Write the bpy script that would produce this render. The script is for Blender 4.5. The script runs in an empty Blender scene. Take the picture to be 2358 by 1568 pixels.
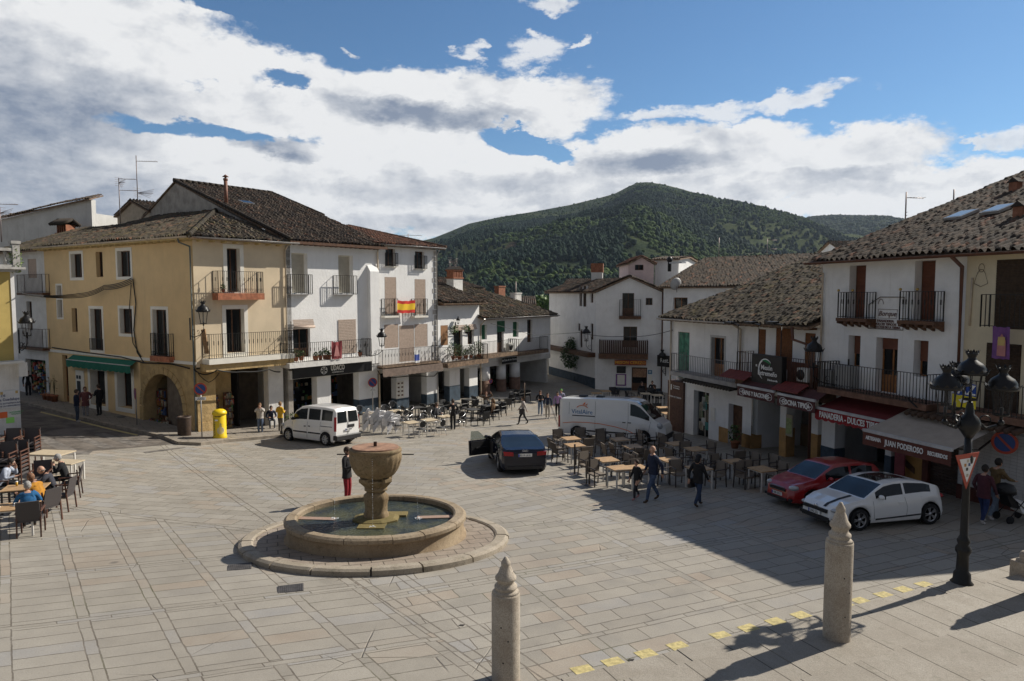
import bpy,bmesh,math,random
import numpy as np
from mathutils import Vector,Matrix,noise as mnoise
random.seed(7);np.random.seed(7)
R=math.radians;PI=math.pi
SC=bpy.context.scene;COL=SC.collection
# ------------------------------------------------------------ camera, world, sun, exposure
CZ=5.36;FPX=1572.0;CU,CV=1179.0,784.0
PITCH=math.atan(108.0/FPX)
cam_data=bpy.data.cameras.new("camera");cam_data.sensor_width=36.0;cam_data.lens=24.0
cam_data.clip_start=0.1;cam_data.clip_end=20000
cam=bpy.data.objects.new("camera",cam_data);COL.objects.link(cam)
cam.location=(0,0,CZ);cam.rotation_euler=(PI/2-PITCH,0,0)
SC.camera=cam
SUN_AZ=math.atan2(.875,.484);SUN_EL=R(36.5)
S=Vector((math.sin(SUN_AZ)*math.cos(SUN_EL),math.cos(SUN_AZ)*math.cos(SUN_EL),math.sin(SUN_EL)))
sd=bpy.data.lights.new("sun",'SUN');sd.energy=5.0;sd.angle=R(.5);sd.color=(1,.93,.82)
sun=bpy.data.objects.new("sun",sd);COL.objects.link(sun)
sun.rotation_euler=S.to_track_quat('Z','Y').to_euler();sun.location=(30,20,40)
SC.view_settings.view_transform='Standard';SC.view_settings.look='None'
SC.view_settings.exposure=0.28;SC.view_settings.gamma=1
SC.render.engine='CYCLES'
SC.cycles.max_bounces=6;SC.cycles.use_denoising=True
SC.cycles.transparent_max_bounces=8
SC.cycles.caustics_reflective=False;SC.cycles.caustics_refractive=False
world=bpy.data.worlds.new("World");SC.world=world;world.use_nodes=True
class NT:
 """tiny node-tree helper: sockets and numbers can be mixed freely"""
 def __init__(s,tree): s.t=tree;s.n=tree.nodes;s.l=tree.links
 def put(s,sock,v):
  if isinstance(v,bpy.types.NodeSocket): s.l.new(v,sock)
  elif v is not None: sock.default_value=v
 def node(s,typ,**kw):
  n=s.n.new(typ)
  for k,v in kw.items(): setattr(n,k,v)
  return n
 def m(s,op,a,b=None,c=None):
  n=s.node('ShaderNodeMath',operation=op);s.put(n.inputs[0],a)
  if b is not None: s.put(n.inputs[1],b)
  if c is not None: s.put(n.inputs[2],c)
  return n.outputs[0]
 def xyz(s,v):
  n=s.node('ShaderNodeSeparateXYZ');s.put(n.inputs[0],v);return n.outputs
 def comb(s,x,y,z=0.0):
  n=s.node('ShaderNodeCombineXYZ');s.put(n.inputs[0],x);s.put(n.inputs[1],y);s.put(n.inputs[2],z);return n.outputs[0]
 def noise(s,vec,scale,detail=4,rough=.55,dist=0.0,col=False):
  n=s.node('ShaderNodeTexNoise');s.put(n.inputs['Vector'],vec);n.inputs['Scale'].default_value=scale
  n.inputs['Detail'].default_value=detail;n.inputs['Roughness'].default_value=rough;n.inputs['Distortion'].default_value=dist
  return n.outputs['Color' if col else 'Fac']
 def ramp(s,f,lo,hi,a=0.0,b=1.0,smooth=True):
  n=s.node('ShaderNodeMapRange',interpolation_type='SMOOTHSTEP' if smooth else 'LINEAR',clamp=True)
  s.put(n.inputs['Value'],f);s.put(n.inputs['From Min'],lo);s.put(n.inputs['From Max'],hi)
  s.put(n.inputs['To Min'],a);s.put(n.inputs['To Max'],b);return n.outputs[0]
 def mix(s,f,a,b,bt='MIX'):
  n=s.node('ShaderNodeMix',data_type='RGBA',blend_type=bt)
  s.put(n.inputs[0],f);s.put(n.inputs[6],c4(a));s.put(n.inputs[7],c4(b));return n.outputs[2]
def c4(c):
 return tuple(c)+(1.0,) if isinstance(c,(tuple,list)) and len(c) == 3 else c
def build_world():
 w=NT(world.node_tree);w.n.clear()
 sky=w.node('ShaderNodeTexSky',sky_type='NISHITA');sky.sun_disc=False
 sky.sun_elevation=SUN_EL;sky.sun_rotation=SUN_AZ;sky.altitude=600;sky.air_density=1.0;sky.dust_density=0.35;sky.ozone_density=1.6
 d=w.node('ShaderNodeTexCoord').outputs['Generated']
 x,y,z=w.xyz(d)
 az=w.m('ARCTAN2',x,y);el=w.m('ARCSINE',z)
 p=w.comb(az,el,0.0)
 st=w.comb(w.m('MULTIPLY',az,1.0),w.m('MULTIPLY',el,2.0),.3)
 warp=w.noise(st,3.2,6,.62,.4);warp2=w.noise(st,11,6,.6,.2);warp3=w.noise(st,5.5,3,.5)
 azw=w.m('ADD',az,w.m('MULTIPLY',w.m('SUBTRACT',warp,.5),.2));azw=w.m('ADD',azw,w.m('MULTIPLY',w.m('SUBTRACT',warp2,.5),.09))
 elw=w.m('ADD',el,w.m('MULTIPLY',w.m('SUBTRACT',warp3,.5),.07));elw=w.m('ADD',elw,w.m('MULTIPLY',w.m('SUBTRACT',w.noise(st,17,5,.65),.5),.05))
 def blob(u,v,ru,rv,k=1.0,tilt=0.0):
  a,e=pix_azel(u,v)
  sa,se=ru/FPX,rv/FPX
  dx=w.m('SUBTRACT',azw,a);dy=w.m('SUBTRACT',elw,e)
  if tilt: dy=w.m('SUBTRACT',dy,w.m('MULTIPLY',dx,tilt))
  q=w.m('ADD',w.m('POWER',w.m('ABSOLUTE',w.m('DIVIDE',dx,sa)),2),w.m('POWER',w.m('ABSOLUTE',w.m('DIVIDE',dy,se)),2))
  return w.m('MULTIPLY',w.m('SUBTRACT',1.0,w.m('MINIMUM',q,1.6)),k)
 blobs=[(60,150,430,260),(330,200,460,150,1,-.12),(700,250,560,105,1,-.1),(1120,225,330,80,1,-.05),(200,420,700,170),(760,430,560,120),
    (1000,470,420,100),(1330,400,330,85,.9,-.1),(1590,350,240,70),(1860,400,300,90,1,.05),(2230,440,260,75),(1560,440,420,70),(2100,470,400,60)]
 dens=None
 for b in blobs:
  q=blob(*b);dens=q if dens is None else w.m('MAXIMUM',dens,q)
 holes=[(390,298,250,30,1.0,.0),(650,210,120,26,.9,.0),(440,205,60,16,.8,0),(1260,330,130,34,1.1,-.3),(560,40,180,34,.8,-.2),(1180,20,900,90,.6,0)]
 for h in holes:
  q=w.m('MAXIMUM',blob(*h),0.0);dens=w.m('SUBTRACT',dens,w.m('MULTIPLY',q,1.0))
 thin=[(1740,240,230,20,1,.04),(1530,268,110,17,1,.03),(1235,112,95,36),(1215,76,44,15),(1240,-4,74,20),(1350,95,24,10),(2325,310,62,20),(2243,322,24,9),(2100,372,70,10),(1085,125,30,20),(840,120,30,8)]
 td=None
 for b in thin:
  q=blob(*b);td=q if td is None else w.m('MAXIMUM',td,q)
 n1=w.m('SUBTRACT',warp2,.5)
 puff=w.noise(w.comb(az,w.m('MULTIPLY',el,1.7),1.7),9,8,.62,.1)
 main=w.ramp(w.m('ADD',w.m('ADD',dens,w.m('MULTIPLY',n1,1.5)),w.m('MULTIPLY',w.m('SUBTRACT',puff,.5),1.7)),-.02,.36)
 thinm=w.ramp(w.m('ADD',td,w.m('MULTIPLY',w.m('SUBTRACT',w.noise(st,26,6,.65),.5),2.6)),.1,.9)
 thinm=w.m('MULTIPLY',thinm,.85)
 front=w.ramp(y,.05,.35)
 back=0.0
 cov=w.m('MAXIMUM',main,thinm)
 cov=w.m('ADD',w.m('MULTIPLY',cov,front),0.0)
 shade_b=[(40,270,330,170,1.1),(130,180,220,60,.9),(60,430,400,70,.8),(1010,262,270,34,1.0),(640,345,120,26,1.2),(1530,378,190,48,1.25),(1180,420,260,30,.7),(900,440,250,36,.55),(300,490,480,34,.9),(1010,520,420,32,.55),
    (1900,420,170,26,.8),(1780,455,260,26,.6),(2200,430,160,22,.35),(1350,455,240,34,.6)]
 sh=None
 for b in shade_b:
  q=w.m('MAXIMUM',blob(*b),0.0);sh=q if sh is None else w.m('MAXIMUM',sh,q)
 det=w.noise(w.comb(az,w.m('MULTIPLY',el,1.9),4.0),7,8,.6,.3)
 off=w.comb(w.m('ADD',az,.016),w.m('MULTIPLY',w.m('ADD',el,.016),1.7),1.7)
 relief=w.m('SUBTRACT',w.noise(off,9,8,.62,.1),puff)
 sh=w.ramp(w.m('ADD',w.m('ADD',w.m('MULTIPLY',sh,.8),w.m('MULTIPLY',w.m('SUBTRACT',det,.5),1.25)),w.m('MULTIPLY',relief,1.7)),.02,1.0,smooth=False)
 ccol=w.mix(sh,(7.8,7.85,7.9),(2.1,2.55,3.4))
 skyc=w.mix(1.0,sky.outputs[0],(.50,.74,.90),'MULTIPLY')
 col=w.mix(cov,skyc,ccol)
 col=w.mix(w.m('MULTIPLY',w.ramp(y,-.1,.55),w.ramp(z,.95,.5,.35,1.0)),w.mix(.8,col,(1.7,1.68,1.78)),col)  # unseen sky behind and overhead pulled to even grey, filling and neutralising shade
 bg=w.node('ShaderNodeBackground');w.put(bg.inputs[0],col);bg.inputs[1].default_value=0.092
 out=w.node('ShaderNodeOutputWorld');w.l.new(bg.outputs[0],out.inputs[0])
# ------------------------------------------------------------ survey helpers
cp,sp=math.cos(PITCH),math.sin(PITCH)
def ray(u,v):
 a=(u-CU)/FPX;b=(CV-v)/FPX
 return Vector((a,cp+b*sp,-sp+b*cp))
def pix_azel(u,v):
 r=ray(u,v).normalized();return math.atan2(r.x,r.y),math.asin(r.z)
def softplus(t,k=1.5): return k*math.log1p(math.exp(max(-40,min(40,t/k))))
C0=Vector((-15.8,34.0));DROW=Vector((.643,.766))
def ground(x,y):
 z=-.0573*y+(.0573-.008)*softplus(y-43,2.0)
 z += .068*softplus(-12.7-x,1.2)*(1 if x > -40 else 40/-x)
 q=Vector((x,y))-C0;s=q.dot(DROW);n=q.x*DROW.y-q.y*DROW.x
 f=1/(1+math.exp(-(2.2-n)/.8))*(1/(1+math.exp(-(s-6)/2)))
 z += .26*f
 z += .012*softplus(x-8,1.5)*max(0,1-y/40)
 return z
def G(u,v,dz=0.0):
 """the ground point seen at picture position (u, v)"""
 d=ray(u,v);lo,hi=2.0,200.0
 f=lambda t: CZ+d.z*t-ground(d.x*t,d.y*t)-dz
 for _ in range(60):
  mid=(lo+hi)/2
  if f(mid) > 0: lo=mid
  else: hi=mid
 t=(lo+hi)/2
 return Vector((d.x*t,d.y*t,ground(d.x*t,d.y*t)+dz))
def AT(u,v,y):
 d=ray(u,v);t=y/d.y;return Vector((d.x*t,y,CZ+d.z*t))
def ON(u,v,p0,nrm):
 d=ray(u,v);o=Vector((0,0,CZ));t=(p0-o).dot(nrm)/d.dot(nrm);return o+d*t
build_world()
# ------------------------------------------------------------ materials
MATS={}
def pbsdf(name):
 m=bpy.data.materials.new(name);m.use_nodes=True
 t=NT(m.node_tree);b=m.node_tree.nodes['Principled BSDF'];return m,t,b
def M(name,col=(.5,.5,.5),rough=.7,var=.12,scale=3.0,bump=.0,bscale=40,metal=0.0,dirt=0.0,dirtcol=(.12,.1,.08),spec=.4,coat=0.0,streak=0.0,emit=None,alpha=None,trans=0.0):
 if name in MATS: return MATS[name]
 m,t,b=pbsdf(name)
 P=t.node('ShaderNodeTexCoord').outputs['Object']
 geo=t.node('ShaderNodeNewGeometry').outputs['Position']
 c=col
 if var:
  n=t.noise(geo,scale,6,.6)
  dark=tuple(max(0,k*(1-var*1.6)) for k in col);light=tuple(min(1,k*(1+var)) for k in col)
  c=t.mix(t.ramp(n,.3,.7),dark,light)
 if dirt:
  n2=t.noise(geo,scale*.45,8,.7,.3)
  c=t.mix(t.ramp(n2,.52,.74,0,dirt),c,dirtcol)
 if streak:
  gx=t.xyz(geo)
  sv=t.comb(t.m('MULTIPLY',gx[0],5.0),t.m('MULTIPLY',gx[1],5.0),t.m('MULTIPLY',gx[2],.35))
  n3=t.noise(sv,1.0,6,.65)
  c=t.mix(t.ramp(n3,.52,.8,0,streak),c,dirtcol)
 t.put(b.inputs['Base Color'],c4(c))
 b.inputs['Roughness'].default_value=rough;b.inputs['Metallic'].default_value=metal
 b.inputs['Specular IOR Level'].default_value=spec;b.inputs['Coat Weight'].default_value=coat
 if trans: b.inputs['Transmission Weight'].default_value=trans
 if alpha is not None: b.inputs['Alpha'].default_value=alpha
 if bump:
  bn=t.node('ShaderNodeBump');bn.inputs['Strength'].default_value=1.0;bn.inputs['Distance'].default_value=bump
  t.put(bn.inputs['Height'],t.noise(geo,bscale,5,.6));t.l.new(bn.outputs[0],b.inputs['Normal'])
 if emit: b.inputs['Emission Color'].default_value=c4(emit[0]);b.inputs['Emission Strength'].default_value=emit[1]
 MATS[name]=m;return m
# ------------------------------------------------------------ mesh building
class MB:
 def __init__(s): s.v=[];s.f=[];s.mi=[];s.mats=[];s.sm=[];s.T=Matrix.Identity(4);s.cur=0;s.smooth=False
 def mat(s,m):
  if m not in s.mats: s.mats.append(m)
  s.cur=s.mats.index(m);return s
 def add(s,vs,fs,smooth=None):
  o=len(s.v);s.v += [tuple(s.T @ Vector(v)) for v in vs]
  for f in fs: s.f.append([i+o for i in f]);s.mi.append(s.cur);s.sm.append(s.smooth if smooth is None else smooth)
  return s
 def box(s,x0,x1,y0,y1,z0,z1):
  if x0 > x1: x0,x1=x1,x0
  if y0 > y1: y0,y1=y1,y0
  if z0 > z1: z0,z1=z1,z0
  return s.add([(x0,y0,z0),(x1,y0,z0),(x1,y1,z0),(x0,y1,z0),(x0,y0,z1),(x1,y0,z1),(x1,y1,z1),(x0,y1,z1)],
      [(0,3,2,1),(4,5,6,7),(0,1,5,4),(1,2,6,5),(2,3,7,6),(3,0,4,7)])
 def bbox(s,x0,x1,y0,y1,z0,z1,r=.01):
  """box with chamfered vertical and top edges"""
  xa,xb,ya,yb=x0+r,x1-r,y0+r,y1-r
  ring=lambda z,i: [(xa-r+i,ya,z),(xa,ya-r+i,z),(xb,ya-r+i,z),(xb+r-i,ya,z),(xb+r-i,yb,z),(xb,yb+r-i,z),(xa,yb+r-i,z),(xa-r+i,yb,z)]
  vs=ring(z0,0)+ring(z1-r,0)+ring(z1,r*.7)
  fs=[tuple(range(7,-1,-1)),tuple(range(16,24))]
  for k in (0,8):
   for i in range(8): j=(i+1) % 8;fs.append((k+i,k+j,k+8+j,k+8+i))
  return s.add(vs,fs)
 def tube(s,pts,r,n=6,cap=True,smooth=True,r2=None):
  pts=[Vector(p) for p in pts];k=len(pts);vs=[];fs=[]
  for i,p in enumerate(pts):
   if i == 0: d=pts[1]-p
   elif i == k-1: d=p-pts[i-1]
   else: d=(pts[i+1]-p).normalized()+(p-pts[i-1]).normalized()
   d=d.normalized() if d.length > 1e-9 else Vector((0,0,1))
   a=d.cross(Vector((0,0,1))) if abs(d.z) < .95 else d.cross(Vector((1,0,0)))
   a.normalize();b=d.cross(a)
   rr=r if not isinstance(r,(list,tuple)) else r[i]
   if r2 is not None and not isinstance(r,(list,tuple)): rr=r+(r2-r)*i/(k-1)
   for j in range(n):
    t=2*PI*j/n;vs.append(p+(a*math.cos(t)+b*math.sin(t))*rr)
  for i in range(k-1):
   for j in range(n): q=(j+1) % n;fs.append((i*n+j,i*n+q,(i+1)*n+q,(i+1)*n+j))
  if cap: fs.append(tuple(range(n-1,-1,-1)));fs.append(tuple(range((k-1)*n,k*n)))
  return s.add(vs,fs,smooth)
 def bar(s,a,b,w=.03,h=None):
  """square bar from a to b"""
  h=h or w;a=Vector(a);b=Vector(b);d=(b-a).normalized()
  u=d.cross(Vector((0,0,1))) if abs(d.z) < .95 else Vector((1,0,0));u.normalize();v=d.cross(u)
  u=u*w/2;v=v*h/2
  vs=[a-u-v,a+u-v,a+u+v,a-u+v,b-u-v,b+u-v,b+u+v,b-u+v]
  return s.add(vs,[(0,3,2,1),(4,5,6,7),(0,1,5,4),(1,2,6,5),(2,3,7,6),(3,0,4,7)])
 def lathe(s,prof,n=24,c=(0,0,0),smooth=True,cap=True,a0=0,flute=None):
  vs=[];fs=[];k=len(prof)
  for r,z in prof:
   for j in range(n):
    t=2*PI*j/n+a0;rr=r*(flute(t,z) if flute else 1)
    vs.append((c[0]+rr*math.cos(t),c[1]+rr*math.sin(t),c[2]+z))
  for i in range(k-1):
   for j in range(n): q=(j+1) % n;fs.append((i*n+j,i*n+q,(i+1)*n+q,(i+1)*n+j))
  if cap:
   if prof[0][0] > 1e-4: fs.append(tuple(range(n-1,-1,-1)))
   if prof[-1][0] > 1e-4: fs.append(tuple(range((k-1)*n,k*n)))
  return s.add(vs,fs,smooth)
 def prism(s,poly,d):
  """poly: 3-D loop; d: extrusion vector"""
  n=len(poly);d=Vector(d);vs=[Vector(p) for p in poly]+[Vector(p)+d for p in poly]
  fs=[tuple(range(n-1,-1,-1)),tuple(range(n,2*n))]+[(i,(i+1) % n,n+(i+1) % n,n+i) for i in range(n)]
  return s.add(vs,fs)
 def ball(s,c,r,n=10,m=7,sq=(1,1,1),smooth=True):
  vs=[(c[0],c[1],c[2]-r*sq[2])];fs=[]
  for i in range(1,m):
   p=PI*i/m
   for j in range(n):
    t=2*PI*j/n;vs.append((c[0]+r*sq[0]*math.sin(p)*math.cos(t),c[1]+r*sq[1]*math.sin(p)*math.sin(t),c[2]-r*sq[2]*math.cos(p)))
  vs.append((c[0],c[1],c[2]+r*sq[2]));L=len(vs)-1
  for j in range(n):
   q=(j+1) % n;fs.append((0,1+q,1+j));fs.append((L,L-n+j,L-n+q))
   for i in range(m-2): a=1+i*n;fs.append((a+j,a+q,a+n+q,a+n+j))
  return s.add(vs,fs,smooth)
 def build(s,name,m=None,parent=None):
  me=bpy.data.meshes.new(name);me.from_pydata(s.v,[],s.f)
  mats=s.mats if s.mats else [m]
  for q in mats: me.materials.append(q)
  me.polygons.foreach_set('material_index',s.mi);me.polygons.foreach_set('use_smooth',s.sm)
  me.update();o=bpy.data.objects.new(name,me);COL.objects.link(o)
  if parent: o.parent=parent
  return o
def tag(o,label=None,cat=None,group=None,kind=None):
 if label: o['label']=label
 if cat: o['category']=cat
 if group: o['group']=group
 if kind: o['kind']=kind
 return o
def thing(name,loc,rz=0,label=None,cat=None,group=None):
 o=bpy.data.objects.new(name,None);COL.objects.link(o);o.empty_display_size=.2
 o.location=loc;o.rotation_euler=(0,0,rz);return tag(o,label,cat,group)
def kids(o): return [c for c in KID.get(o.name,[])]
def copy_tree(root,loc,rz,label=None,group=None,cat=None,scale=None):
 """copy a thing with copies of its parts and sub-parts (mesh data shared)"""
 ch={}
 for o in bpy.data.objects:
  if o.parent: ch.setdefault(o.parent.name,[]).append(o)
 def rec(o,par):
  c=o.copy();COL.objects.link(c);c.parent=par
  for k in ch.get(o.name,[]): rec(k,c)
  return c
 r=rec(root,None);r.location=loc;r.rotation_euler=(0,0,rz)
 if scale: r.scale=(scale,)*3 if not isinstance(scale,(tuple,list)) else scale
 return tag(r,label,cat,group)
def textmesh(body,size,mat,parent,name='lettering',loc=(0,0,0),rot=(PI/2,0,0),depth=.006,align='CENTER',bold=0.0,sx=1.0,shear=0.0,weld=True):
 cu=bpy.data.curves.new(name,'FONT');cu.body=body;cu.size=size;cu.extrude=depth;cu.align_x=align;cu.align_y='CENTER'
 cu.offset=bold;cu.resolution_u=2;cu.shear=shear
 t=bpy.data.objects.new('tmp',cu);COL.objects.link(t)
 me=bpy.data.meshes.new_from_object(t.evaluated_get(bpy.context.evaluated_depsgraph_get()))
 bpy.data.objects.remove(t);bpy.data.curves.remove(cu);me.name=name
 if sx != 1: me.transform(Matrix.Diagonal((sx,1,1,1)))
 me.transform(Matrix.Translation(loc) @ (Matrix.Rotation(rot[2],4,'Z') @ Matrix.Rotation(rot[1],4,'Y') @ Matrix.Rotation(rot[0],4,'X')))
 me.materials.clear();me.materials.append(mat)
 o=bpy.data.objects.new(name,me);COL.objects.link(o);o.parent=parent
 return o
# ------------------------------------------------------------ ground, paving, steps, road
def np_mesh(name,V,F,mat,parent=None,smooth=True,attr=None):
 """V (n,3), F (m,4) numpy -> mesh object, fast"""
 me=bpy.data.meshes.new(name);V=np.asarray(V,dtype=np.float32);F=np.asarray(F,dtype=np.int32)
 me.vertices.add(len(V));me.vertices.foreach_set('co',V.ravel())
 k=F.shape[1];me.loops.add(len(F)*k);me.loops.foreach_set('vertex_index',F.ravel())
 me.polygons.add(len(F));me.polygons.foreach_set('loop_start',np.arange(0,len(F)*k,k,dtype=np.int32))
 me.polygons.foreach_set('loop_total',np.full(len(F),k,dtype=np.int32))
 me.polygons.foreach_set('use_smooth',np.full(len(F),smooth,dtype=bool))
 if attr is not None:
  a=me.attributes.new('tint','FLOAT','FACE');a.data.foreach_set('value',np.asarray(attr,dtype=np.float32))
 me.materials.append(mat);me.update(calc_edges=True)
 o=bpy.data.objects.new(name,me);COL.objects.link(o)
 if parent: o.parent=parent
 return o
def grid_faces(nx,ny):
 i=np.arange(nx-1)[None,:]+np.arange(ny-1)[:,None]*nx;i=i.ravel()
 return np.stack([i,i+1,i+nx+1,i+nx],1)
def paving_material():
 m,t,b=pbsdf('granite_paving');pos=t.node('ShaderNodeNewGeometry').outputs['Position']
 x,y,z=t.xyz(pos)
 wob=t.xyz(t.noise(pos,.9,3,.5,col=True));wob2=t.xyz(t.noise(pos,5,3,.6,col=True))
 X=t.m('ADD',x,t.m('ADD',t.m('MULTIPLY',t.m('SUBTRACT',wob[0],.5),.06),t.m('MULTIPLY',t.m('SUBTRACT',wob2[0],.5),.03)))
 Y=t.m('ADD',y,t.m('ADD',t.m('MULTIPLY',t.m('SUBTRACT',wob[1],.5),.06),t.m('MULTIPLY',t.m('SUBTRACT',wob2[1],.5),.03)))
 def coords(a,bb,ox=0,oy=0):
  det=a[0]*bb[1]-a[1]*bb[0]
  s=t.m('ADD',t.m('MULTIPLY',X,bb[1]/det),t.m('MULTIPLY',Y,-bb[0]/det))
  q=t.m('ADD',t.m('MULTIPLY',X,-a[1]/det),t.m('MULTIPLY',Y,a[0]/det))
  return t.m('ADD',s,ox),t.m('ADD',q,oy)
 def brick(s,q,w,h,off,mortar=.012,seed=0):
  n=t.node('ShaderNodeTexBrick');n.offset=off;n.offset_frequency=2;n.squash=1.0
  t.put(n.inputs['Vector'],t.comb(s,q,0));n.inputs['Scale'].default_value=1
  n.inputs['Brick Width'].default_value=w;n.inputs['Row Height'].default_value=h
  n.inputs['Mortar Size'].default_value=mortar;n.inputs['Mortar Smooth'].default_value=.3;n.inputs['Bias'].default_value=0
  n.inputs['Color1'].default_value=(0,0,0,1);n.inputs['Color2'].default_value=(1,1,1,1);n.inputs['Mortar'].default_value=(.5,.5,.5,1)
  return n.outputs['Color'],n.outputs['Fac']
 def bands(s,per,wid,ph=0):
  f=t.m('MULTIPLY',t.m('FRACT',t.m('DIVIDE',t.m('ADD',s,ph+100*per),per)),per)
  inside=t.m('LESS_THAN',f,wid)
  e=t.m('MINIMUM',t.m('ABSOLUTE',f),t.m('ABSOLUTE',t.m('SUBTRACT',f,wid)))
  return inside,t.m('LESS_THAN',e,.013)
 def vmix(f,a,c):
  return t.m('ADD',t.m('MULTIPLY',a,t.m('SUBTRACT',1.0,f)),t.m('MULTIPLY',c,f))
 def zone(a,bb,w,h,off,bper,bwid,rper,rwid,ox=0,oy=0,boff=0.0):
  s,q=coords(a,bb,ox,oy);c,f=brick(s,q,w,h,off)
  cv=t.xyz(c)[0]
  bi,be=bands(s,bper,bwid)
  c2,f2=brick(q,s,.63,50.0,0,.012)
  cv=vmix(bi,cv,t.xyz(c2)[0]);f=vmix(bi,f,f2);f=t.m('MAXIMUM',f,be)
  ri,re=bands(q,rper,rwid)
  c3,f3=brick(s,q,.9,50.0,0,.012)
  cv=vmix(ri,cv,t.xyz(c3)[0]);f=vmix(ri,f,f3);f=t.m('MAXIMUM',f,re)
  return cv,f,bi
 zL=zone((.944,.33),(-.596,.803),1.24,.44,0,1.24,.2,3.1,.15,ox=.35,oy=.6)
 zR=zone((.906,.423),(-.407,.914),.98,.45,.5,3.4,.2,3.3,.14,ox=.9)
 zF=zone((.985,-.17),(.18,.985),.92,.46,.5,60,.2,60,.15)
 zM=zone((.80,.60),(-.60,.80),1.1,.45,.5,4.6,.22,60,.15)
 def side(p,q,w=0.0):
  dx,dy=q[0]-p[0],q[1]-p[1];L=math.hypot(dx,dy);dx /= L;dy /= L
  return t.m('SUBTRACT',t.m('MULTIPLY',t.m('SUBTRACT',Y,p[1]),dx),t.m('MULTIPLY',t.m('SUBTRACT',X,p[0]),dy))
 def gp(u,v): p=G(u,v);return (p.x,p.y)
 d1=side(gp(0,1135),gp(690,1232))
 d2=side(gp(1130,1549),gp(840,1354))
 d3=side(gp(502,1029),gp(690,1160))
 d4=side(gp(1000,1190),gp(1900,1215))
 lt=lambda v,k: t.m('GREATER_THAN',v,k)
 cv,f=zR[0],zR[1]
 k=lt(d4,0);cv=vmix(k,cv,zM[0]);f=vmix(k,f,zM[1])
 k=lt(d2,0);cv=vmix(k,cv,zL[0]);f=vmix(k,f,zL[1])
 k=t.m('MULTIPLY',lt(d1,0),lt(t.m('MULTIPLY',X,-1.0),2.6));cv=vmix(k,cv,zF[0]);f=vmix(k,f,zF[1])
 for d in (d2,d3):
  for o in (0,.2): f=t.m('MAXIMUM',f,t.m('LESS_THAN',t.m('ABSOLUTE',t.m('ADD',d,o)),.016))
 for o in (0,.2): f=t.m('MAXIMUM',f,t.m('MULTIPLY',t.m('LESS_THAN',t.m('ABSOLUTE',t.m('ADD',d1,o)),.016),lt(t.m('MULTIPLY',X,-1.0),2.6)))
 big=t.noise(pos,.22,5,.6);med=t.noise(pos,1.6,6,.65);fine=t.noise(pos,75,3,.7);fine2=t.noise(pos,22,4,.7)
 crk=t.node('ShaderNodeTexVoronoi',feature='DISTANCE_TO_EDGE');t.put(crk.inputs['Vector'],t.comb(X,Y,0));crk.inputs['Scale'].default_value=.42
 crack=t.m('MULTIPLY',t.ramp(crk.outputs['Distance'],.006,.0),t.ramp(t.noise(pos,.35,2),.52,.6))
 base=t.mix(cv,(.265,.242,.202),(.405,.375,.322))
 base=t.mix(t.ramp(cv,.84,.93),base,(.37,.30,.23))
 base=t.mix(t.ramp(cv,.17,.08),base,(.345,.335,.32))
 base=t.mix(t.ramp(med,.3,.75,0,.5),base,(.44,.41,.355))
 base=t.mix(t.ramp(big,.35,.7,0,.55),base,(.28,.255,.215))
 base=t.mix(t.ramp(fine,.32,.7,.0,.55),base,(.19,.17,.145))
 base=t.mix(t.ramp(fine2,.58,.8,.0,.45),base,(.25,.22,.18))
 spots=t.node('ShaderNodeTexVoronoi',feature='F1');t.put(spots.inputs['Vector'],pos);spots.inputs['Scale'].default_value=.8
 stain=t.m('MULTIPLY',t.ramp(t.m('ADD',spots.outputs['Distance'],t.m('MULTIPLY',fine2,.12)),.16,.09),t.ramp(big,.5,.56))
 base=t.mix(t.m('MULTIPLY',stain,.6),base,(.09,.08,.07))
 jn=t.ramp(t.noise(pos,3.1,4,.7),.25,.6,.45,1.0)
 moss=t.ramp(t.noise(pos,.5,4,.6),.5,.68)
 joint=t.mix(moss,(.12,.10,.078),(.10,.10,.05))
 fj=t.m('MAXIMUM',t.m('MULTIPLY',t.m('MINIMUM',f,1.0),jn),t.m('MULTIPLY',crack,.8))
 c=t.mix(t.m('MULTIPLY',fj,.85),base,joint)
 t.put(b.inputs['Base Color'],c);b.inputs['Roughness'].default_value=.78;b.inputs['Specular IOR Level'].default_value=.35
 t.put(b.inputs['Roughness'],t.ramp(med,.3,.7,.5,.82))
 h=t.m('ADD',t.m('MULTIPLY',fj,-.9),t.m('ADD',t.m('MULTIPLY',cv,.35),t.m('ADD',t.m('MULTIPLY',fine2,.25),t.m('MULTIPLY',fine,.18))))
 bn=t.node('ShaderNodeBump');bn.inputs['Distance'].default_value=.016;bn.inputs['Strength'].default_value=1
 t.put(bn.inputs['Height'],h);t.l.new(bn.outputs[0],b.inputs['Normal'])
 return m
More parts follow.
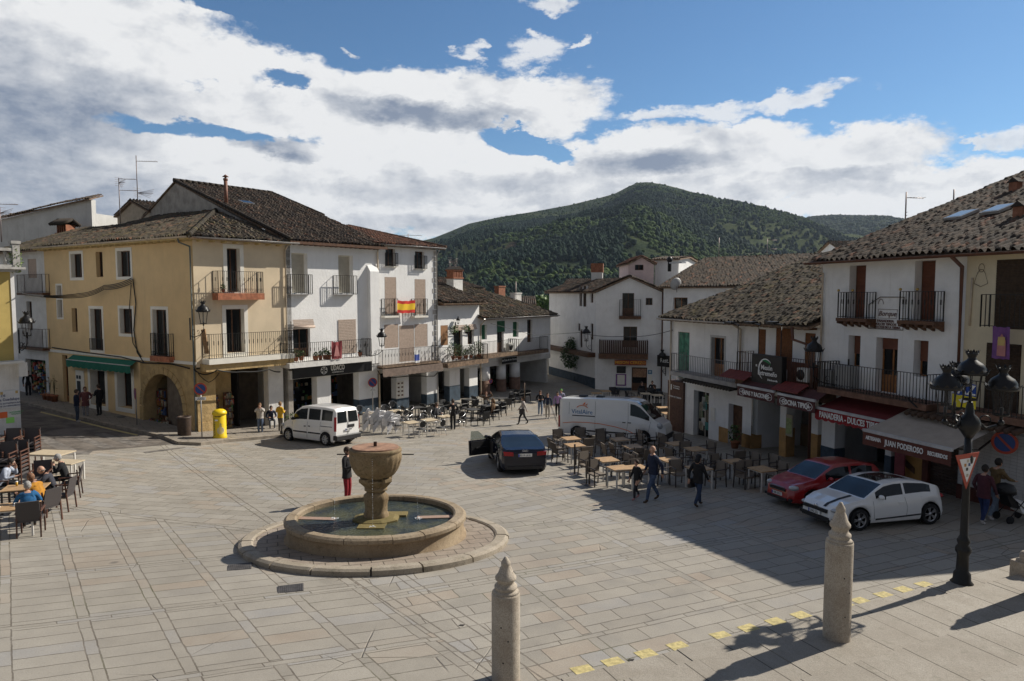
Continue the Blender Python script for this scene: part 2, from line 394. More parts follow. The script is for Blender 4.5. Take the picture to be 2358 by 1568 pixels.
def stone_mat(name,c1,c2,joints=None,a=(1,0),bb=(0,1),moss=.0,dark=.3,blotch=(.10,.085,.06)):
 m,t,b=pbsdf(name);pos=t.node('ShaderNodeNewGeometry').outputs['Position'];x,y,z=t.xyz(pos)
 med=t.noise(pos,1.7,7,.65);fine=t.noise(pos,60,4,.7);f2=t.noise(pos,14,5,.65)
 c=t.mix(t.ramp(med,.3,.7),c1,c2)
 c=t.mix(t.ramp(fine,.35,.7,0,.6),c,tuple(k*.4 for k in c1))
 c=t.mix(t.ramp(f2,.5,.8,0,dark),c,blotch)
 if moss: c=t.mix(t.ramp(t.noise(pos,4,5,.7),.56,.7,0,moss),c,(.05,.06,.02))
 h=t.m('ADD',t.m('MULTIPLY',f2,.6),t.m('MULTIPLY',fine,.4))
 if joints:
  n=t.node('ShaderNodeTexBrick');n.offset=.5
  s=t.m('ADD',t.m('MULTIPLY',x,a[0]),t.m('MULTIPLY',y,a[1]));q=t.m('ADD',t.m('MULTIPLY',x,bb[0]),t.m('MULTIPLY',y,bb[1]))
  t.put(n.inputs['Vector'],t.comb(s,q,0));n.inputs['Scale'].default_value=1
  n.inputs['Brick Width'].default_value=joints[0];n.inputs['Row Height'].default_value=joints[1];n.inputs['Mortar Size'].default_value=.011
  n.inputs['Color1'].default_value=(0,0,0,1);n.inputs['Color2'].default_value=(1,1,1,1)
  c=t.mix(t.m('MULTIPLY',t.xyz(n.outputs['Color'])[0],.35),c,tuple(k*.72 for k in c1))
  c=t.mix(t.m('MULTIPLY',n.outputs['Fac'],.9),c,(.06,.05,.035));h=t.m('SUBTRACT',h,n.outputs['Fac'])
 t.put(b.inputs['Base Color'],c);b.inputs['Roughness'].default_value=.85
 bn=t.node('ShaderNodeBump');bn.inputs['Distance'].default_value=.012;t.put(bn.inputs['Height'],h);t.l.new(bn.outputs[0],b.inputs['Normal'])
 MATS[name]=m;return m
PAVE=paving_material()
GRAN=stone_mat('granite',(.36,.31,.25),(.47,.42,.35))
def build_ground():
 xs=np.concatenate([-np.geomspace(4000,62,14),np.arange(-60,80.1,1.0),np.geomspace(84,4000,14)])
 ys=np.concatenate([[-400,-150,-60,-30],np.arange(-15,110.1,1.0),np.geomspace(115,5000,18)])
 V=[]
 for y in ys:
  for x in xs:
   z=ground(max(-45,min(60,x)),max(-30,min(y,110)))
   if y > 72: z=max(z-.22*(y-72),-55)
   V.append((x,y,z))
 o=np_mesh('ground',V,grid_faces(len(xs),len(ys)),PAVE);tag(o,kind='structure')
build_ground()
def drape(name,A,B,mat,dz=.004,n=12,m=4,thick=0.0,kind='structure',parent=None):
 """ruled sheet between two polylines of picture points lying on the ground"""
 def resample(L):
  P=[Vector((p[0],p[1])) if len(p) == 2 and abs(p[0]) < 60 and abs(p[1]) < 130 and isinstance(p,Vector) else G(*p).to_2d() for p in L]
  ds=[0]
  for i in range(1,len(P)): ds.append(ds[-1]+(P[i]-P[i-1]).length)
  out=[]
  for k in range(n+1):
   t=ds[-1]*k/n;i=1
   while i < len(P)-1 and ds[i] < t: i += 1
   w=(t-ds[i-1])/max(1e-6,ds[i]-ds[i-1]);out.append(P[i-1].lerp(P[i],w))
  return out
 a,b=resample(A),resample(B);mb=MB();vs=[]
 for i in range(n+1):
  for j in range(m+1):
   p=a[i].lerp(b[i],j/m);vs.append((p.x,p.y,ground(p.x,p.y)+dz))
 fs=[(i*(m+1)+j,i*(m+1)+j+1,(i+1)*(m+1)+j+1,(i+1)*(m+1)+j) for i in range(n) for j in range(m)]
 if thick:
  base=len(vs);ed=[i*(m+1) for i in range(n+1)]
  for e in ed: vs.append((vs[e][0],vs[e][1],vs[e][2]-thick))
  for i in range(n): fs.append((ed[i],ed[i+1],base+i+1,base+i))
 mb.add(vs,fs);o=mb.build(name,mat,parent)
 bm=bmesh.new();bm.from_mesh(o.data);bmesh.ops.recalc_face_normals(bm,faces=bm.faces)
 if sum(f.normal.z*f.calc_area() for f in bm.faces) < 0: bmesh.ops.reverse_faces(bm,faces=bm.faces)
 bm.to_mesh(o.data);bm.free()
 if kind: tag(o,kind=kind)
 return o
ASPH=M('worn_asphalt',(.15,.13,.112),.9,.3,1.2,bump=.01,bscale=60,dirt=.5,dirtcol=(.2,.17,.13))
KERB=M('kerb_stone',(.30,.26,.21),.85,.2,2.5,bump=.006,bscale=30)
PAINTW=M('worn_shaded_white_paint',(.165,.15,.135),.8,.3,3,dirt=.95,dirtcol=(.16,.14,.12))  # worn, and also darkened in colour for building shade over the crossing
PAINTY=M('worn_yellow_paint',(.50,.42,.19),.8,.2,14,dirt=.6,dirtcol=(.37,.33,.24))
SIDEW=stone_mat('pavement_slabs',(.27,.24,.2),(.34,.30,.25),joints=(.8,.5),a=(.8,.6),bb=(-.6,.8))
drape('road',[(-260,905),(40,926),(238,974),(373,1006),(405,1022)],[(-260,1010),(20,1045),(70,1047),(250,1036),(400,1023)],ASPH,dz=.004,n=16)
k_line=[(-200,900),(53,930),(238,979),(373,1009),(410,1024),(462,1026),(528,1018),(641,1008),(700,1003)]
def sidewalk():
 P=[G(*p) for p in k_line]
 F=[Vector((-40,49.5)),Vector((-28.4,42.2)),Vector((-21,37.6)),Vector((-17.5,35.3)),Vector((-16,34.4)),Vector((-15,35)),Vector((-13.2,37)),Vector((-12,39)),Vector((-11,40))]
 mb=MB();rows=[]
 for i in range(len(P)-1):
  for k in range(6):
   t=k/6;a=P[i].lerp(P[i+1],t).to_2d();b=F[i].lerp(F[i+1],t);rows.append((a,b))
 rows.append((P[-1].to_2d(),F[-1]));vs=[];fs=[]
 for a,b in rows:
  vs.append((a.x,a.y,ground(a.x,a.y)-.05));vs.append((a.x,a.y,ground(a.x,a.y)+.13))
  for j in range(1,6): p=a.lerp(b,j/5);vs.append((p.x,p.y,ground(p.x,p.y)+.135))
 n=7
 for i in range(len(rows)-1):
  for j in range(n-1): fs.append((i*n+j,(i+1)*n+j,(i+1)*n+j+1,i*n+j+1))
 o=mb.add(vs,fs).build('pavement',SIDEW);tag(o,kind='structure')
 mb=MB()
 for i in range(len(rows)-1):
  a,b=rows[i][0],rows[i+1][0];d=(b-a).normalized();nn=Vector((d.y,-d.x))
  for p,q in ((a,b),):
   z0,z1=ground(p.x,p.y),ground(q.x,q.y);w=.16
   if (rows[i][1]-p).dot(nn) < 0: nn=-nn
   A0,A1=p-nn*.02,q-nn*.02;B0,B1=p+nn*w,q+nn*w
   mb.add([(A0.x,A0.y,z0-.04),(A1.x,A1.y,z1-.04),(B1.x,B1.y,z1-.04),(B0.x,B0.y,z0-.04),(A0.x,A0.y,z0+.145),(A1.x,A1.y,z1+.145),(B1.x,B1.y,z1+.15),(B0.x,B0.y,z0+.15)],
     [(4,5,6,7),(0,1,5,4),(2,3,7,6)])
 o=mb.build('kerb',KERB);tag(o,kind='structure')
sidewalk()
drape('road_marking',[(95,948),(175,967),(255,987),(318,1001)],[(92,950),(173,969.5),(252,989.5),(315,1003.5)],PAINTY,dz=.010,n=10,m=1)
for i,(a,b,c,d) in enumerate([((70,1003),(95,999),(185,1040),(150,1044)),((165,1007),(188,1003),(265,1030),(238,1034)),((215,1000),(240,997),(330,1022),(305,1027)),((150,1042),(215,1038),(205,1046),(140,1048)),((330,1041),(425,1029),(428,1031),(335,1044))]):
 drape('crossing_stripe',[a,b],[d,c],PAINTW,dz=.010,n=4,m=4)
STEPM=stone_mat('step_granite',(.32,.285,.235),(.41,.375,.32),joints=(1.15,20),a=(.9,.435),bb=(.435,-.9),dark=.25,moss=.25)
K0,K1=G(1340,1565).to_2d(),G(2190,1346).to_2d();KE=(K1-K0).normalized();KN=Vector((KE.y,-KE.x))
TREADS=[0,.55,1.75,2.95,4.1,5.2,6.3,20]
def step_top(p):
 q=Vector((p[0],p[1]))-K0;n=q.dot(KN);k=0
 for i,tr in enumerate(TREADS):
  if n >= tr: k=i+1
 base=K0+KE*q.dot(KE)
 return ground(base.x,base.y)+(.11*k if k else 0)
def build_steps():
 mb=MB()
 for k in range(7):
  n0,n1=TREADS[k],TREADS[k+1];s=-7.0 if k < 3 else -3.5
  while s < 22:
   L=random.uniform(.95,1.5);p=K0+KE*s;q=K0+KE*(s+L-.006)
   z0,z1=ground(p.x,p.y)+.11*(k+1),ground(q.x,q.y)+.11*(k+1);j=random.uniform(-.008,.008)
   P=[p+KN*n0,q+KN*n0,q+KN*(n1+.03),p+KN*(n1+.03)];zz=[z0+j,z1+j,z1+j,z0+j]
   c=.02;nn=KN*c
   vs=[(P[i].x,P[i].y,zz[i]-.35) for i in range(4)]+[(P[0].x,P[0].y,zz[0]-c),(P[1].x,P[1].y,zz[1]-c)]+[((P[0]+nn).x,(P[0]+nn).y,zz[0]),((P[1]+nn).x,(P[1]+nn).y,zz[1]),(P[2].x,P[2].y,zz[2]),(P[3].x,P[3].y,zz[3])]
   mb.add(vs,[(0,1,5,4),(4,5,7,6),(6,7,8,9),(1,2,8,7,5),(3,0,4,6,9),(2,3,9,8)])
   s += L
 o=mb.build('steps',STEPM);tag(o,kind='structure')
build_steps()
for (u,v) in [(1365,1562),(1440,1546),(1517,1526),(1590,1506),(1690,1480),(1755,1463),(1818,1447),(1878,1432),(1972,1404),(2008,1394),(2060,1379),(2105,1366),(2150,1353)]:
 p=G(u,v).to_2d();q=p-K0;p=K0+KE*q.dot(KE)-KN*.24
 a,b=p-KE*.17,p+KE*.17;w=random.uniform(-.02,.02)
 mb=MB();vs=[]
 for c in (a-KN*.15,b-KN*(.15+w),b+KN*(.14+w),a+KN*.14): vs.append((c.x,c.y,ground(c.x,c.y)+.006))
 tag(mb.add(vs,[(0,1,2,3)]).build('kerb_marking',PAINTY),kind='structure')
 o=COL.objects[-1]
 if o.data.polygons[0].normal.z < 0: o.data.flip_normals()
# ------------------------------------------------------------ the mountain and the wooded slopes
SKYL=[(-900,640),(300,612),(700,590),(900,572),(1000,548),(1040,532),(1080,515),(1150,500),(1230,487),(1310,472),(1380,455),(1412,446),(1440,431),(1462,421),(1485,419),(1520,424),(1560,434),(1600,446),(1650,462),(1720,484),(1780,500),(1840,512),(1900,530),(1960,548),(2080,570),(2400,600),(3200,640)]
SKY2=[(1500,560),(1700,530),(1840,506),(1870,501),(1900,498),(1960,499),(2010,500),(2050,505),(2080,514),(2130,526),(2250,545),(2500,580),(3300,640)]
def prof(P,u): return float(np.interp(u,[p[0] for p in P],[p[1] for p in P]))
def ridge_z(P,r,Y):
 u=CU+FPX*r*.998;v=prof(P,u);d=ray(u,v);return CZ+d.z*Y/d.y
YV=330.0
def hill_h(x,y,Y=2100.0,P=SKYL):
 r=x/y;zr=ridge_z(P,r,Y);t=(y-YV)/(Y-YV)
 if t > 1: return zr-(t-1)*900
 t=max(0,t);s=t ** 1.25
 n=mnoise.fractal(Vector((x*.0021,y*.0016,3)),1.0,2.1,5)*62+mnoise.fractal(Vector((x*.011,y*.009,1)),1.0,2.1,4)*11
 spur=math.sin(x*.006+y*.0022+1.3*math.sin(y*.004))*34
 w=4*s*(1-s);base=-52+(zr+52)*s
 return base+(n+spur)*min(1,w)*(1-t*.35)
def forest_mat(name,lo,hi):
 m,t,b=pbsdf(name);pos=t.node('ShaderNodeNewGeometry').outputs['Position']
 a=t.node('ShaderNodeAttribute');a.attribute_name='tint'
 c=t.mix(a.outputs['Fac'],lo,hi);c=t.mix(t.ramp(t.noise(pos,.35,4,.7),.35,.7,0,.5),c,tuple(k*.45 for k in lo))
 t.put(b.inputs['Base Color'],c);b.inputs['Roughness'].default_value=.95;b.inputs['Specular IOR Level'].default_value=.1
 return m
def slope_mat():
 m,t,b=pbsdf('scrubby_hillside');pos=t.node('ShaderNodeNewGeometry').outputs['Position']
 n1=t.noise(pos,.0045,6,.6,.6);n2=t.noise(pos,.03,6,.7);n3=t.noise(pos,.16,5,.7)
 c=t.mix(t.ramp(n1,.38,.55),(.035,.055,.028),(.075,.095,.035))
 c=t.mix(t.ramp(n1,.60,.68),c,(.085,.062,.045))
 c=t.mix(t.ramp(n2,.45,.72,0,.7),c,(.028,.045,.022));c=t.mix(t.ramp(n3,.4,.7,0,.5),c,(.02,.032,.016))
 t.put(b.inputs['Base Color'],c);b.inputs['Roughness'].default_value=1;b.inputs['Specular IOR Level'].default_value=.05
 bn=t.node('ShaderNodeBump');bn.inputs['Distance'].default_value=6;t.put(bn.inputs['Height'],n3);t.l.new(bn.outputs[0],b.inputs['Normal'])
 return m
SLOPE=slope_mat()
def build_hills():
 rs=np.concatenate([np.linspace(-1.6,-.35,24),np.linspace(-.32,.75,230),np.linspace(.78,2.0,22)])
 for nm,Y,P,y0 in (('hills',2100.0,SKYL,YV),('hills',3000.0,SKY2,1500.0)):
  ys=np.concatenate([np.linspace(y0,Y,120),[Y+40,Y+160,Y+600]]);V=[]
  for y in ys:
   for r in rs: x=r*y;V.append((x,y,hill_h(x,y,Y,P)))
  tag(np_mesh(nm,V,grid_faces(len(rs),len(ys)),SLOPE),kind='structure')
build_hills()
def build_forest():
 bm=bmesh.new();bmesh.ops.create_icosphere(bm,subdivisions=1,radius=1);bm.verts.ensure_lookup_table()
 bv=np.array([v.co[:] for v in bm.verts]);bf=np.array([[v.index for v in f.verts] for f in bm.faces]);bm.free()
 rng=np.random.default_rng(5)
 def scatter(name,n,rr,ymin,ymax,P,Y,keep,size,lo,hi,tall,seed):
  rng=np.random.default_rng(seed);Vs=[];Fs=[];T=[];c=0;k=0;tries=0
  while k < n and tries < n*6:
   tries += 1
   y=math.sqrt(rng.uniform(ymin ** 2,ymax ** 2));r=rng.uniform(*rr);x=r*y
   q=keep(x,y)
   if rng.random() > q: continue
   z=hill_h(x,y,Y,P);s=rng.uniform(.6,1.25)*size*(1+y/2600)*(1-.5*min(1,max(0,(y-ymin)/(Y-ymin)) ** 3))
   jit=1+rng.uniform(-.22,.22,(len(bv),1))
   vv=bv*jit*np.array([s,s,s*tall*rng.uniform(.8,1.2)])+np.array([x,y,z+s*tall*.55])
   Vs.append(vv);Fs.append(bf+c);c += len(bv);T.append(np.full(len(bf),rng.random()));k += 1
  o=np_mesh(name,np.concatenate(Vs),np.concatenate(Fs),forest_mat(name+'_leaves',lo,hi),smooth=False,attr=np.concatenate(T));tag(o,kind='stuff')
  return o
 def nz(x,y,f=.0028,o=0): return mnoise.fractal(Vector((x*f,y*f,o)),1.0,2.0,4)
 dark=lambda x,y: (1.0 if nz(x,y) > .03 or y < 620 else .06) if not (.16 < x/y < .36 and 600 < y < 1250 and nz(x,y,.003,9) > -.12) else .05
 fresh=lambda x,y: .95 if nz(x,y,.0026,9) > -.04 and x/y > -.05 else (.14 if x/y > 0 else .05)
 tag(scatter('pine_forest',42000,(-.34,.66),380,1900,SKYL,2100.0,dark,2.9,(.010,.026,.019),(.026,.050,.030),1.5,11),'dark pine wood covering the lower slopes of the mountain','forest')
 tag(scatter('broadleaf_forest',24000,(-.30,.66),500,2090,SKYL,2100.0,fresh,2.8,(.032,.062,.022),(.072,.11,.030),.95,12),'fresh green spring woodland in patches up the sunlit side of the mountain','forest')
 tag(scatter('ridge_wood',7000,(.25,.75),2200,2990,SKY2,3000.0,lambda x,y: 1,5.0,(.016,.032,.016),(.06,.09,.03),1.0,13),'mixed wood covering the lower hill right of the peak','forest')
build_forest()
# ------------------------------------------------------------ building kit
def tile_mat(name,cols,moss=.25,mosscol=(.10,.085,.04)):
 m,t,b=pbsdf(name);pos=t.node('ShaderNodeNewGeometry').outputs['Position']
 a=t.node('ShaderNodeAttribute');a.attribute_name='tint'
 r=t.node('ShaderNodeValToRGB');t.l.new(a.outputs['Fac'],r.inputs[0]);e=r.color_ramp.elements
 while len(e) < len(cols): e.new(.5)
 for i,c in enumerate(cols): e[i].position=c[0];e[i].color=c4(c[1])
 c=r.outputs[0]
 n=t.noise(pos,9,5,.7);c=t.mix(t.ramp(n,.35,.75,0,.6),c,(.045,.04,.036))
 n2=t.noise(pos,1.1,6,.7);c=t.mix(t.ramp(n2,.5,.68,0,moss),c,mosscol)
 n3=t.noise(pos,26,3,.7);c=t.mix(t.ramp(n3,.60,.74,0,.35),c,(.24,.21,.16))
 t.put(b.inputs['Base Color'],c);b.inputs['Roughness'].default_value=.92;b.inputs['Specular IOR Level'].default_value=.25
 bn=t.node('ShaderNodeBump');bn.inputs['Distance'].default_value=.01;t.put(bn.inputs['Height'],t.noise(pos,40,4,.7));t.l.new(bn.outputs[0],b.inputs['Normal'])
 return m
TILE=tile_mat('old_roof_tiles',[(0,(.045,.037,.031)),(.35,(.070,.055,.044)),(.7,(.10,.076,.058)),(.94,(.13,.087,.062)),(1,(.20,.095,.06))])
TILEG=tile_mat('mossy_roof_tiles',[(0,(.052,.044,.034)),(.4,(.084,.070,.052)),(.8,(.12,.10,.072)),(.95,(.15,.10,.068)),(1,(.21,.10,.062))],.55,(.15,.125,.05))
TILER=tile_mat('reddish_roof_tiles',[(0,(.09,.055,.04)),(.4,(.14,.075,.05)),(.8,(.20,.09,.055)),(1,(.30,.13,.075))],.15)
WHITE=M('whitewash',(.87,.87,.86),.9,.03,1.2,bump=.012,bscale=9,dirt=.10,dirtcol=(.50,.47,.43),streak=.32)
WHITE2=M('dirty_whitewash',(.72,.71,.68),.9,.06,1.5,bump=.02,bscale=7,dirt=.35,dirtcol=(.36,.32,.26),streak=.35)
GREYW=M('weathered_render',(.40,.37,.33),.95,.16,1.6,bump=.02,bscale=9,dirt=.5,dirtcol=(.18,.155,.13),streak=.6)
YELLOW=M('ochre_yellow_render',(.74,.54,.29),.9,.04,1.0,bump=.006,bscale=25,dirt=.12,dirtcol=(.45,.33,.2),streak=.28)
CREAM=M('pale_cream_render',(.70,.58,.41),.9,.05,1.0,bump=.006,bscale=25,dirt=.12,dirtcol=(.42,.34,.24),streak=.12)
CREAM2=M('cream_yellow_render',(.64,.56,.40),.9,.05,1.0,bump=.006,bscale=25,streak=.1)
OCHST=M('ochre_painted_stone',(.48,.34,.16),.9,.14,2.2,bump=.03,bscale=6,dirt=.5,dirtcol=(.26,.21,.15))
TRIM=M('cream_window_trim',(.80,.77,.69),.85,.03,3)
WOOD=M('dark_brown_wood',(.11,.05,.024),.6,.25,6,bump=.004,bscale=30)
WOODO=M('orange_brown_wood',(.28,.115,.035),.55,.2,6,bump=.004)
WOODG=M('weathered_beam_wood',(.22,.15,.10),.85,.3,5,bump=.012,bscale=20,dirt=.4,dirtcol=(.08,.05,.035))
IRON=M('wrought_iron',(.022,.02,.019),.5,.2,8,metal=.3)
IRONR=M('rust_brown_iron',(.07,.035,.022),.65,.3,8)
PANE=M('window_glass',(.010,.012,.014),.08,0,spec=.35)
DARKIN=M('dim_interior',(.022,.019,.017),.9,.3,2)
BLIND=M('esparto_blind',(.50,.40,.33),.9,.1,12)
BLINDW=M('ivory_roller_shutter',(.50,.46,.38),.7,.06,4)
BLINDB=M('brown_roller_shutter',(.16,.055,.03),.6,.12,4)
GREEN=M('green_painted_wood',(.03,.13,.065),.6,.2,5)
GREEN2=M('faded_green_shutter',(.06,.22,.15),.65,.3,4,dirt=.4,dirtcol=(.2,.2,.14))
TERRA=M('terracotta_slab',(.42,.16,.085),.85,.2,5,bump=.006,dirt=.3,dirtcol=(.2,.1,.07))
ZINC=M('zinc_pipe',(.42,.41,.40),.45,.12,3,metal=.6)
PIPEB=M('brown_pipe',(.12,.05,.03),.5,.15,3)
PIPEG=M('beige_pipe',(.52,.44,.34),.6,.1,3)
CABLE=M('black_cable',(.012,.012,.012),.6,0)
BLACKP=M('black_sign_panel',(.012,.012,.013),.45,.1,4)
WHITEP=M('white_lettering',(.82,.82,.80),.6,0)
BLUEB=M('slate_blue_paint',(.045,.07,.10),.8,.2,3,dirt=.3,dirtcol=(.12,.1,.09))
BRICK=M('orange_brick',(.30,.125,.07),.85,.2,6)
def frac(a): return a-math.floor(a)
def roof_sheet(name,poly,eave,mat,parent,tile=.235,course=.34,seed=1,jit=.9,sag=.05,T=None,thick=True):
 """tiled slope: poly = 3-D loop (planar), eave = (p, q) on its lower edge. Real half-round tiles in courses."""
 poly=[Vector(p) for p in poly];p,q=Vector(eave[0]),Vector(eave[1]);e=(q-p);e.normalize()
 nrm=Vector((0,0,0))
 for i in range(1,len(poly)-1): nrm += (poly[i]-poly[0]).cross(poly[i+1]-poly[0])
 nrm.normalize()
 if nrm.z < 0: nrm=-nrm
 w=nrm.cross(e);w.normalize()
 if w.z < 0: w=-w
 A=np.array([[(v-p).dot(e),(v-p).dot(w)] for v in poly])
 a0,b0=A.min(0);a1,b1=A.max(0);da=tile/6;db=course/4
 na=int((a1-a0)/da)+2;nb=int((b1-b0)/db)+2
 aa=a0+np.arange(na)*da;bb=b0+np.arange(nb)*db;ga,gb=np.meshgrid(aa,bb)
 rng=np.random.default_rng(seed);ti=np.floor(ga/tile).astype(int);ti -= ti.min()
 ph=rng.uniform(-.10,.10,ti.max()+2)*jit
 gb2=gb+ph[ti]*course+50*course
 ci=np.floor(gb2/course).astype(int);ci -= ci.min();f=gb2/course-np.floor(gb2/course)
 RH=rng.normal(0,.011,(ti.max()+3,ci.max()+3))*jit;RS=rng.normal(0,.018,(ti.max()+3,ci.max()+3))*jit
 x=(ga+RS[ti,ci])/tile;x=x-np.floor(x)
 prof=np.where(x < .56,np.sqrt(np.clip(1-((x-.28)/.28) ** 2,0,1))*.085+.0,-np.sin((x-.56)/.44*PI)*.02)
 h=prof+(1-f)*.032+RH[ti,ci]
 lf=np.zeros_like(h)
 for k in range(4):
  kx,ky,p0=rng.uniform(-1.2,1.2),rng.uniform(-1,1),rng.uniform(0,6);lf += np.sin(kx*ga+ky*gb+p0)*sag/3
 h=h+lf
 pn=np.array(p);V=pn[None,None,:]+ga[...,None]*np.array(e)+gb[...,None]*np.array(w)+h[...,None]*np.array(nrm)
 ca=(aa[:-1]+da/2)[None,:]+0*(bb[:-1])[:,None];cb=(bb[:-1]+db/2)[:,None]+0*ca
 ins=np.zeros(ca.shape,bool);n=len(A)
 for i in range(n):
  x1,y1=A[i];x2,y2=A[(i+1) % n]
  cnd=((y1 > cb) != (y2 > cb)) & (ca < (x2-x1)*(cb-y1)/((y2-y1) if abs(y2-y1) > 1e-9 else 1e-9)+x1);ins ^= cnd
 idx=(np.arange(nb-1)[:,None]*na+np.arange(na-1)[None,:]);k=idx[ins]
 F=np.stack([k,k+1,k+na+1,k+na],1)
 tt=rng.random((ti.max()+3,ci.max()+3));tint=tt[ti,ci][:-1,:-1][ins]
 V=V.reshape(-1,3);used=np.zeros(len(V),bool);used[F.ravel()]=True;remap=np.cumsum(used)-1
 V=V[used];F=remap[F]
 if T is not None: Tm=np.array(T);V=V @ Tm[:3,:3].T+Tm[:3,3]
 o=np_mesh(name,V,F,mat,parent,smooth=True,attr=tint)
 if thick:
  mb=MB();mb.T=T or Matrix.Identity(4);d=-nrm*.10
  mb.prism([v-nrm*.035 for v in poly],d);s=mb.build('roof_deck',WOODG,o)
 return o
def ridge_caps(mb,p,q,r=.13,L=.38):
 p,q=Vector(p),Vector(q);n=max(1,int((q-p).length/L));d=(q-p)/n
 for i in range(n):
  a=p+d*i;mb.tube([a+Vector((0,0,random.uniform(-.01,.01))),a+d*1.08+Vector((0,0,.012))],r,n=8,r2=r*.82)
class Facade:
 """vertical wall plane. s runs to the right as seen from the plaza, y = 0 on the face and grows into the house"""
 def __init__(f,p0,d,zb,root=None):
  f.p0=Vector((p0[0],p0[1]));f.d=Vector((d[0],d[1])).normalized();f.zb=zb
  f.n=Vector((-f.d.y,f.d.x));f.holes=[]
  f.W=Matrix(((f.d.x,f.n.x,0,f.p0.x),(f.d.y,f.n.y,0,f.p0.y),(0,0,1,zb),(0,0,0,1)))
  f.root=root;f.T=(root.matrix_basis.inverted() @ f.W) if root else Matrix.Identity(4)
 def mb(f,mat=None):
  m=MB();m.T=f.T.copy()
  return m.mat(mat) if mat else m
 def loc(f,u,v,off=0.0):
  p0=Vector((f.p0.x-f.n.x*off,f.p0.y-f.n.y*off,0));w=ON(u,v,p0,Vector((f.n.x,f.n.y,0)))
  q=Vector((w.x,w.y))-f.p0;return q.dot(f.d),w.z-f.zb
 def S(f,u,off=0.0): return f.loc(u,676,off)[0]
 def Z(f,u,v,off=0.0): return f.loc(u,v,off)[1]
 def rect(f,u0,u1,v0,v1,off=0.0):
  uc=(u0+u1)/2;a,b=f.loc(u0,(v0+v1)/2,off)[0],f.loc(u1,(v0+v1)/2,off)[0]
  return a,b,f.loc(uc,v1,off)[1],f.loc(uc,v0,off)[1]
 def world(f,s,y,z): return f.W @ Vector((s,y,z))
def new_root(name,p0,d,label,cat,zb=None,group=None):
 if zb is None: zb=ground(p0[0],p0[1])
 return thing(name,(p0[0],p0[1],zb),math.atan2(d[1],d[0]),label,cat,group),zb
def facade_for(name,p0,d,label,cat,zb=None,group=None):
 d=Vector(d).normalized();root,zb=new_root(name,p0,d,label,cat,zb,group)
 bpy.context.view_layer.update() if False else None
 root.matrix_basis=Matrix.Translation(root.location) @ Matrix.Rotation(math.atan2(d[1],d[0]),4,'Z')
 f=Facade(p0,d,zb,root);f.T=Matrix.Identity(4);return f
def holed_wall(mb,s0,s1,z0,z1,holes,depth=.28,y=0.0):
 xs=sorted(set([s0,s1]+[min(max(h[i],s0),s1) for h in holes for i in (0,1)]));zs=sorted(set([z0,z1]+[min(max(h[i],z0),z1) for h in holes for i in (2,3)]))
 for i in range(len(xs)-1):
  for j in range(len(zs)-1):
   cx,cz=(xs[i]+xs[i+1])/2,(zs[j]+zs[j+1])/2
   if any(h[0] < cx < h[1] and h[2] < cz < h[3] for h in holes) or xs[i+1]-xs[i] < 1e-5 or zs[j+1]-zs[j] < 1e-5: continue
   mb.add([(xs[i],y,zs[j]),(xs[i+1],y,zs[j]),(xs[i+1],y,zs[j+1]),(xs[i],y,zs[j+1])],[(0,1,2,3)])
 for a,b,c,d in holes:
  D=y+depth
  mb.add([(a,y,c),(a,D,c),(a,D,d),(a,y,d)],[(0,1,2,3)]);mb.add([(b,y,c),(b,y,d),(b,D,d),(b,D,c)],[(0,1,2,3)])
  mb.add([(a,y,d),(a,D,d),(b,D,d),(b,y,d)],[(0,1,2,3)])
  if c > z0+.02: mb.add([(a,y,c),(b,y,c),(b,D,c),(a,D,c)],[(0,1,2,3)])
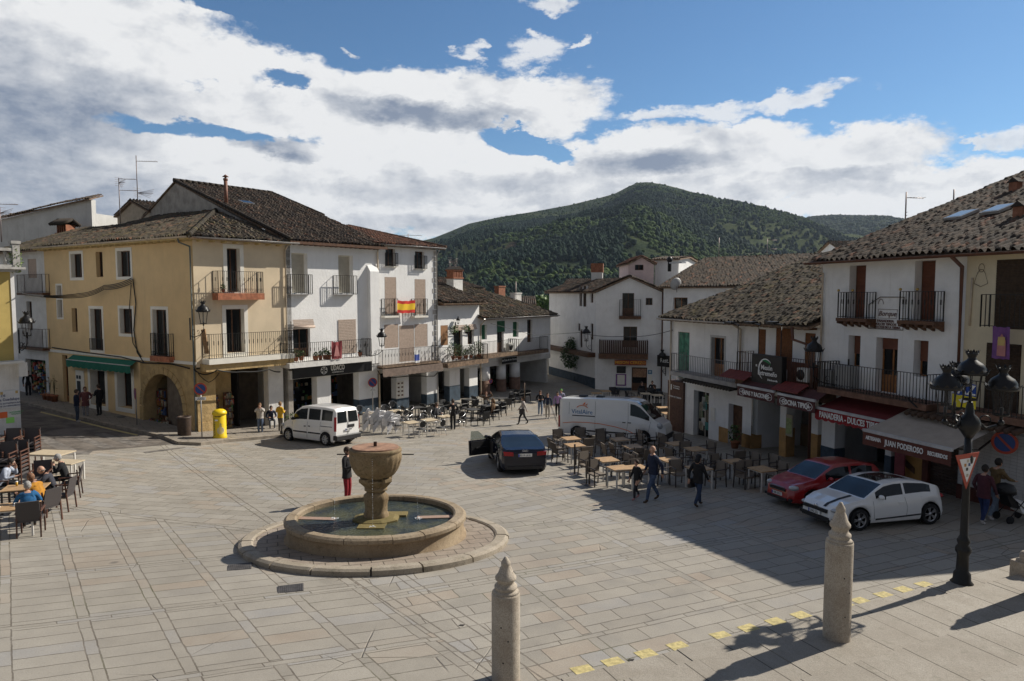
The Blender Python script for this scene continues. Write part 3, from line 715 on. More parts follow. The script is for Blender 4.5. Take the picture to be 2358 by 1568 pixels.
def window(f,R4,kind='glass',frame=WOOD,trim=None,tw=.13,sill=None,fill=None,depth=.28,hole=True,mull=1,trans=None,name='window'):
 """R4 = (s0, s1, z0, z1) of the opening; the opening itself is cut when the wall is built"""
 a,b,c,d=R4
 if hole: f.holes.append(R4)
 y=depth-.05 if hole else -.02;w=.055
 mb=f.mb(frame)
 for x0,x1,z0,z1 in ((a,a+w,c,d),(b-w,b,c,d),(a+w,b-w,d-w,d),(a+w,b-w,c,c+w)): mb.box(x0,x1,y-.04,y+.04,z0,z1)
 if kind in ('glass','door'):
  for k in range(1,mull+1): x=a+(b-a)*k/(mull+1);mb.box(x-.03,x+.03,y-.035,y+.035,c+w,d-w)
  if trans: z=c+(d-c)*trans;mb.box(a+w,b-w,y-.033,y+.033,z-.025,z+.025)
 fr=mb.build(name,None,f.root)
 if kind in ('glass','door'): f.mb(PANE).box(a+w,b-w,y-.008,y+.008,c+w,d-w).build('pane',None,fr)
 if kind == 'door': f.mb(frame).box(a+w,b-w,y-.03,y-.012,c+w,c+(d-c)*.32).build('panel',None,fr)
 if kind in ('shutter','blind'):
  m=f.mb(fill or BLINDW);n=max(3,int((d-c)/(.05 if kind == 'shutter' else .075)))
  yy=y-.03 if kind == 'shutter' else (y-.03 if not hole else y-.1)
  for i in range(n):
   z0=c+(d-c)*i/n;z1=c+(d-c)*(i+1)/n-.008
   m.add([(a+.02,yy,z0),(b-.02,yy,z0),(b-.02,yy-.014,z1),(a+.02,yy-.014,z1),(b-.02,yy,z1+.008),(a+.02,yy,z1+.008)],[(0,1,2,3),(3,2,4,5)])
  m.build('roller_shutter' if kind == 'shutter' else 'blind',None,fr)
 if kind == 'leaf':
  m=f.mb(fill or GREEN)
  for (x0,x1) in ((a+.02,(a+b)/2-.008),((a+b)/2+.008,b-.02)):
   m.box(x0,x1,y-.05,y-.01,c+.02,d-.02)
   for k in range(2): z0=c+(d-c)*(.06+.48*k);m.box(x0+.06,x1-.06,y-.065,y-.05,z0,z0+(d-c)*.4)
  m.build('shutter',None,fr)
 if trim:
  m=f.mb(trim)
  for x0,x1,z0,z1 in ((a-tw,a,c-tw,d+tw),(b,b+tw,c-tw,d+tw),(a,b,d,d+tw),(a,b,c-tw,c)): m.box(x0,x1,-.025,.01,z0,z1)
  if hole:
   for x0 in (a,b-.012): m.box(x0,x0+.012,.011,y-.045,c,d)
   m.box(a+.013,b-.013,.011,y-.045,d-.012,d)
  m.build('trim',None,fr)
 if sill: f.mb(sill).box(a-.08,b+.08,-.10,.02,c-.07,c).build('sill',None,fr)
 return fr
def railing(mb,pts,z0,z1,gap=.115,r=.008,rail=.02,knobs=False,low=None):
 """pts: plan polyline"""
 for i in range(len(pts)-1):
  a,b=Vector(pts[i]),Vector(pts[i+1]);L=(b-a).length;n=max(1,int(L/gap))
  for z in (z0+.04,z1)+((z0+.2,) if low else ()): mb.bar((a.x,a.y,z),(b.x,b.y,z),rail*1.6 if z == z1 else rail,rail)
  for k in range(n+1):
   p=a.lerp(b,k/n);q=.016 if k in (0,n) else r
   mb.bar((p.x,p.y,z0),(p.x,p.y,z1),q*2)
   if knobs and k % 2 == 0: mb.box(p.x-.017,p.x+.017,p.y-.017,p.y+.017,z0+(z1-z0)*.55,z0+(z1-z0)*.72)
   if low: mb.ball((p.x,p.y,z0+.12),.028,5,4)
def balcony(f,s0,s1,zf,zr,dep,slab=None,th=.14,rmat=IRON,knobs=False,low=None,over=.05,slabmat=None,corbels=None,name='balcony',gap=.115,y0=0.0):
 m=f.mb(slabmat or slab or WOOD).box(s0-over,s1+over,-dep-over,y0-.002 if y0 else -.003,zf-th,zf);o=m.build(name,None,f.root)
 mr=f.mb(rmat);railing(mr,[(s0,-.01),(s0,-dep),(s1,-dep),(s1,-.01)],zf+.01,zr,gap=gap,knobs=knobs,low=low);mr.build('railing',None,o)
 if corbels:
  mc=f.mb(corbels);n=max(2,int((s1-s0)/.32))
  for i in range(n+1):
   s=s0+(s1-s0)*i/n
   mc.prism([(s-.05,0,zf-th-.22),(s-.05,0,zf-th-.003),(s-.05,-dep,zf-th-.003),(s-.05,-dep,zf-th-.09),(s-.05,-dep*.5,zf-th-.12)],(.1,0,0))
  mc.build('corbel',None,o)
 return o
def pipe(f,pts,mat=ZINC,r=.045,name='downpipe'):
 m=f.mb(mat);m.tube(pts,r,8);return m.build(name,None,f.root)
def gutter(f,s0,s1,z,y=-.45,mat=ZINC):
 m=f.mb(mat);vs=[];fs=[]
 for s in (s0,s1):
  for k in range(7): t=PI+PI*k/6;vs.append((s,y+.075*math.cos(t),z+.075*math.sin(t)))
 for k in range(6): fs.append((k,k+1,7+k+1,7+k))
 m.add(vs,fs,True);m.tube([(s0,y-.075,z),(s1,y-.075,z)],.012,5);return m.build('gutter',None,f.root)
def pillar(f,s0,s1,z1,y0=0.0,dep=.5,mat=WHITE,base=None,zbase=.9,z0=-1.2,name='pillar'):
 if base:
  o=f.mb(mat).box(s0,s1,y0,y0+dep,zbase,z1).build(name,None,f.root)
  f.mb(base).box(s0-.012,s1+.012,y0-.012,y0+dep+.012,z0,zbase).build('painted_base',None,o)
 else: o=f.mb(mat).box(s0,s1,y0,y0+dep,z0,z1).build(name,None,f.root)
 return o
def shell(f,s0,s1,z1,dep,mat,z0=-1.5,y0=.35,left=True,right=True,back=True,zl=None):
 m=f.mb(mat)
 if left: m.box(s0,s0+.3,y0,dep,z0,z1)
 if right: m.box(s1-.3,s1,y0,dep,z0,z1)
 if back: m.box(s0,s1,dep,dep+.3,z0,z1)
 return m.build('side_wall',None,f.root)
LET={}
def letters(f,body,s,z,size,mat=WHITEP,y=-.02,parent=None,**k):
 o=textmesh(body,size,mat,parent or f.root,loc=(0,0,0),**k);o.data.transform(f.T @ Matrix.Translation((s,y,z)));return o
# ------------------------------------------------------------ corner house (ochre side on the street, cream side on the plaza)
ZC=ground(C0.x,C0.y)
SD=Vector((.847,-.531))
f2=facade_for('corner_house',C0,DROW,'three-storey ochre yellow corner house with cream window surrounds and an arched shop doorway','house')
ZC=f2.zb
LEN1=15.2;P1s=C0-SD.normalized()*LEN1
f1=Facade(P1s,SD,ZC,f2.root)
EAVE=f2.Z(440,551)
S1c=LEN1
def build_corner():
 f,r=f1,f1.rect
 for (u0,u1,v0,v1,kd,tr) in [(164,189,584,639,'glass',1),(271,301,577,637,'glass',1),(221,236.5,579.5,637.7,'slit',0),(131,142,657,679,'slit',.6),(133,144,690,731,'slit',.6),
          (165.5,178,709.6,764.5,'slit',0),(210,236,711,806,'glass',1),(276.7,305.5,710.5,768.4,'glass',1),(353,385,712.6,821,'glass',1)]:
  R4=r(u0,u1,v0,v1);window(f,R4,'glass',WOOD,TRIM if tr else None,tw=.16 if tr == 1 else .1,mull=0 if kd == 'slit' else 1,depth=.30)
 s0,s1=f.S(343,.25),f.S(385,.25);zf=f.Z(364,820,.25)
 balcony(f,s0,s1,zf,f.Z(364,768,.25),.25,slabmat=TERRA,th=.28,knobs=True,low=True)
 mr=f.mb(IRON);a=r(208,238,776,806);railing(mr,[(a[0],-.03),(a[1],-.03)],a[2],a[3]-.1,gap=.09);mr.build('railing',None,f.root)
 door=r(145,157,818,912);window(f,(door[0],door[1],-.3,door[3]),'door',WOODO,None,mull=0)
 shops=[]
 for (u0,u1,v0,v1) in [(209,243,853,933),(271,304,857,939)]:
  R4=r(u0,u1,v0,v1);w=window(f,R4,'glass',WOOD,TRIM,tw=.24,mull=0,depth=.5,name='shop_window');shops.append(R4)
 mt=r(176,195,853,912);m=f.mb(TRIM).box(mt[0],mt[1],-.03,.0,mt[2]-.2,mt[3]);mo=m.build('meter_panel',None,f.root)
 f.mb(BLACKP).box(mt[0]+.1,mt[0]+.3,-.045,-.031,mt[3]-.5,mt[3]-.3).box(mt[0]+.4,mt[0]+.6,-.045,-.031,mt[3]-.5,mt[3]-.3).box(mt[0]+.15,mt[0]+.55,-.045,-.031,mt[2],mt[2]+.9).build('meter_box',None,mo)
 ar=r(331,421,862,982);sc=(ar[0]+ar[1])/2;rad=(ar[1]-ar[0])/2;ztop=ar[3];zs=ztop-rad
 f.holes.append((ar[0]-.001,ar[1]+.001,-2.5,ztop+.001))
 zband=f.Z(300,826)
 su=f.S(316)
 m=f.mb(YELLOW);holed_wall(m,0,S1c,zband,EAVE,[h for h in f.holes if h[3] > zband+.3],.42);wl=m.build('wall',None,f.root)
 m=f.mb(YELLOW);hs=[h for h in f.holes if h[3] <= zband+.3];holed_wall(m,0,su,-2.5,zband,[(h[0],h[1],h[2],min(h[3],zband-.01)) for h in hs[:-1]],.42);m.build('wall',None,f.root)
 m=f.mb(OCHST);holed_wall(m,su,S1c,-2.5,zband,[hs[-1]],.6)
 N=22;vs=[];fs=[]
 for k in range(N+1):
  t=PI-PI*k/N;x,z=sc+rad*math.cos(t),zs+rad*math.sin(t)
  vs += [(x,0,z),(x,0,ztop+.001),(x,.6,z)]
 for k in range(N): fs += [(3*k,3*k+3,3*k+4,3*k+1),(3*k+2,3*k+5,3*k+3,3*k)]
 m.add(vs,fs)
 m.build('stone_wall',None,f.root)
 m=f.mb(OCHST)
 for k in range(15):
  t0,t1=PI*k/15+.01,PI*(k+1)/15-.01
  m.prism([(sc+rr*math.cos(t),-.001,zs+rr*math.sin(t)) for rr,t in ((rad+.02,t0),(rad+.02,t1),(rad+.36,t1),(rad+.36,t0))],(0,-.035,0))
 for sg in (-1,1):
  x=sc+sg*(rad+.19)
  for k in range(4): m.box(x-.17,x+.17,-.036,-.001,-.55+k*(zs+.5)/4,-.57+(k+1)*(zs+.5)/4)
 m.build('arch_surround',None,f.root)
 f.mb(TRIM).box(0,S1c+.04,-.05,-.002,zband-.02,zband+.14).build('string_course',None,f.root)
 m=f.mb(M('yellow_eave_board',(.55,.42,.2),.8,.1));m.box(-.2,S1c+.5,-.52,-.46,EAVE-.03,EAVE+.12)
 k=.2
 while k < S1c: m.box(k,k+.1,-.46,-.003,EAVE-.1,EAVE+.02);k += .62
 m.build('eave_board',None,f.root);gutter(f,-.2,S1c+.55,EAVE+.1,-.6,PIPEG)
# ---- plaza side
 f=f2;r=f.rect;SL=f.S(659);build_corner.SL=SL
 d1=r(523,553,571.6,672);window(f,d1,'glass',WOOD,TRIM,tw=.2,mull=1,depth=.42)
 d2=r(521,563,711,812);window(f,d2,'glass',WOOD,TRIM,tw=.2,mull=1,depth=.42)
 dep=.55;balcony(f,f.S(503,dep),f.S(606,dep),f.Z(555,675,dep),f.Z(555,625,dep),dep,slabmat=TERRA,th=.34,knobs=True,low=True)
 zb2=f.Z(530,838)
 m=f.mb(CREAM);holed_wall(m,0,SL,zb2-.05,EAVE,f.holes,.42);m.build('wall',None,f.root)
 dep=.7;bz=f.Z(550,823,dep);bo=balcony(f,.35,SL-.05,bz,f.Z(550,767,dep),dep,slabmat=TRIM,th=.26,knobs=True,low=True,name='balcony')
 f.mb(OCHST).box(.2,SL,-.62,.4,bz-.62,bz-.264).build('lintel_beam',None,f.root)
 ZP=bz-.62
 ps=f.S(490);m=f.mb(OCHST);m.box(.0,ps,.0,.55,-1.2,ZP+.1);m.box(-.02,ps+.05,-.05,.6,-1.2,.55);o=m.build('pillar',None,f.root)
 pr=f.S(613);m=f.mb(WHITE2);m.box(pr,f.S(647),0,.5,-1.2,ZP+.3);m.build('pillar',None,f.root)
 m=f.mb(M('shade_darkened_cream',(.17,.135,.10),.9,.15));m.box(.0,SL,3.2,3.4,-1.5,ZP+.3);m.box(0,SL,.3,3.2,ZP+.3,ZP+.45);m.box(.0,.3,.6,3.2,-1.5,ZP+.3);m.build('arcade_wall',None,f.root)  # back wall plaster darkened in its colour to stand for arcade shade
 m=f.mb(DARKIN);m.box(1.3,2.9,3.15,3.19,-1.5,1.7);m.build('shop_door',None,f.root)
 m=f.mb(WHITE2).box(SL-.02,SL+.2,.5,3.2,-1.5,ZP+.3);m.build('arcade_wall',None,f.root)
 m=f.mb(GREYW);m.add([],[]);
 back=f1.mb(WHITE2);back.box(0,.3,.45,6,-2.5,EAVE);back.build('side_wall',None,f.root)
 m=f.mb(M('yellow_eave_board'));m.box(-.5,SL+.05,-.52,-.46,EAVE-.03,EAVE+.12);k=.2
 while k < SL: m.box(k,k+.1,-.46,-.003,EAVE-.1,EAVE+.02);k += .62
 m.build('eave_board',None,f.root);gutter(f,-.5,SL+.5,EAVE+.1,-.6,ZINC)
 pipe(f1,[(S1c-.35,-.55,EAVE+.05),(S1c-.35,-.5,EAVE-.15),(S1c-.08,-.1,EAVE-.35),(S1c-.08,-.07,3),(S1c-.08,-.07,-.6)],M('grey_green_pipe',(.13,.15,.14),.5))
 pipe(f,[(SL-.08,-.5,EAVE+.05),(SL-.06,-.08,EAVE-.3),(SL-.06,-.08,bz-.1)],PIPEG)
 f1.mb(DARKIN).box(.4,S1c-1,.47,.5,-2,zband-.3).build('shop_interior',None,f.root) if False else None
 m=f1.mb(DARKIN)
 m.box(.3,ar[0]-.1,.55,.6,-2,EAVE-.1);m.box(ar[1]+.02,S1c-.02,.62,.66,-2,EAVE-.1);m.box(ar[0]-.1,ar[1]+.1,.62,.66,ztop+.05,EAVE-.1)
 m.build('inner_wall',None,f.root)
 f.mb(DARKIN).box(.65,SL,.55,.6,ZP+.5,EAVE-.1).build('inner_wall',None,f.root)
 m=f1.mb(OCHST);m.box(ar[0]-.4,ar[0]-.02,.6,3.0,-2.5,ztop+.3);m.box(ar[1]+.02,ar[1]+.3,.6,2.6,-2.5,ztop+.3);m.box(ar[0]-.4,ar[1]+.3,.6,3.0,ztop+.3,ztop+.5);m.build('porch_wall',None,f.root)
 f1.mb(DARKIN).box(ar[0]-.4,ar[1]+.3,3.0,3.1,-2.5,ztop+.3).build('porch_back',None,f.root)
 return ar,ztop,shops
ARCH=build_corner();SL2=build_corner.SL
def corner_roof():
 f=f2;L=lambda P: f.W.inverted() @ Vector(P)
 PW=C0+DROW*SL2;gd=Vector((-.766,.643))
 B=8.1;apex=ON(497,485,Vector((PW.x,PW.y,0)),Vector((DROW.x,DROW.y,0)))
 e0=f.W @ Vector((-.62,-.55,EAVE+.12));e2=f.W @ Vector((SL2+.02,-.55,EAVE+.12));e1=f1.W @ Vector((-.3,-.55,EAVE+.12))
 e0=Vector(((f1.W @ Vector((S1c+.62,-.55,0))).x,(f1.W @ Vector((S1c+.62,-.55,0))).y,f.zb+EAVE+.12))
 n=(e0-e1).cross(apex-e1)
 tl=[ON(u,v,e0,n) for (u,v) in ((352,499),(294,515),(205,536),(120,556))]
 roof_sheet('roof',[L(p) for p in [e1,e0,apex]+tl],(L(e1),L(e0)),TILEG,f.root,seed=3,jit=1.6)
 roof_sheet('roof',[L(p) for p in [e0,e2,apex]],(L(e0),L(e2)),TILEG,f.root,seed=4,jit=1.6)
 m=MB().mat(TILEG)
 for a,b in ((e0,apex),): ridge_caps(m,L(a)+Vector((0,0,.05)),L(b)+Vector((0,0,.05)),.15)
 m.build('ridge_tiles',None,f.root)
 m=MB().mat(GREYW);top=[L(p) for p in tl]
 P=[L(apex)]+top;
 for i in range(len(P)-1):
  a,b=P[i],P[i+1];m.add([(a.x,a.y,a.z-.05),(b.x,b.y,b.z-.05),(b.x,b.y,b.z-3),(a.x,a.y,a.z-3)],[(0,1,2,3)])
 m.build('rear_wall',None,f.root)
 return apex,tl
APEX,TLP=corner_roof()
# ------------------------------------------------------------ white three-storey house with the supermarket
SG=SL2;S3=f2.S(868)
p3=C0+DROW*SG
f3=facade_for('supermarket_house',p3,DROW,'white three-storey house with a long first-floor balcony above the black supermarket sign','house',zb=ZC)
L3=S3-SG
E3=f3.Z(765,567)
def build_f3():
 f,r=f3,f3.rect
 for (u0,u1,v0,v1) in [(671.5,708.5,582.5,675),(779.5,813,588,675)]:
  window(f,r(u0,u1,v0,v1),'shutter',TRIM,None,fill=BLINDW,depth=.40)
 for (u0,u1,v0,v1) in [(669.5,719,632,677),(776,822,634.6,677.5)]:
  s0,s1,z0,z1=r(u0,u1,v0,v1,.35);balcony(f,s0,s1,z0,z1,.35,slabmat=ZINC,th=.03,over=.0,gap=.12)
 window(f,r(675,714.5,757,823),'door',WOOD,None,depth=.32)
 window(f,r(780,818.5,736,814),'glass',WOOD,None,depth=.3)
 bl=f.mb(BLIND);a=r(780,818.5,735,813)
 for k in range(22): z=a[2]+(a[3]-a[2])*k/22;bl.box(a[0]-.03,a[1]+.03,-.035,-.02,z,z+(a[3]-a[2])/22-.012)
 bl.build('hanging_blind',None,f.root)
 a=r(671,718,735,752);bl=f.mb(BLIND)
 for k in range(5): z=a[2]+(a[3]-a[2])*k/5;bl.box(a[0],a[1],-.12-.03*(5-k),-.1-.03*(5-k),z,z+(a[3]-a[2])/5-.01)
 bl.tube([(a[0],-.28,a[2]-.02),(a[1],-.28,a[2]-.02)],.075,8);bl.build('rolled_blind',None,f.root)
 zb=f.Z(765,845)
 m=f.mb(WHITE);holed_wall(m,0,L3,zb,E3,f.holes,.40);m.build('wall',None,f.root)
 s0,s1=f.S(846),f.S(866.5);z1=f.Z(856,614);m=f.mb(WHITE);m.box(s0,s1,-.3,-.003,zb,z1-.3);m.prism([(s0,-.3,z1-.3),(s0,-.003,z1-.3),(s0,-.003,z1+.1)],(s1-s0,0,0));m.build('boxed_flue',None,f.root)
 dep=.9;zf=f.Z(760,829,dep)
 b=balcony(f,f.S(664,dep)+.0,f.S(853,dep),zf,f.Z(760,786,dep),dep,slabmat=WHITE2,th=.28,knobs=True,gap=.13)
 zt=zf-.9
 m=f.mb(BLACKP);m.box(.1,L3-.75,-.35,-.27,zt-.05,zf-.30);sg=m.build('sign_board',None,f.root)
 cs=f.S(765,.36);cz=f.Z(765,843,.36);letters(f,'UDACO',f.S(775,.36),f.Z(775,847,.36),.43,y=-.36,parent=sg,bold=.008,sx=.62);letters(f,'SUPERMERCADOS',f.S(775,.36),f.Z(775,856.5,.36),.1,y=-.36,parent=sg)
 m=f.mb(WHITEP);c=(f.S(743,.36),f.Z(743,853,.36))
 for k in range(20):
  t0,t1=2*PI*k/20,2*PI*(k+1)/20;m.prism([(c[0]+q*math.cos(t),-.352,c[1]+q*math.sin(t)) for q,t in ((.20,t0),(.20,t1),(.225,t1),(.225,t0))],(0,-.008,0))
 for t in (.4,1.57,2.74,3.9,5.5): m.prism([(c[0]+.15*math.cos(t)+.05*math.cos(a),-.352,c[1]+.15*math.sin(t)+.05*math.sin(a)) for a in (0,1.57,3.14,4.71)],(0,-.008,0))
 m.box(c[0]-.012,c[0]+.012,-.36,-.352,c[1]-.17,c[1]+.12);m.build('emblem',None,sg)
 f.mb(WHITE2).box(0,L3,-.26,.45,zt-.08,zb+.02).build('lintel_beam',None,f.root)
 for u0,u1 in ((726,758),(823,867)):
  pillar(f,f.S(u0),min(f.S(u1),L3-.02),zt-.08,dep=.55,mat=WHITE,base=BLUEB if u0 > 800 else None,zbase=.55)
 m=f.mb(M('shade_darkened_plaster',(.13,.112,.095),.9,.15));m.box(0,L3,3.6,3.8,-1.5,zt+.2);m.box(0,L3,.45,3.6,zt+.0,zt+.15);m.box(L3-.1,L3,.6,3.6,-1.5,zt);m.build('arcade_wall',None,f.root)  # depth of shade under the arcades is put into this plaster's colour
 m=f.mb(WOOD);m.box(.6,1.9,3.52,3.59,-1.5,1.9);m.build('shop_door',None,f.root)
 o=f.mb(PANE).box(2.4,L3-.6,3.53,3.59,-.6,2.0).build('shop_window',None,f.root)
 gm=[M('goods_'+n,c,.6,.2,9) for n,c in (('red',(.35,.06,.04)),('cream',(.5,.45,.34)),('green',(.08,.2,.08)),('blue',(.07,.12,.26)),('orange',(.5,.24,.06)),('brown',(.16,.09,.05)))]
 m=f.mb()
 for k in range(60):
  m.mat(random.choice(gm));s=random.uniform(2.4,L3-.7);z=-.5+random.randrange(5)*.45;m.box(s,s+random.uniform(.08,.22),3.44,3.52,z,z+random.uniform(.12,.32))
 tag(m.build('goods_on_shelves',None,f.root),kind='stuff')
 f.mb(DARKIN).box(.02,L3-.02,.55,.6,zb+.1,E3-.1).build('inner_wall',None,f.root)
 m=f.mb(WOOD);k=.1
 while k < L3: m.box(k,k+.09,-.62,-.003,E3-.06,E3+.06);k += .35
 m.box(-.05,L3+.35,-.64,-.60,E3-.04,E3+.12);m.build('rafters',None,f.root)
build_f3()
GM=[MATS[k] for k in MATS if k.startswith('goods_')]
def f3_roof():
 f=f3;L=lambda P: f.W.inverted() @ Vector(P)
 e0=f.W @ Vector((-.05,-.65,E3+.12));e1=f.W @ Vector((L3+.35,-.65,E3+.12))
 g0=ON(403,417,f.W @ Vector((0,0,0)),Vector((DROW.x,DROW.y,0)))
 n=(e1-e0).cross(g0-e0);g1=ON(627,446,e0,n);g2=ON(745,497,e0,n)
 roof_sheet('roof',[L(p) for p in (e0,e1,g2,g1,g0)],(L(e0),L(e1)),TILE,f.root,seed=7,jit=1.0)
 lg=L(g0)
 back=(lg.x,lg.y+7.5,lg.z-2.9)
 m=f.mb(GREYW);m.prism([(.0,-.0,-1),(.0,.0,E3),(.0,lg.y,lg.z-.12),(.0,back[1],back[2]-.1),(.0,back[1],-1)],(.3,0,0));m.build('gable_wall',None,f.root)
 lr=L(g1);br=(lr.x,lr.y+7.5,lr.z-2.9)
 roof_sheet('roof',[(-.1,back[1],back[2]+.05),(lr.x+3,br[1],br[2]+.05),(lr.x,lr.y,lr.z),(lg.x-.1,lg.y,lg.z)],((-.1,back[1],back[2]),(lr.x,br[1],br[2])),TILE,f.root,seed=8)
 m=MB().mat(TILE);ridge_caps(m,lg+Vector((-.1,0,.06)),lr+Vector((0,0,.06)),.15);ridge_caps(m,L(e0)+Vector((0,0,.08)),lg+Vector((0,0,.05)),.12);ridge_caps(m,lr+Vector((0,0,.05)),L(g2)+Vector((0,0,.05)),.13);m.build('ridge_tiles',None,f.root)
 p=ON(521,472,e0,n);q=L(p);m=f.mb(M('rusty_flue',(.2,.09,.06),.6,.2,6))
 m.tube([(q.x,q.y,q.z-.1),(q.x,q.y,q.z+1.55)],.11,10);m.tube([(q.x,q.y,q.z+1.5),(q.x,q.y,q.z+1.62)],.14,10);m.lathe([(.2,1.72),(.02,1.86)],10,(q.x,q.y,q.z));m.box(q.x-.02,q.x+.02,q.y-.1,q.y+.1,q.z+1.6,q.z+1.74);m.build('stove_pipe',None,f.root)
 p=L(ON(567,470,e0,n));d=(L(e1)-L(e0)).normalized();up=(lg-L(e0));up -= up.dot(d)*d;up.normalize();nn=d.cross(up)
 m=f.mb(ZINC);m.T=Matrix.Translation(p+nn*.1) @ Matrix((( d.x,up.x,nn.x,0),(d.y,up.y,nn.y,0),(d.z,up.z,nn.z,0),(0,0,0,1)));m.box(-.4,.4,-.35,.35,0,.06);m.mat(PANE).box(-.34,.34,-.29,.29,.061,.07);m.build('skylight',None,f.root)
f3_roof()
# ------------------------------------------------------------ narrow four-storey house with the flag
p4=C0+DROW*S3
f4=facade_for('flag_house',p4,DROW,'narrow white four-storey house with esparto blinds and a flag between its upper balconies','house',zb=ZC-.1)
L4=f4.S(1006);E4=f4.Z(940,571)
def build_f4():
 f,r=f4,f4.rect
 for R_ in [(888,910,572.5,613),(955.6,977,579,619)]:
  R4=r(*R_);window(f,R4,'glass',WOOD,None,sill=TRIM,depth=.3,mull=1)
  m=f.mb(IRON);z0,z1=R4[2],R4[3];railing(m,[(R4[0]-.03,-.0),(R4[0]-.03,-.22),(R4[1]+.03,-.22),(R4[1]+.03,-.0)],z0,z0+(z1-z0)*.75,gap=.1,low=True);m.build('window_guard',None,f.root)
 for R_ in [(886,912.7,638,724),(955,980,643,724)]:
  R4=r(*R_);window(f,R4,'blind',WOOD,None,fill=BLIND,depth=.16)
 for R_ in [(886,916,688,727),(955,984,688,727)]:
  s0,s1,z0,z1=r(*R_,.3);balcony(f,s0,s1,z0,z1,.3,slabmat=TRIM,th=.12,knobs=True,gap=.12,low=True)
 for R_ in [(885,917.5,747,801),(954.7,984.5,746,798)]:
  window(f,r(*R_),'blind',WOOD,None,fill=BLIND,depth=.16)
 window(f,r(919,953.8,749,832),'blind',WOOD,None,fill=BLIND,depth=.16)
 zb=f.Z(940,846)
 m=f.mb(WHITE);holed_wall(m,0,L4,zb,E4,f.holes,.3);m.build('wall',None,f.root)
 m=f.mb(M('grey_quoins',(.50,.48,.45),.9,.08,4));z=zb+.2;k=0
 while z < E4-.3: w=.42 if k % 2 else .28;m.box(L4-w,L4+.012,-.02,-.002,z,z+.3);z += .36;k += 1
 m.build('quoins',None,f.root)
 dep=.75;zf=f.Z(945,838,dep);balcony(f,f.S(879,dep),f.S(1012,dep),zf,f.Z(945,801,dep),dep,slabmat=WOODG,th=.10,knobs=True,gap=.115)
 m=f.mb(M('brown_awning_cloth',(.17,.125,.10),.85,.15,5));z0=zf-.16
 s0,s1=f.S(880,dep)-.1,f.S(1014,dep)+.1;n=26;vs=[];fs=[]
 for k in range(n+1):
  s=s0+(s1-s0)*k/n;vs += [(s,-dep-.05,z0),(s,-dep-.13-.012*(k % 2),z0-.46-.03*(k % 2)),(s,-.05,z0+.05)]
 for k in range(n): fs += [(3*k,3*k+1,3*k+4,3*k+3),(3*k+2,3*k,3*k+3,3*k+5)]
 m.add(vs,fs);m.build('awning',None,f.root)
 f.mb(WHITE2).box(0,L4,-.0,.45,z0-.35,zb+.01).build('lintel_beam',None,f.root)
 for u0,u1 in ((911,939),(981,1008)): pillar(f,f.S(u0),min(f.S(u1),L4),z0-.35,dep=.55,base=BLUEB,zbase=f.Z(u0,919 if u0 < 950 else 909))
 m=f.mb(M('shade_darkened_plaster'));m.box(0,L4,3.8,4,-1.5,z0);m.box(0,L4,.45,3.8,z0-.4,z0-.3);m.build('arcade_wall',None,f.root)
 m=f.mb(PANE);m.box(.5,1.8,3.72,3.79,-.6,1.7);m.box(2.4,3.4,3.72,3.79,-1.5,1.8);m.build('shop_window',None,f.root)
 a=r(912,930,878,917);m=f.mb(TRIM).box(a[0],a[1],-.025,-.003,a[2],a[3]);o=m.build('menu_board',None,f.root)
 m=f.mb(WOOD)
 for k in range(4):
  for j in range(2): s=a[0]+.12+j*.3;z=a[2]+.15+k*.26;m.box(s,s+.16,-.032,-.026,z,z+.1)
 m.build('pictures',None,o)
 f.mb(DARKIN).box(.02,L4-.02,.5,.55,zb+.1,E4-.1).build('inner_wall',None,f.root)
 f.mb(WHITE2).box(L4-.3,L4,.35,10,-1,E4-.05).build('side_wall',None,f.root)
 m=f.mb(WHITE);m.box(-.3,L4+.3,-.42,-.36,E4-.0,E4+.1);m.build('eave_board',None,f.root);gutter(f,-.1,L4+.35,E4+.1,-.5,ZINC)
 pipe(f,[(L4-.1,-.45,E4+.05),(L4-.06,-.08,E4-.35),(L4-.06,-.08,.2),(L4-.06,-.08,-.9)],ZINC)
 pipe(f,[(-.08,-.35,E4+.02),(.02,-.09,E4-.4),(.02,-.09,-.6)],PIPEG,.055)
 Lw=lambda P: f.W.inverted() @ Vector(P)
 e0=f.W @ Vector((-.3,-.5,E4+.12));e1=f.W @ Vector((L4+.4,-.5,E4+.12));g=ON(803,521,f.W @ Vector((L4+.4,0,0)),Vector((DROW.x,DROW.y,0)))
 lg=Lw(g);roof_sheet('roof',[Lw(e0),Lw(e1),lg,(-.3,lg.y,lg.z)],(Lw(e0),Lw(e1)),TILER,f.root,seed=12)
 roof_sheet('roof',[(-.3,lg.y+7,lg.z-2.2),(L4+.4,lg.y+7,lg.z-2.2),lg,(-.3,lg.y,lg.z)],((-.3,lg.y+7,lg.z-2.2),(L4+.4,lg.y+7,lg.z-2.2)),TILER,f.root,seed=13)
 m=MB().mat(TILER);ridge_caps(m,Lw(e1)+Vector((0,0,.06)),lg+Vector((0,0,.05)),.12);m.build('ridge_tiles',None,f.root)
 f.mb(WHITE2).prism([(L4-.3,.3,E4-3),(L4-.3,.3,E4),(L4-.3,lg.y,lg.z-.15),(L4-.3,lg.y,E4-3)],(.3,0,0)).build('side_wall',None,f.root)
build_f4()
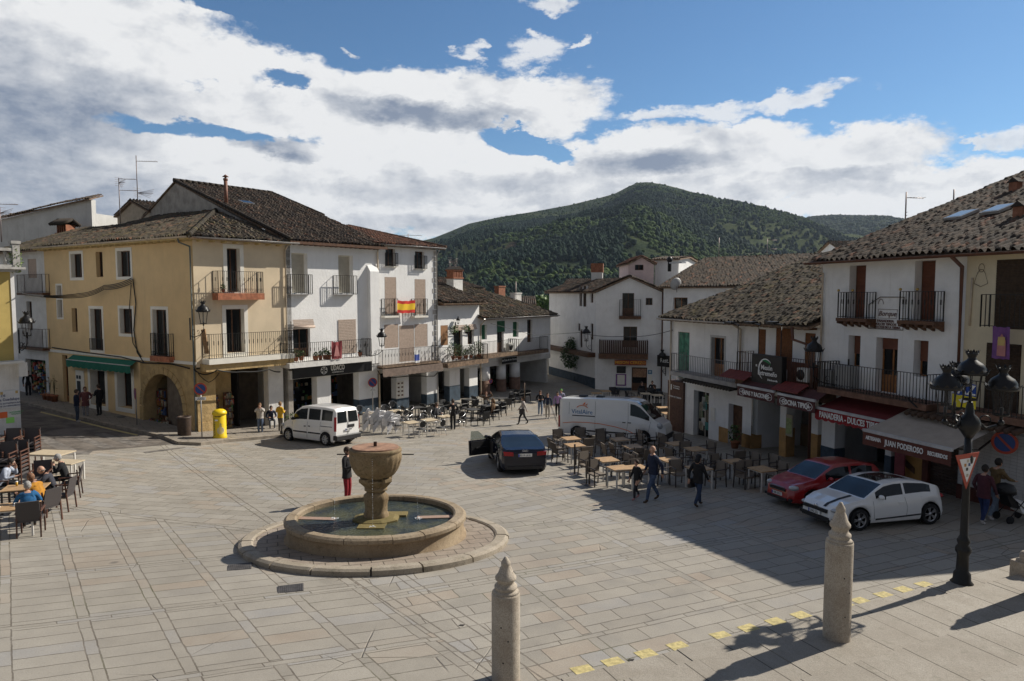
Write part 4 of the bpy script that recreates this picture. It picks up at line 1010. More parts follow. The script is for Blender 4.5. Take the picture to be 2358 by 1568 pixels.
def hang_cloth(name,f,R_,off,bandz,label,cat,wave=.03,n=20,m=12,sag=.06):
 """bandz: list of (from_top fraction, material)"""
 s0,s1,z0,z1=f.rect(*R_,off);root_z=f.zb+z0;w=f.world((s0+s1)/2,-off,z0)
 mb=MB();mb.T=f.W;vs=[];fs=[];W,H=s1-s0,z1-z0
 for j in range(m+1):
  for i in range(n+1):
   a,b=i/n,j/m
   vs.append((s0+W*a,-off+wave*math.sin(a*11+b*2)*(1-.3*b) ,z1-H*b-sag*math.sin(PI*a)*(1-b*.6)+.012*math.sin(a*17)))
 mats=[]
 for j in range(m):
  mt=[q for t,q in bandz if (j+.5)/m >= t][-1];mb.mat(mt)
  mb_f=[(j*(n+1)+i,j*(n+1)+i+1,(j+1)*(n+1)+i+1,(j+1)*(n+1)+i) for i in range(n)]
  if j == 0: mb.add(vs,mb_f,True)
  else: mb.f += mb_f;mb.mi += [mb.cur]*n;mb.sm += [True]*n
 o=mb.build(name);me=o.data;me.transform(Matrix.Translation(-w));o.location=w;tag(o,label,cat);return o
FR=M('flag_red',(.62,.03,.02),.75,.05);FY=M('flag_yellow',(.85,.55,.02),.75,.05)
hang_cloth('flag',f4,(915,955.5,691,720),.36,[(0,FR),(.26,FY),(.76,FR)],'red and yellow striped flag hung between the two upper balconies of the four-storey house','flag')
CRIM=M('crimson_cloth',(.27,.055,.06),.85,.15,6)
cl=hang_cloth('religious_banner',f3,(763.5,787,785,826),1.0,[(0,CRIM)],'faded crimson cloth banner hung over the rail of the supermarket house balcony','banner',n=12)
m=f3.mb(M('pale_print',(.45,.2,.19),.9,.1));s0,s1,z0,z1=f3.rect(769,782,793,820,1.05);m.prism([(s0,-1.05,z0),(s1,-1.05,z0),((s0*.3+s1*.7),-1.05,z1-.15),((s0+s1)/2,-1.05,z1),((s0*.7+s1*.3),-1.05,z1-.15)],(0,-.006,0));o=m.build('print',None,cl);o.data.transform((Matrix.Translation(cl.location)).inverted() @ f3.W)
BLC=M('blue_cloth',(.08,.12,.42),.85,.1,6)
hang_cloth('blue_banner',f4,(955,966,806,835),.82,[(0,WHITEP),(.35,BLC),(.8,WHITEP)],'small blue and white cloth figure hung on the long balcony rail of the four-storey house','banner',n=6,sag=.02)
# ------------------------------------------------------------ lower houses further along the arcade
D5=Vector((.574,.819));p5=C0+DROW*(S3+L4)
f5=facade_for('plant_balcony_house',p5,D5,'low white two-storey house with potted plants crowding its wooden balcony','house',zb=ZC-.2)
L5=f5.S(1103);E5=f5.Z(1055,700)
def build_f5():
 f,r=f5,f5.rect
 window(f,r(1014.5,1031.5,749,795),'blind',WOOD,None,fill=M('tan_blind',(.36,.2,.1),.9,.1,9),depth=.16)
 window(f,r(1045,1065,752,826),'door',WOOD,None,mull=0);window(f,r(1077,1091,750,793),'glass',WOOD,None)
 zb=f.Z(1055,850);m=f.mb(WHITE);holed_wall(m,0,L5,zb,E5,f.holes,.3);m.build('wall',None,f.root)
 for u0,u1,v in ((1043,1069,752),(1076,1092,750)):
  a=r(u0,u1,v-4,v+8);b=f.mb(BLIND)
  for k in range(4): b.box(a[0],a[1],-.08-.05*(4-k),-.06-.05*(4-k),a[2]+k*(a[3]-a[2])/4,a[2]+(k+.85)*(a[3]-a[2])/4)
  b.build('rolled_blind',None,f.root)
 dep=.85;zf=f.Z(1065,833,dep);balcony(f,.1,L5-.1,zf,f.Z(1065,797,dep),dep,slabmat=WOODG,th=.3,gap=.15)
 f.mb(WHITE2).box(0,L5,0,.4,zf-.6,zb+.01).build('lintel_beam',None,f.root)
 for u0,u1 in ((1034,1058),(1080,1099)): pillar(f,f.S(u0),f.S(u1),zf-.6,dep=.5,base=BLUEB,zbase=f.Z(u0,890))
 m=f.mb(M('shade_darkened_plaster'));m.box(0,L5,3.4,3.6,-1.5,zf);m.box(0,L5,.4,3.4,zf-.5,zf-.4);m.build('arcade_wall',None,f.root)
 m=f.mb(PANE);m.box(.7,1.9,3.3,3.39,-.3,1.6);m.box(3,4,3.3,3.39,-1.5,1.8);m.build('shop_window',None,f.root)
 f.mb(DARKIN).box(.02,L5-.02,.5,.55,zb+.1,E5-.1).build('inner_wall',None,f.root)
 m=f.mb(WOOD);k=.1
 while k < L5: m.box(k,k+.1,-.6,0,E5-.08,E5+.05);k += .7
 m.build('rafters',None,f.root)
 Lw=lambda P: f.W.inverted() @ Vector(P)
 e0=(-.0,-.65,E5+.1);e1=(L5+.3,-.65,E5+.1)
 W0=f.W @ Vector(e0);W1=f.W @ Vector(e1);up=7.0;zt=E5+2.5
 roof_sheet('roof',[e0,e1,(L5+.3,up,zt),(0,up,zt)],(e0,e1),TILE,f.root,seed=21,jit=1.3)
 roof_sheet('roof',[(0,up+6,E5),(L5+.3,up+6,E5),(L5+.3,up,zt),(0,up,zt)],((0,up+6,E5),(L5+.3,up+6,E5)),TILE,f.root,seed=22)
 f.mb(WHITE2).prism([(L5-.25,.3,zb-2),(L5-.25,.3,E5),(L5-.25,up,zt-.15),(L5-.25,up+5.5,E5),(L5-.25,up+5.5,zb-2)],(.25,0,0)).build('side_wall',None,f.root)
 n=(W1-W0).cross((f.W @ Vector((0,up,zt)))-W0);q=Lw(ON(1054,664,W0,n));w=.55
 hz=f.zb;m=f.mb(WHITE2);y=q.y+.3;top=CZ+ray(1054,642).z/ray(1054,642).y*(f.W @ Vector((q.x,y,0))).y-f.zb
 m.box(q.x-w,q.x+w,y-.35,y+.35,q.z-.9,top);c=m.build('chimney',None,f.root)
 m=f.mb(BRICK);m.box(q.x-w-.06,q.x+w+.06,y-.4,y+.4,top,top+.12)
 for k in range(6): s=q.x-w+.02+k*(2*w-.14)/5;m.box(s,s+.1,y-.35,y+.35,top+.12,top+.6)
 m.box(q.x-w-.06,q.x+w+.06,y-.4,y+.4,top+.6,top+.7);m.build('brick_vents',None,c)
 m=f.mb(TILE);m.prism([(q.x-w-.12,y-.45,top+.7),(q.x,y-.45,top+.98),(q.x+w+.12,y-.45,top+.7)],(0,.9,0));m.build('cap',None,c)
build_f5()
p6=p5+D5*L5
f6=facade_for('green_shutter_house',p6,D5,'low white house with green shutters and brown-footed round pillars at the end of the arcade','house',zb=ZC-.45)
L6=f6.S(1268);E6=f6.Z(1185,732)
def build_f6():
 f,r=f6,f6.rect
 for R_ in [(1109,1121,748,782),(1181,1194,741,776)]: window(f,r(*R_),'leaf',GREEN,None,fill=GREEN)
 window(f,r(1144.5,1160,741,812),'door',WOOD,None,mull=0);window(f,r(1214,1226,736,788),'door',WOOD,None,mull=0)
 a=r(1144,1161,739,764);f.mb(GREEN).box(a[0],a[1],-.06,-.02,a[2],a[3]).build('hanging_blind',None,f.root)
 zb=f.Z(1185,825);m=f.mb(WHITE);holed_wall(m,0,L6,zb,E6,f.holes,.3);m.build('wall',None,f.root)
 dep=.8
 for u0,u1,vr,vs,kn in ((1112,1190,784,814,1),(1194,1262,778,808,0)):
  s0,s1=f.S(u0,dep),f.S(u1,dep);zf=f.Z((u0+u1)/2,vs,dep);balcony(f,s0,s1,zf,f.Z((u0+u1)/2,vr,dep),dep,slabmat=WOODG,th=.26,gap=.16)
 zl=f.Z(1185,826);f.mb(WHITE2).box(0,L6,0,.4,zl-.35,zb+.01).build('lintel_beam',None,f.root)
 for u0,u1,v in ((1114,1131,878),(1153,1168,874),(1184,1200,869)):
  s0,s1=f.S(u0),f.S(u1);rr=(s1-s0)/2*.9;z=f.Z(u0,v);o=f.mb(WHITE).lathe([(rr,z),(rr*.97,zl-.35)],14,((s0+s1)/2,.3,0)).build('round_pillar',None,f.root)
  f.mb(M('brown_pillar_foot',(.20,.12,.085),.85,.15,4)).lathe([(rr*1.08,-1.5),(rr*1.05,z)],14,((s0+s1)/2,.3,0)).build('painted_base',None,o)
 m=f.mb(M('shade_darkened_plaster'));m.box(0,L6,3.2,3.4,-1.8,zl);m.box(0,L6,.4,3.2,zl-.35,zl-.25);m.build('arcade_wall',None,f.root)
 m=f.mb(PANE)
 for k in range(4): m.box(1+k*2.4,2.4+k*2.4,3.1,3.19,-.6,1.2)
 m.build('shop_window',None,f.root)
 f.mb(DARKIN).box(.02,L6-.02,.5,.55,zb+.1,E6-.1).build('inner_wall',None,f.root)
 m=f.mb(BLACKP);a=r(1156,1190,823,833,.4);m.box(a[0],a[1],-.42,-.38,a[2]-.1,a[3]);o=m.build('sign_board',None,f.root);letters(f,'La Casa de los Quesos',(a[0]+a[1])/2,(a[2]+a[3])/2,.22,y=-.43,parent=o)
 e0=(-.2,-.6,E6+.1);e1=(L6+.35,-.6,E6+.1)
 W0=f.W @ Vector(e0);W1=f.W @ Vector(e1)
 up=8.0;zt=E6+2.7
 roof_sheet('roof',[e0,e1,(L6+.35,up*.45,E6+.1+(zt-E6)*.48),(L6-3,up,zt),(-.2,up,zt)],(e0,e1),TILEG,f.root,seed=31,jit=1.5)
 gutter(f,-.2,L6+.35,E6+.1,-.68,ZINC)
 roof_sheet('roof',[(-.2,up+6,E6),(L6+.3,up+6,E6),(L6-3,up,zt),(-.2,up,zt)],((-.2,up+6,E6),(L6+.3,up+6,E6)),TILEG,f.root,seed=32)
 f.mb(WHITE2).box(L6-.25,L6,.3,9,-1.8,E6).build('side_wall',None,f.root)
 for u,v,mt in ((1151,672,BRICK),(1188,688,WHITE2)):
  n=(W1-W0).cross((f.W @ Vector((0,up,zt)))-W0);q=f.W.inverted() @ ON(u,v,W0,n);y=q.y;f.mb(mt).box(q.x-.5,q.x+.5,y-.25,y+.25,q.z-.8,q.z+.45).box(q.x-.56,q.x+.56,y-.3,y+.3,q.z+.45,q.z+.55).build('chimney',None,f.root)
 pipe(f,[(.1,-.5,E6),(.1,-.08,E6-.4),(.1,-.08,-1)],PIPEG,.05)
build_f6()
# ------------------------------------------------------------ right side of the plaza: a line running away from the viewer
RD=Vector((.335,-.942));RP=Vector((9.16,36.2))
MG=ground(11,31)
fm=facade_for('tavern_house',RP,RD,'low two-storey tavern and tourist office house with a mossy tiled roof and dark awnings','house',zb=MG)
uB=1893.0;LM=fm.S(uB);EM=fm.Z(1700,743)
WHT=M('shaded_whitewash',(.80,.80,.79),.9,.04,1.4,bump=.014,bscale=8,dirt=.2,dirtcol=(.42,.38,.32),streak=.25)
OCHB=M('ochre_painted_base',(.42,.24,.09),.85,.12,3,dirt=.3,dirtcol=(.2,.13,.08))
AWN=M('dark_maroon_awning',(.085,.03,.03),.8,.15,5)
REDA=M('red_awning_cloth',(.27,.016,.02),.75,.08,5)
BROA=M('brown_awning_cloth_front',(.13,.045,.032),.8,.1,5)
GREYA=M('grey_awning_cloth',(.42,.36,.30),.85,.06,3)
REDT=M('dark_red_tin',(.17,.03,.024),.6,.15,6)
def awning(f,uA,vA,uB,vB,off,drop,back,mat,val=None,body=None,txt=None,label=None,name='awning',scal=False,barmat=None,tsize=.3,top=None,n=30,parent_root=None,texts=None,val_h=.3,mats=None):
 """retractable awning. (uA, vA)-(uB, vB): its front bar in the picture, off: how far it stands out, back: height of its rear edge above the bar"""
 sa,za=f.loc(uA,vA,off);sb,zb_=f.loc(uB,vB,off);z=(za+zb_)/2
 W=f.world((sa+sb)/2,-off,z)
 root=thing(name,W,math.atan2(f.d.y,f.d.x),label,'awning');h=(sb-sa)/2
 m=MB().mat(top or mat);vs=[];fs=[]
 for i in range(n+1):
  x=-h+2*h*i/n;sagv=.02*math.sin(i*2.1)
  vs += [(x,off-.01,back),(x,off/2,back/2-.03+sagv*.3),(x,.0,0)]
 for i in range(n): fs += [(3*i,3*i+1,3*i+4,3*i+3),(3*i+1,3*i+2,3*i+5,3*i+4)]
 m.add(vs,fs,True);m.build('canopy',None,root)
 m=MB().mat(mat);vs=[];fs=[]
 for i in range(n+1):
  x=-h+2*h*i/n;d=val_h*(1+(.16*abs(math.sin(i*PI/3)) if scal else 0));y=-.02-.012*math.sin(i*1.3)
  vs += [(x,-.02,.0),(x,y,-d)]
 for i in range(n): fs.append((2*i,2*i+1,2*i+3,2*i+2))
 m.add(vs,fs,True);v=m.build('valance',None,root)
 m=MB().mat(barmat or M('ivory_awning_bar',(.62,.60,.55),.5,.05,4));m.box(-h,h,-.05,.05,-.03,.06);m.build('front_bar',None,root)
 for x in (-h+.3,h-.3): m=MB().mat(BLACKP);m.bar((x,0,0),(x+.2,off*.5,-.1),.04);m.bar((x+.2,off*.5,-.1),(x,off,back*.4),.04);m.build('folding_arm',None,root)
 for (tx,px,pz,sz) in (texts or []): textmesh(tx,sz,WHITEP,v,loc=(px*h,-.045,-val_h*pz),bold=.006,sx=.68)
 return root,v
def build_tavern():
 f,r=fm,fm.rect
 a=r(1561,1587,764.6,872);window(f,a,'leaf',WOODO,None,fill=GREEN2,depth=.16)
 window(f,r(1638,1668,777,868),'door',WOODO,M('grey_surround',(.5,.5,.48),.9,.05),tw=.1,mull=1)
 for R_ in [(1746,1763,758,842),(1786,1825,754,850),(1853,1877,767,860)]: window(f,r(*R_),'blind',WOOD,None,fill=M('brown_esparto_blind',(.20,.085,.035),.9,.15,10),depth=.16)
 zl=f.Z(1700,895)
 m=f.mb(WHT);holed_wall(m,f.S(1549),LM,zl,EM,f.holes,.3);m.build('wall',None,f.root)
 sL=f.S(1549)
 g=[];f.holes=[]
 a=r(1597,1632,901,1003);window(f,(a[0],a[1],-.5,a[3]),'glass',ZINC,None,mull=1,depth=.35,name='glazed_door');g1=f.holes[-1]
 pm=f.mb();
 for k in range(16):
  pm.mat(random.choice([M('poster_teal',(.05,.22,.2),.7,.1),M('poster_white',(.6,.6,.56),.7,.05),M('poster_green',(.12,.25,.12),.7,.1),GM[1]]));s=random.uniform(a[0]+.1,a[0]+(a[1]-a[0])*.6);z=random.uniform(a[2]+.2,a[3]-.6);pm.box(s,s+.28,.26,.27,z,z+.4)
 pm.build('posters',None,f.root)
 b=r(1677,1709,932,1020);f.holes.append((b[0],b[1],-.6,b[3]));f.mb(WOOD).box(b[0],b[1],.28,.34,-.6,b[3]).build('door',None,f.root)
 s_end=f.S(1737)
 m=f.mb(WHT);holed_wall(m,f.S(1577),s_end,-1.0,zl,f.holes,.35);m.box(s_end-.35,s_end,.35,3.2,-1,zl);m.build('lower_wall',None,f.root)
 c=r(1660,1676.5,985,1030);m=f.mb(OCHB)
 for (x0,x1) in ((f.S(1662),b[0]),(b[1],s_end)): m.box(x0,x1,-.012,-.001,-1,c[3]+.0)
 m.box(s_end-.36,s_end+.012,-.012,.6,-1,c[3]);m.build('painted_base',None,f.root)
 for u0,u1 in ((1804,1819),(1876,1893)):
  s0,s1=f.S(u0),f.S(u1);pillar(f,s0,s1,zl,dep=.45,mat=WHT,base=OCHB,zbase=f.Z(u0,985+(u0-1804)*.2),z0=-1)
 m=f.mb(MATS['shade_darkened_plaster']);m.box(s_end,LM,2.9,3.1,-1,zl);m.box(s_end,LM,.3,2.9,zl-.15,zl);m.build('arcade_wall',None,f.root)
 m=f.mb(M('shade_darkened_ochre',(.16,.10,.05),.85,.12)).box(s_end,LM,2.85,2.898,-1,1.0);m.build('painted_base',None,f.root)  # shaded copy of the ochre base, darkened for the arcade interior
 m=f.mb(PANE);m.box(s_end+.6,s_end+2.2,2.8,2.895,.9,2.2);m.box(s_end+3.0,LM-.4,2.8,2.895,.9,2.2);m.build('shop_window',None,f.root)
 a=r(1541.5,1577,878,998);m=f.mb(M('brown_slatted_panel',(.10,.05,.035),.75,.2,8));m.box(a[0],a[1],-.12,.9,-.8,a[3])
 for k in range(34): z=-.4+k*.09;m.box(a[0]-.01,a[1]+.01,-.135,-.121,z,z+.03) if z < a[3]-1.1 else None
 o=m.build('information_column',None,f.root)
 letters(f,'i',a[0]+.35,a[3]-.35,.42,y=-.13,parent=o,bold=.02);letters(f,'Ayuntamiento\nde Guadalupe',a[0]+.85,a[3]-.3,.11,y=-.13,parent=o);letters(f,'OFICINA DE TURISMO',a[0]+.72,a[3]-.85,.12,y=-.13,parent=o)
 q=r(1637,1647,939,969);m=f.mb(TRIM).box(q[0],q[1],-.03,-.002,q[2],q[3]);m.build('tile_plaque',None,f.root)
 dep=.9;zf=f.Z(1640,872,dep);s0,s1=f.S(1549,dep),f.S(1700,dep)
 balcony(f,s0,s1,zf,f.Z(1640,827,dep),dep,slabmat=M('concrete_slab',(.34,.33,.32),.85,.12,3,dirt=.4),th=.2,gap=.14,rmat=M('grey_iron',(.16,.16,.165),.5,.1))
 m=f.mb(TILE);
 for k in range(int((s1-s0-1.2)/.22)): s=s0+1.2+k*.22;m.tube([(s,-dep-.12,zf-.34),(s,-.2,zf-.24)],.085,8)
 m.build('tile_ledge',None,f.root)
 s2=f.S(1701,dep);s3=f.S(1889,dep);zf2=f.Z(1800,892,dep)
 balcony(f,s2,s3,zf2,f.Z(1800,822,dep),dep,slabmat=WOOD,th=.2,gap=.13,rmat=IRONR)
 m=f.mb(BLINDB);m.box(f.S(1815,.1),f.S(1886,.1),-.04,-.002,zf2+.02,zf2+1.0);m.build('brown_screen',None,f.root)
 for (u0,u1,v) in ((1668,1728,868),(1790,1852,898)):
  sa,sb=f.S(u0,1.3),f.S(u1,1.3);z=f.Z((u0+u1)/2,v,1.3);m=f.mb(REDT)
  for k in range(9): s=sa+(sb-sa)*k/9;w=(sb-sa)/9*.47;m.prism([(s,-.92,z+.22),(s+2*w,-.92,z+.22),(s+2*w,-1.5,z-.08),(s,-1.5,z-.08)],(0,0,.035))
  m.build('tin_canopy',None,f.root)
 e0=(f.S(1516,.7),-.7,EM+.06);e1=(LM+.05,-.7,EM+.06);W0=f.W @ Vector(e0);Li=f.W.inverted()
 rise=.34;top=9.5
 R0=(e0[0]+.3,top,EM+rise*(top+.7));R1=(LM,top,R0[2])
 roof_sheet('roof',[e0,e1,R1,R0],(e0,e1),TILEG,f.root,seed=41,jit=1.4,sag=.09,tile=.25)
 roof_sheet('roof',[(e0[0],top+7,EM),(LM,top+7,EM),R1,R0],((e0[0],top+7,EM),(LM,top+7,EM)),TILEG,f.root,seed=42)
 f.mb(WHT).prism([(sL,.3,-1),(sL,.3,EM),(sL,top,R0[2]-.2),(sL,top+6.5,EM),(sL,top+6.5,-1)],(.3,0,0)).build('side_wall',None,f.root)
 gutter(f,e0[0],f.S(1700),EM+.03,-.76,ZINC)
 m=f.mb(WOOD);k=sL
 while k < LM-.1: m.box(k,k+.09,-.6,0,EM-.1,EM-.01);k += .4
 m.build('rafters',None,f.root)
 pipe(f,[(f.S(1712),-.65,EM),(f.S(1712),-.12,EM-.3),(f.S(1712),-.1,zl)],PIPEG,.06)
 pipe(f,[(f.S(1858),-.7,EM),(f.S(1858),-.65,EM-.5),(f.S(1897),-.5,EM-.72),(f.S(1897),-.5,.3)],PIPEB,.06)
 pipe(f,[(sL+.05,-.1,EM-.1),(sL+.05,-.1,-.4)],PIPEG,.05)
 f.mb(DARKIN).box(sL+.3,LM,.5,.55,zl+.02,EM-.1).build('inner_wall',None,f.root)
 for u in (1690,1738,1790):
  s=f.S(u+14,.9);z=f.Z(u+14,748,.9);m=f.mb(BLACKP);m.tube([(s,-.95,zf+.02),(s,-.95,z)],.02,6);m.bar((s-.5,-1.0,z+.05),(s+.05,-.95,z),.1,.05);m.box(s-.75,s-.25,-1.15,-.85,z+.02,z+.12);m.build('floodlight',None,f.root)
 return zf,zf2
ZF1,ZF2=build_tavern()
def big_sign():
 f=fm;off=1.12;s0,s1,z0,z1=f.rect(1730,1800,818,884,off)
 W=f.world((s0+s1)/2,-off,z0);h=(s1-s0)/2;H=z1-z0
 t=thing('tavern_sign',W,math.atan2(f.d.y,f.d.x),'large black square tavern sign with a green and white arc in front of the balcony','sign')
 MB().mat(BLACKP).bbox(-h,h,0,.28,0,H,.02).build('sign_box',None,t)
 letters_=lambda b,s,x,z: textmesh(b,s,WHITEP,t,loc=(x,-.012,z),sx=.9,bold=.003)
 letters_('Mesón',H*.24,.05*h,H*.56);letters_('Extremeño',H*.24,.1*h,H*.36);letters_('El de la morcilla',H*.085,.45*h,H*.15);letters_('EL',H*.1,-.62*h,H*.6)
 for mt,a0,a1,r0,r1,yy in ((WHITEP,40,245,.37,.345,-.012),(M('sign_green',(.02,.2,.07),.6,0),30,120,.335,.30,-.014)):
  m=MB().mat(mt);n=26
  for k in range(n):
   ta,tb=R(a0+(a1-a0)*k/n),R(a0+(a1-a0)*(k+1)/n);wv=math.sin(PI*(k+.5)/n)
   ro,ri=r0*H*1.02,(r0-(r0-r1)*2.2*wv)*H
   m.prism([(q*math.cos(tt)*.95-.05*h,yy+.012,H*.5+q*math.sin(tt)) for q,tt in ((ro,ta),(ro,tb),(ri,tb),(ri,ta))],(0,-.01,0))
  m.build('arc_emblem',None,t)
big_sign()
def banner(f,u0,v0,u1,v1,off,hh,text,label,sz):
 sa,za=f.loc(u0,v0,off);sb,zb_=f.loc(u1,v1,off);z=(za+zb_)/2;W=f.world((sa+sb)/2,-off,z);h=(sb-sa)/2
 t=thing('awning',W,math.atan2(f.d.y,f.d.x),label,'awning')
 m=MB().mat(AWN);m.add([(-h,off-.9,.35),(h,off-.9,.35),(h,0,0),(-h,0,0)],[(0,1,2,3)]);m.build('canopy',None,t)
 v=MB().mat(AWN).box(-h,h,-.02,0,-hh,0).build('valance',None,t)
 MB().mat(M('ivory_awning_bar')).box(-h,h,-.05,.04,.001,.09).build('front_bar',None,t)
 textmesh(text,sz,WHITEP,v,loc=(0,-.03,-hh*.55),bold=.006,sx=.74)
 for sg in (-1,1):
  m=MB().mat(WHITEP)
  for k in range(14):
   a,b=2*PI*k/14,2*PI*(k+1)/14;m.prism([(sg*(h-.32)+1.25*q*math.cos(t_),-.021,-hh*.52+q*math.sin(t_)) for q,t_ in ((.155,a),(.155,b),(.14,b),(.14,a))],(0,-.006,0))
  m.build('emblem',None,v);textmesh('Mesón',.09,WHITEP,v,loc=(sg*(h-.32),-.03,-hh*.52))
banner(fm,1699,888,1784,905,1.5,.42,'TAPAS Y RACIONES','dark maroon tavern awning lettered tapas y raciones',.26)
banner(fm,1791,907,1878,928,1.5,.42,'COCINA TIPICA','dark maroon tavern awning lettered cocina tipica',.28)
pb=RP+RD*LM
fb=facade_for('bakery_house',pb,RD,'tall white bakery house with brown shutters and three iron balconies','house',zb=ground(13,24.5))
LB=fb.S(2224);EB=fb.Z(2060,598)
def build_bakery():
 f,r=fb,fb.rect
 for R_ in [(1955,1992.6,611,733),(2105,2152,600,739)]: window(f,r(*R_),'shutter',WOOD,None,fill=BLINDB,depth=.42)
 for R_ in [(1953,1980.7,772.5,846),(2103.6,2136.7,784,868)]:
  a=r(*R_);window(f,a,'glass',WOODO,None,depth=.42,mull=0);f.mb(BLINDB).box(a[0]+.03,a[1]-.03,.28,.32,a[2]+(a[3]-a[2])*.42,a[3]).build('roller_shutter',None,f.root)
 zf=None;dep=.95
 zf=f.Z(2020,913,dep);a=r(2016,2066,778,905);d=(a[0],a[1],zf,a[3]);window(f,d,'door',WOODO,None,depth=.42,mull=1)
 f.mb(BLINDB).box(a[0]+.03,a[1]-.03,.28,.33,a[3]-.42,a[3]).build('roller_shutter',None,f.root)
 zl=zf-.5
 m=f.mb(WHT);holed_wall(m,0,LB,zl,EB,f.holes,.42);m.build('wall',None,f.root)
 for R_ in [(1930,1996,673,733),(2072,2152,671,739)]:
  d2=.42;s0,s1,z0,z1=r(*R_,d2);o=balcony(f,s0,s1,z0,z1,d2,slabmat=WOOD,th=.12,corbels=WOOD,rmat=IRON,gap=.11,knobs=True)
  for sk in (s0,(s0+s1)/2): f.mb(M('brass',(.5,.35,.12),.35,0,metal=.9)).ball((sk,-d2,z1+.07),.052,8,6).build('brass_knob',None,o)
 s0,s1=f.S(1893,dep),f.S(2143,dep)
 o=balcony(f,s0,s1,zf,f.Z(2020,849,dep),dep,slabmat=M('old_beam',(.17,.09,.06),.8,.2,5),th=.2,rmat=IRON,gap=.12)
 m=f.mb(IRON)
 n=int((s1-s0)/.3)
 for k in range(n):
  c=s0+.16+k*(s1-s0)/n
  for sg in (-1,1):
   pts=[(c+sg*(.07+.06*math.cos(t)),-dep-.03,zf+.12+.075*math.sin(t)) for t in np.linspace(0,5.2,9)];m.tube(pts,.009,4)
 m.build('scrollwork',None,o)
 a=r(1937,2003,800,905,.3)
 ac=f.mb(M('grey_box',(.32,.32,.31),.7,.05,4));s=f.S(1905,.3);ac.bbox(s,s+.55,-.55,-.1,zf+.01,zf+.62,.02);s=f.S(1935,.3);ac.bbox(s,s+.75,-.5,-.1,zf+.01,zf+.85,.02);ac.build('storage_box',None,f.root)
 a=r(2001,2082,684,758);m=f.mb(IRONR)
 pts=[(a[0],-.03,a[2]),(a[0],-.03,a[3]-.28),(a[0]+.5,-.03,a[3]),(a[1],-.03,a[3]),(a[1],-.03,a[2]),(a[0],-.03,a[2])];m.tube(pts,.014,5);o=m.build('name_panel',None,f.root)
 BR=M('brown_lettering',(.16,.10,.09),.8,0);cx=(a[0]+a[1])/2;H=a[3]-a[2]
 letters(f,'PANADERIA',cx,a[2]+H*.25,.13,BR,y=-.02,parent=o,bold=.004);letters(f,'DULCES TIPICOS',cx,a[2]+H*.15,.12,BR,y=-.02,parent=o,bold=.004);letters(f,'PRODUCTOS DE LA TIERRA',cx-.02,a[2]+H*.055,.12,BR,y=-.02,parent=o,bold=.004,sx=.85)
 m=f.mb(BR);b0,b1=a[0]+.42,a[1]-.3;z0,z1=a[2]+H*.34,a[2]+H*.62
 m.tube([(b0,-.02,z1),(b0,-.02,z0),(b1,-.02,z0),(b1+.05,-.02,z1),(b0,-.02,z1)],.008,4);m.tube([(b0+.1+.11*math.cos(t),-.02,z1+.18+.18*math.sin(t)) for t in np.linspace(0,PI,9)],.01,4);m.build('drawn_outline',None,o)
 letters(f,'Borque',(b0+b1)/2,(z0+z1)/2,.26,BR,y=-.02,parent=o,shear=.3,sx=.95)
 f.mb(M('old_beam')).box(0,LB,.02,.4,zl-.3,zl+.01).build('lintel_beam',None,f.root)
 pillar(f,f.S(1902),f.S(1933),zl-.3,dep=.5,mat=WHT,base=BLUEB,zbase=f.Z(1917,1032),z0=-1)
 pillar(f,f.S(2052),f.S(2066),zl-.3,dep=.5,mat=WHT,base=BLUEB,zbase=.95,z0=-1)
 m=f.mb(MATS['shade_darkened_plaster']);m.box(-.05,f.S(2077),2.9,3.1,-1,zl);m.box(0,LB,.4,2.9,zl-.3,zl-.15);m.build('arcade_wall',None,f.root)
 m=f.mb(PANE);m.box(.4,1.5,2.8,2.895,-1,1.8);m.box(2.1,3.1,2.8,2.895,.2,1.9);m.build('shop_window',None,f.root)
 a0,a1=f.S(2077),f.S(2137);zz=f.Z(2107,1026);m=f.mb(M('ochre_counter',(.45,.24,.07),.8,.08,4));m.box(a0,a1,.1,.3,-1,zz);m.build('counter_wall',None,f.root)
 f.mb(WHT).box(a0,a1,.12,.3,zz,zl-.3).build('upper_wall',None,f.root)
 m=f.mb(WOOD);m.prism([(a0+.1,.09,zz-.7),(a0+.2,.09,zz-.5),(a1-.3,.09,zz-.8),(a1-.3,.09,zz-1.0)],(0,-.03,0));m.build('arrow_board',None,f.root)
 b0,b1=f.S(2151),LB;m=f.mb(M('brown_roller_door',(.06,.035,.025),.55,.1,5))
 z=-.6
 while z < zl-.35: m.box(b0,b1,.18,.21,z,z+.085);z += .1
 m.build('roller_door',None,f.root);f.mb(M('dark_red_jamb',(.10,.03,.02),.8,.1)).box(a1,b0,.05,.35,-1,zl-.3).build('jamb',None,f.root)
 rise=.345;top=13.0;e0=(-.25,-.55,EB+.08);e1=(LB+2.75,-.55,EB+.08)
 roof_sheet('roof',[e0,e1,(e1[0],top,e0[2]+rise*(top+.55)),(e0[0],top,e0[2]+rise*(top+.55))],(e0,e1),TILE,f.root,seed=51,jit=.9,tile=.24)
 gutter(f,-.3,e1[0],EB+.02,-.62,PIPEB)
 f.mb(WHT).prism([(-.0,.3,-1),(0,.3,EB),(0,top,EB+rise*top),(0,top,-1)],(.25,0,0)).build('side_wall',None,f.root)
 f.mb(WHT).box(0,e1[0],top,top+.3,-1,EB+rise*top).build('rear_wall',None,f.root)
 f.mb(DARKIN).box(.3,LB,.6,.65,zl,EB-.1).build('inner_wall',None,f.root)
 pipe(f,[(.2,-.6,EB),(-.1,-.5,EB-.25),(.12,-.1,EB-.4),(.12,-.09,zf)],PIPEG,.05)
 pipe(f,[(LB-.1,-.6,EB),(LB-.05,-.15,EB-.35),(LB-.05,-.1,zf-.5)],PIPEB,.06)
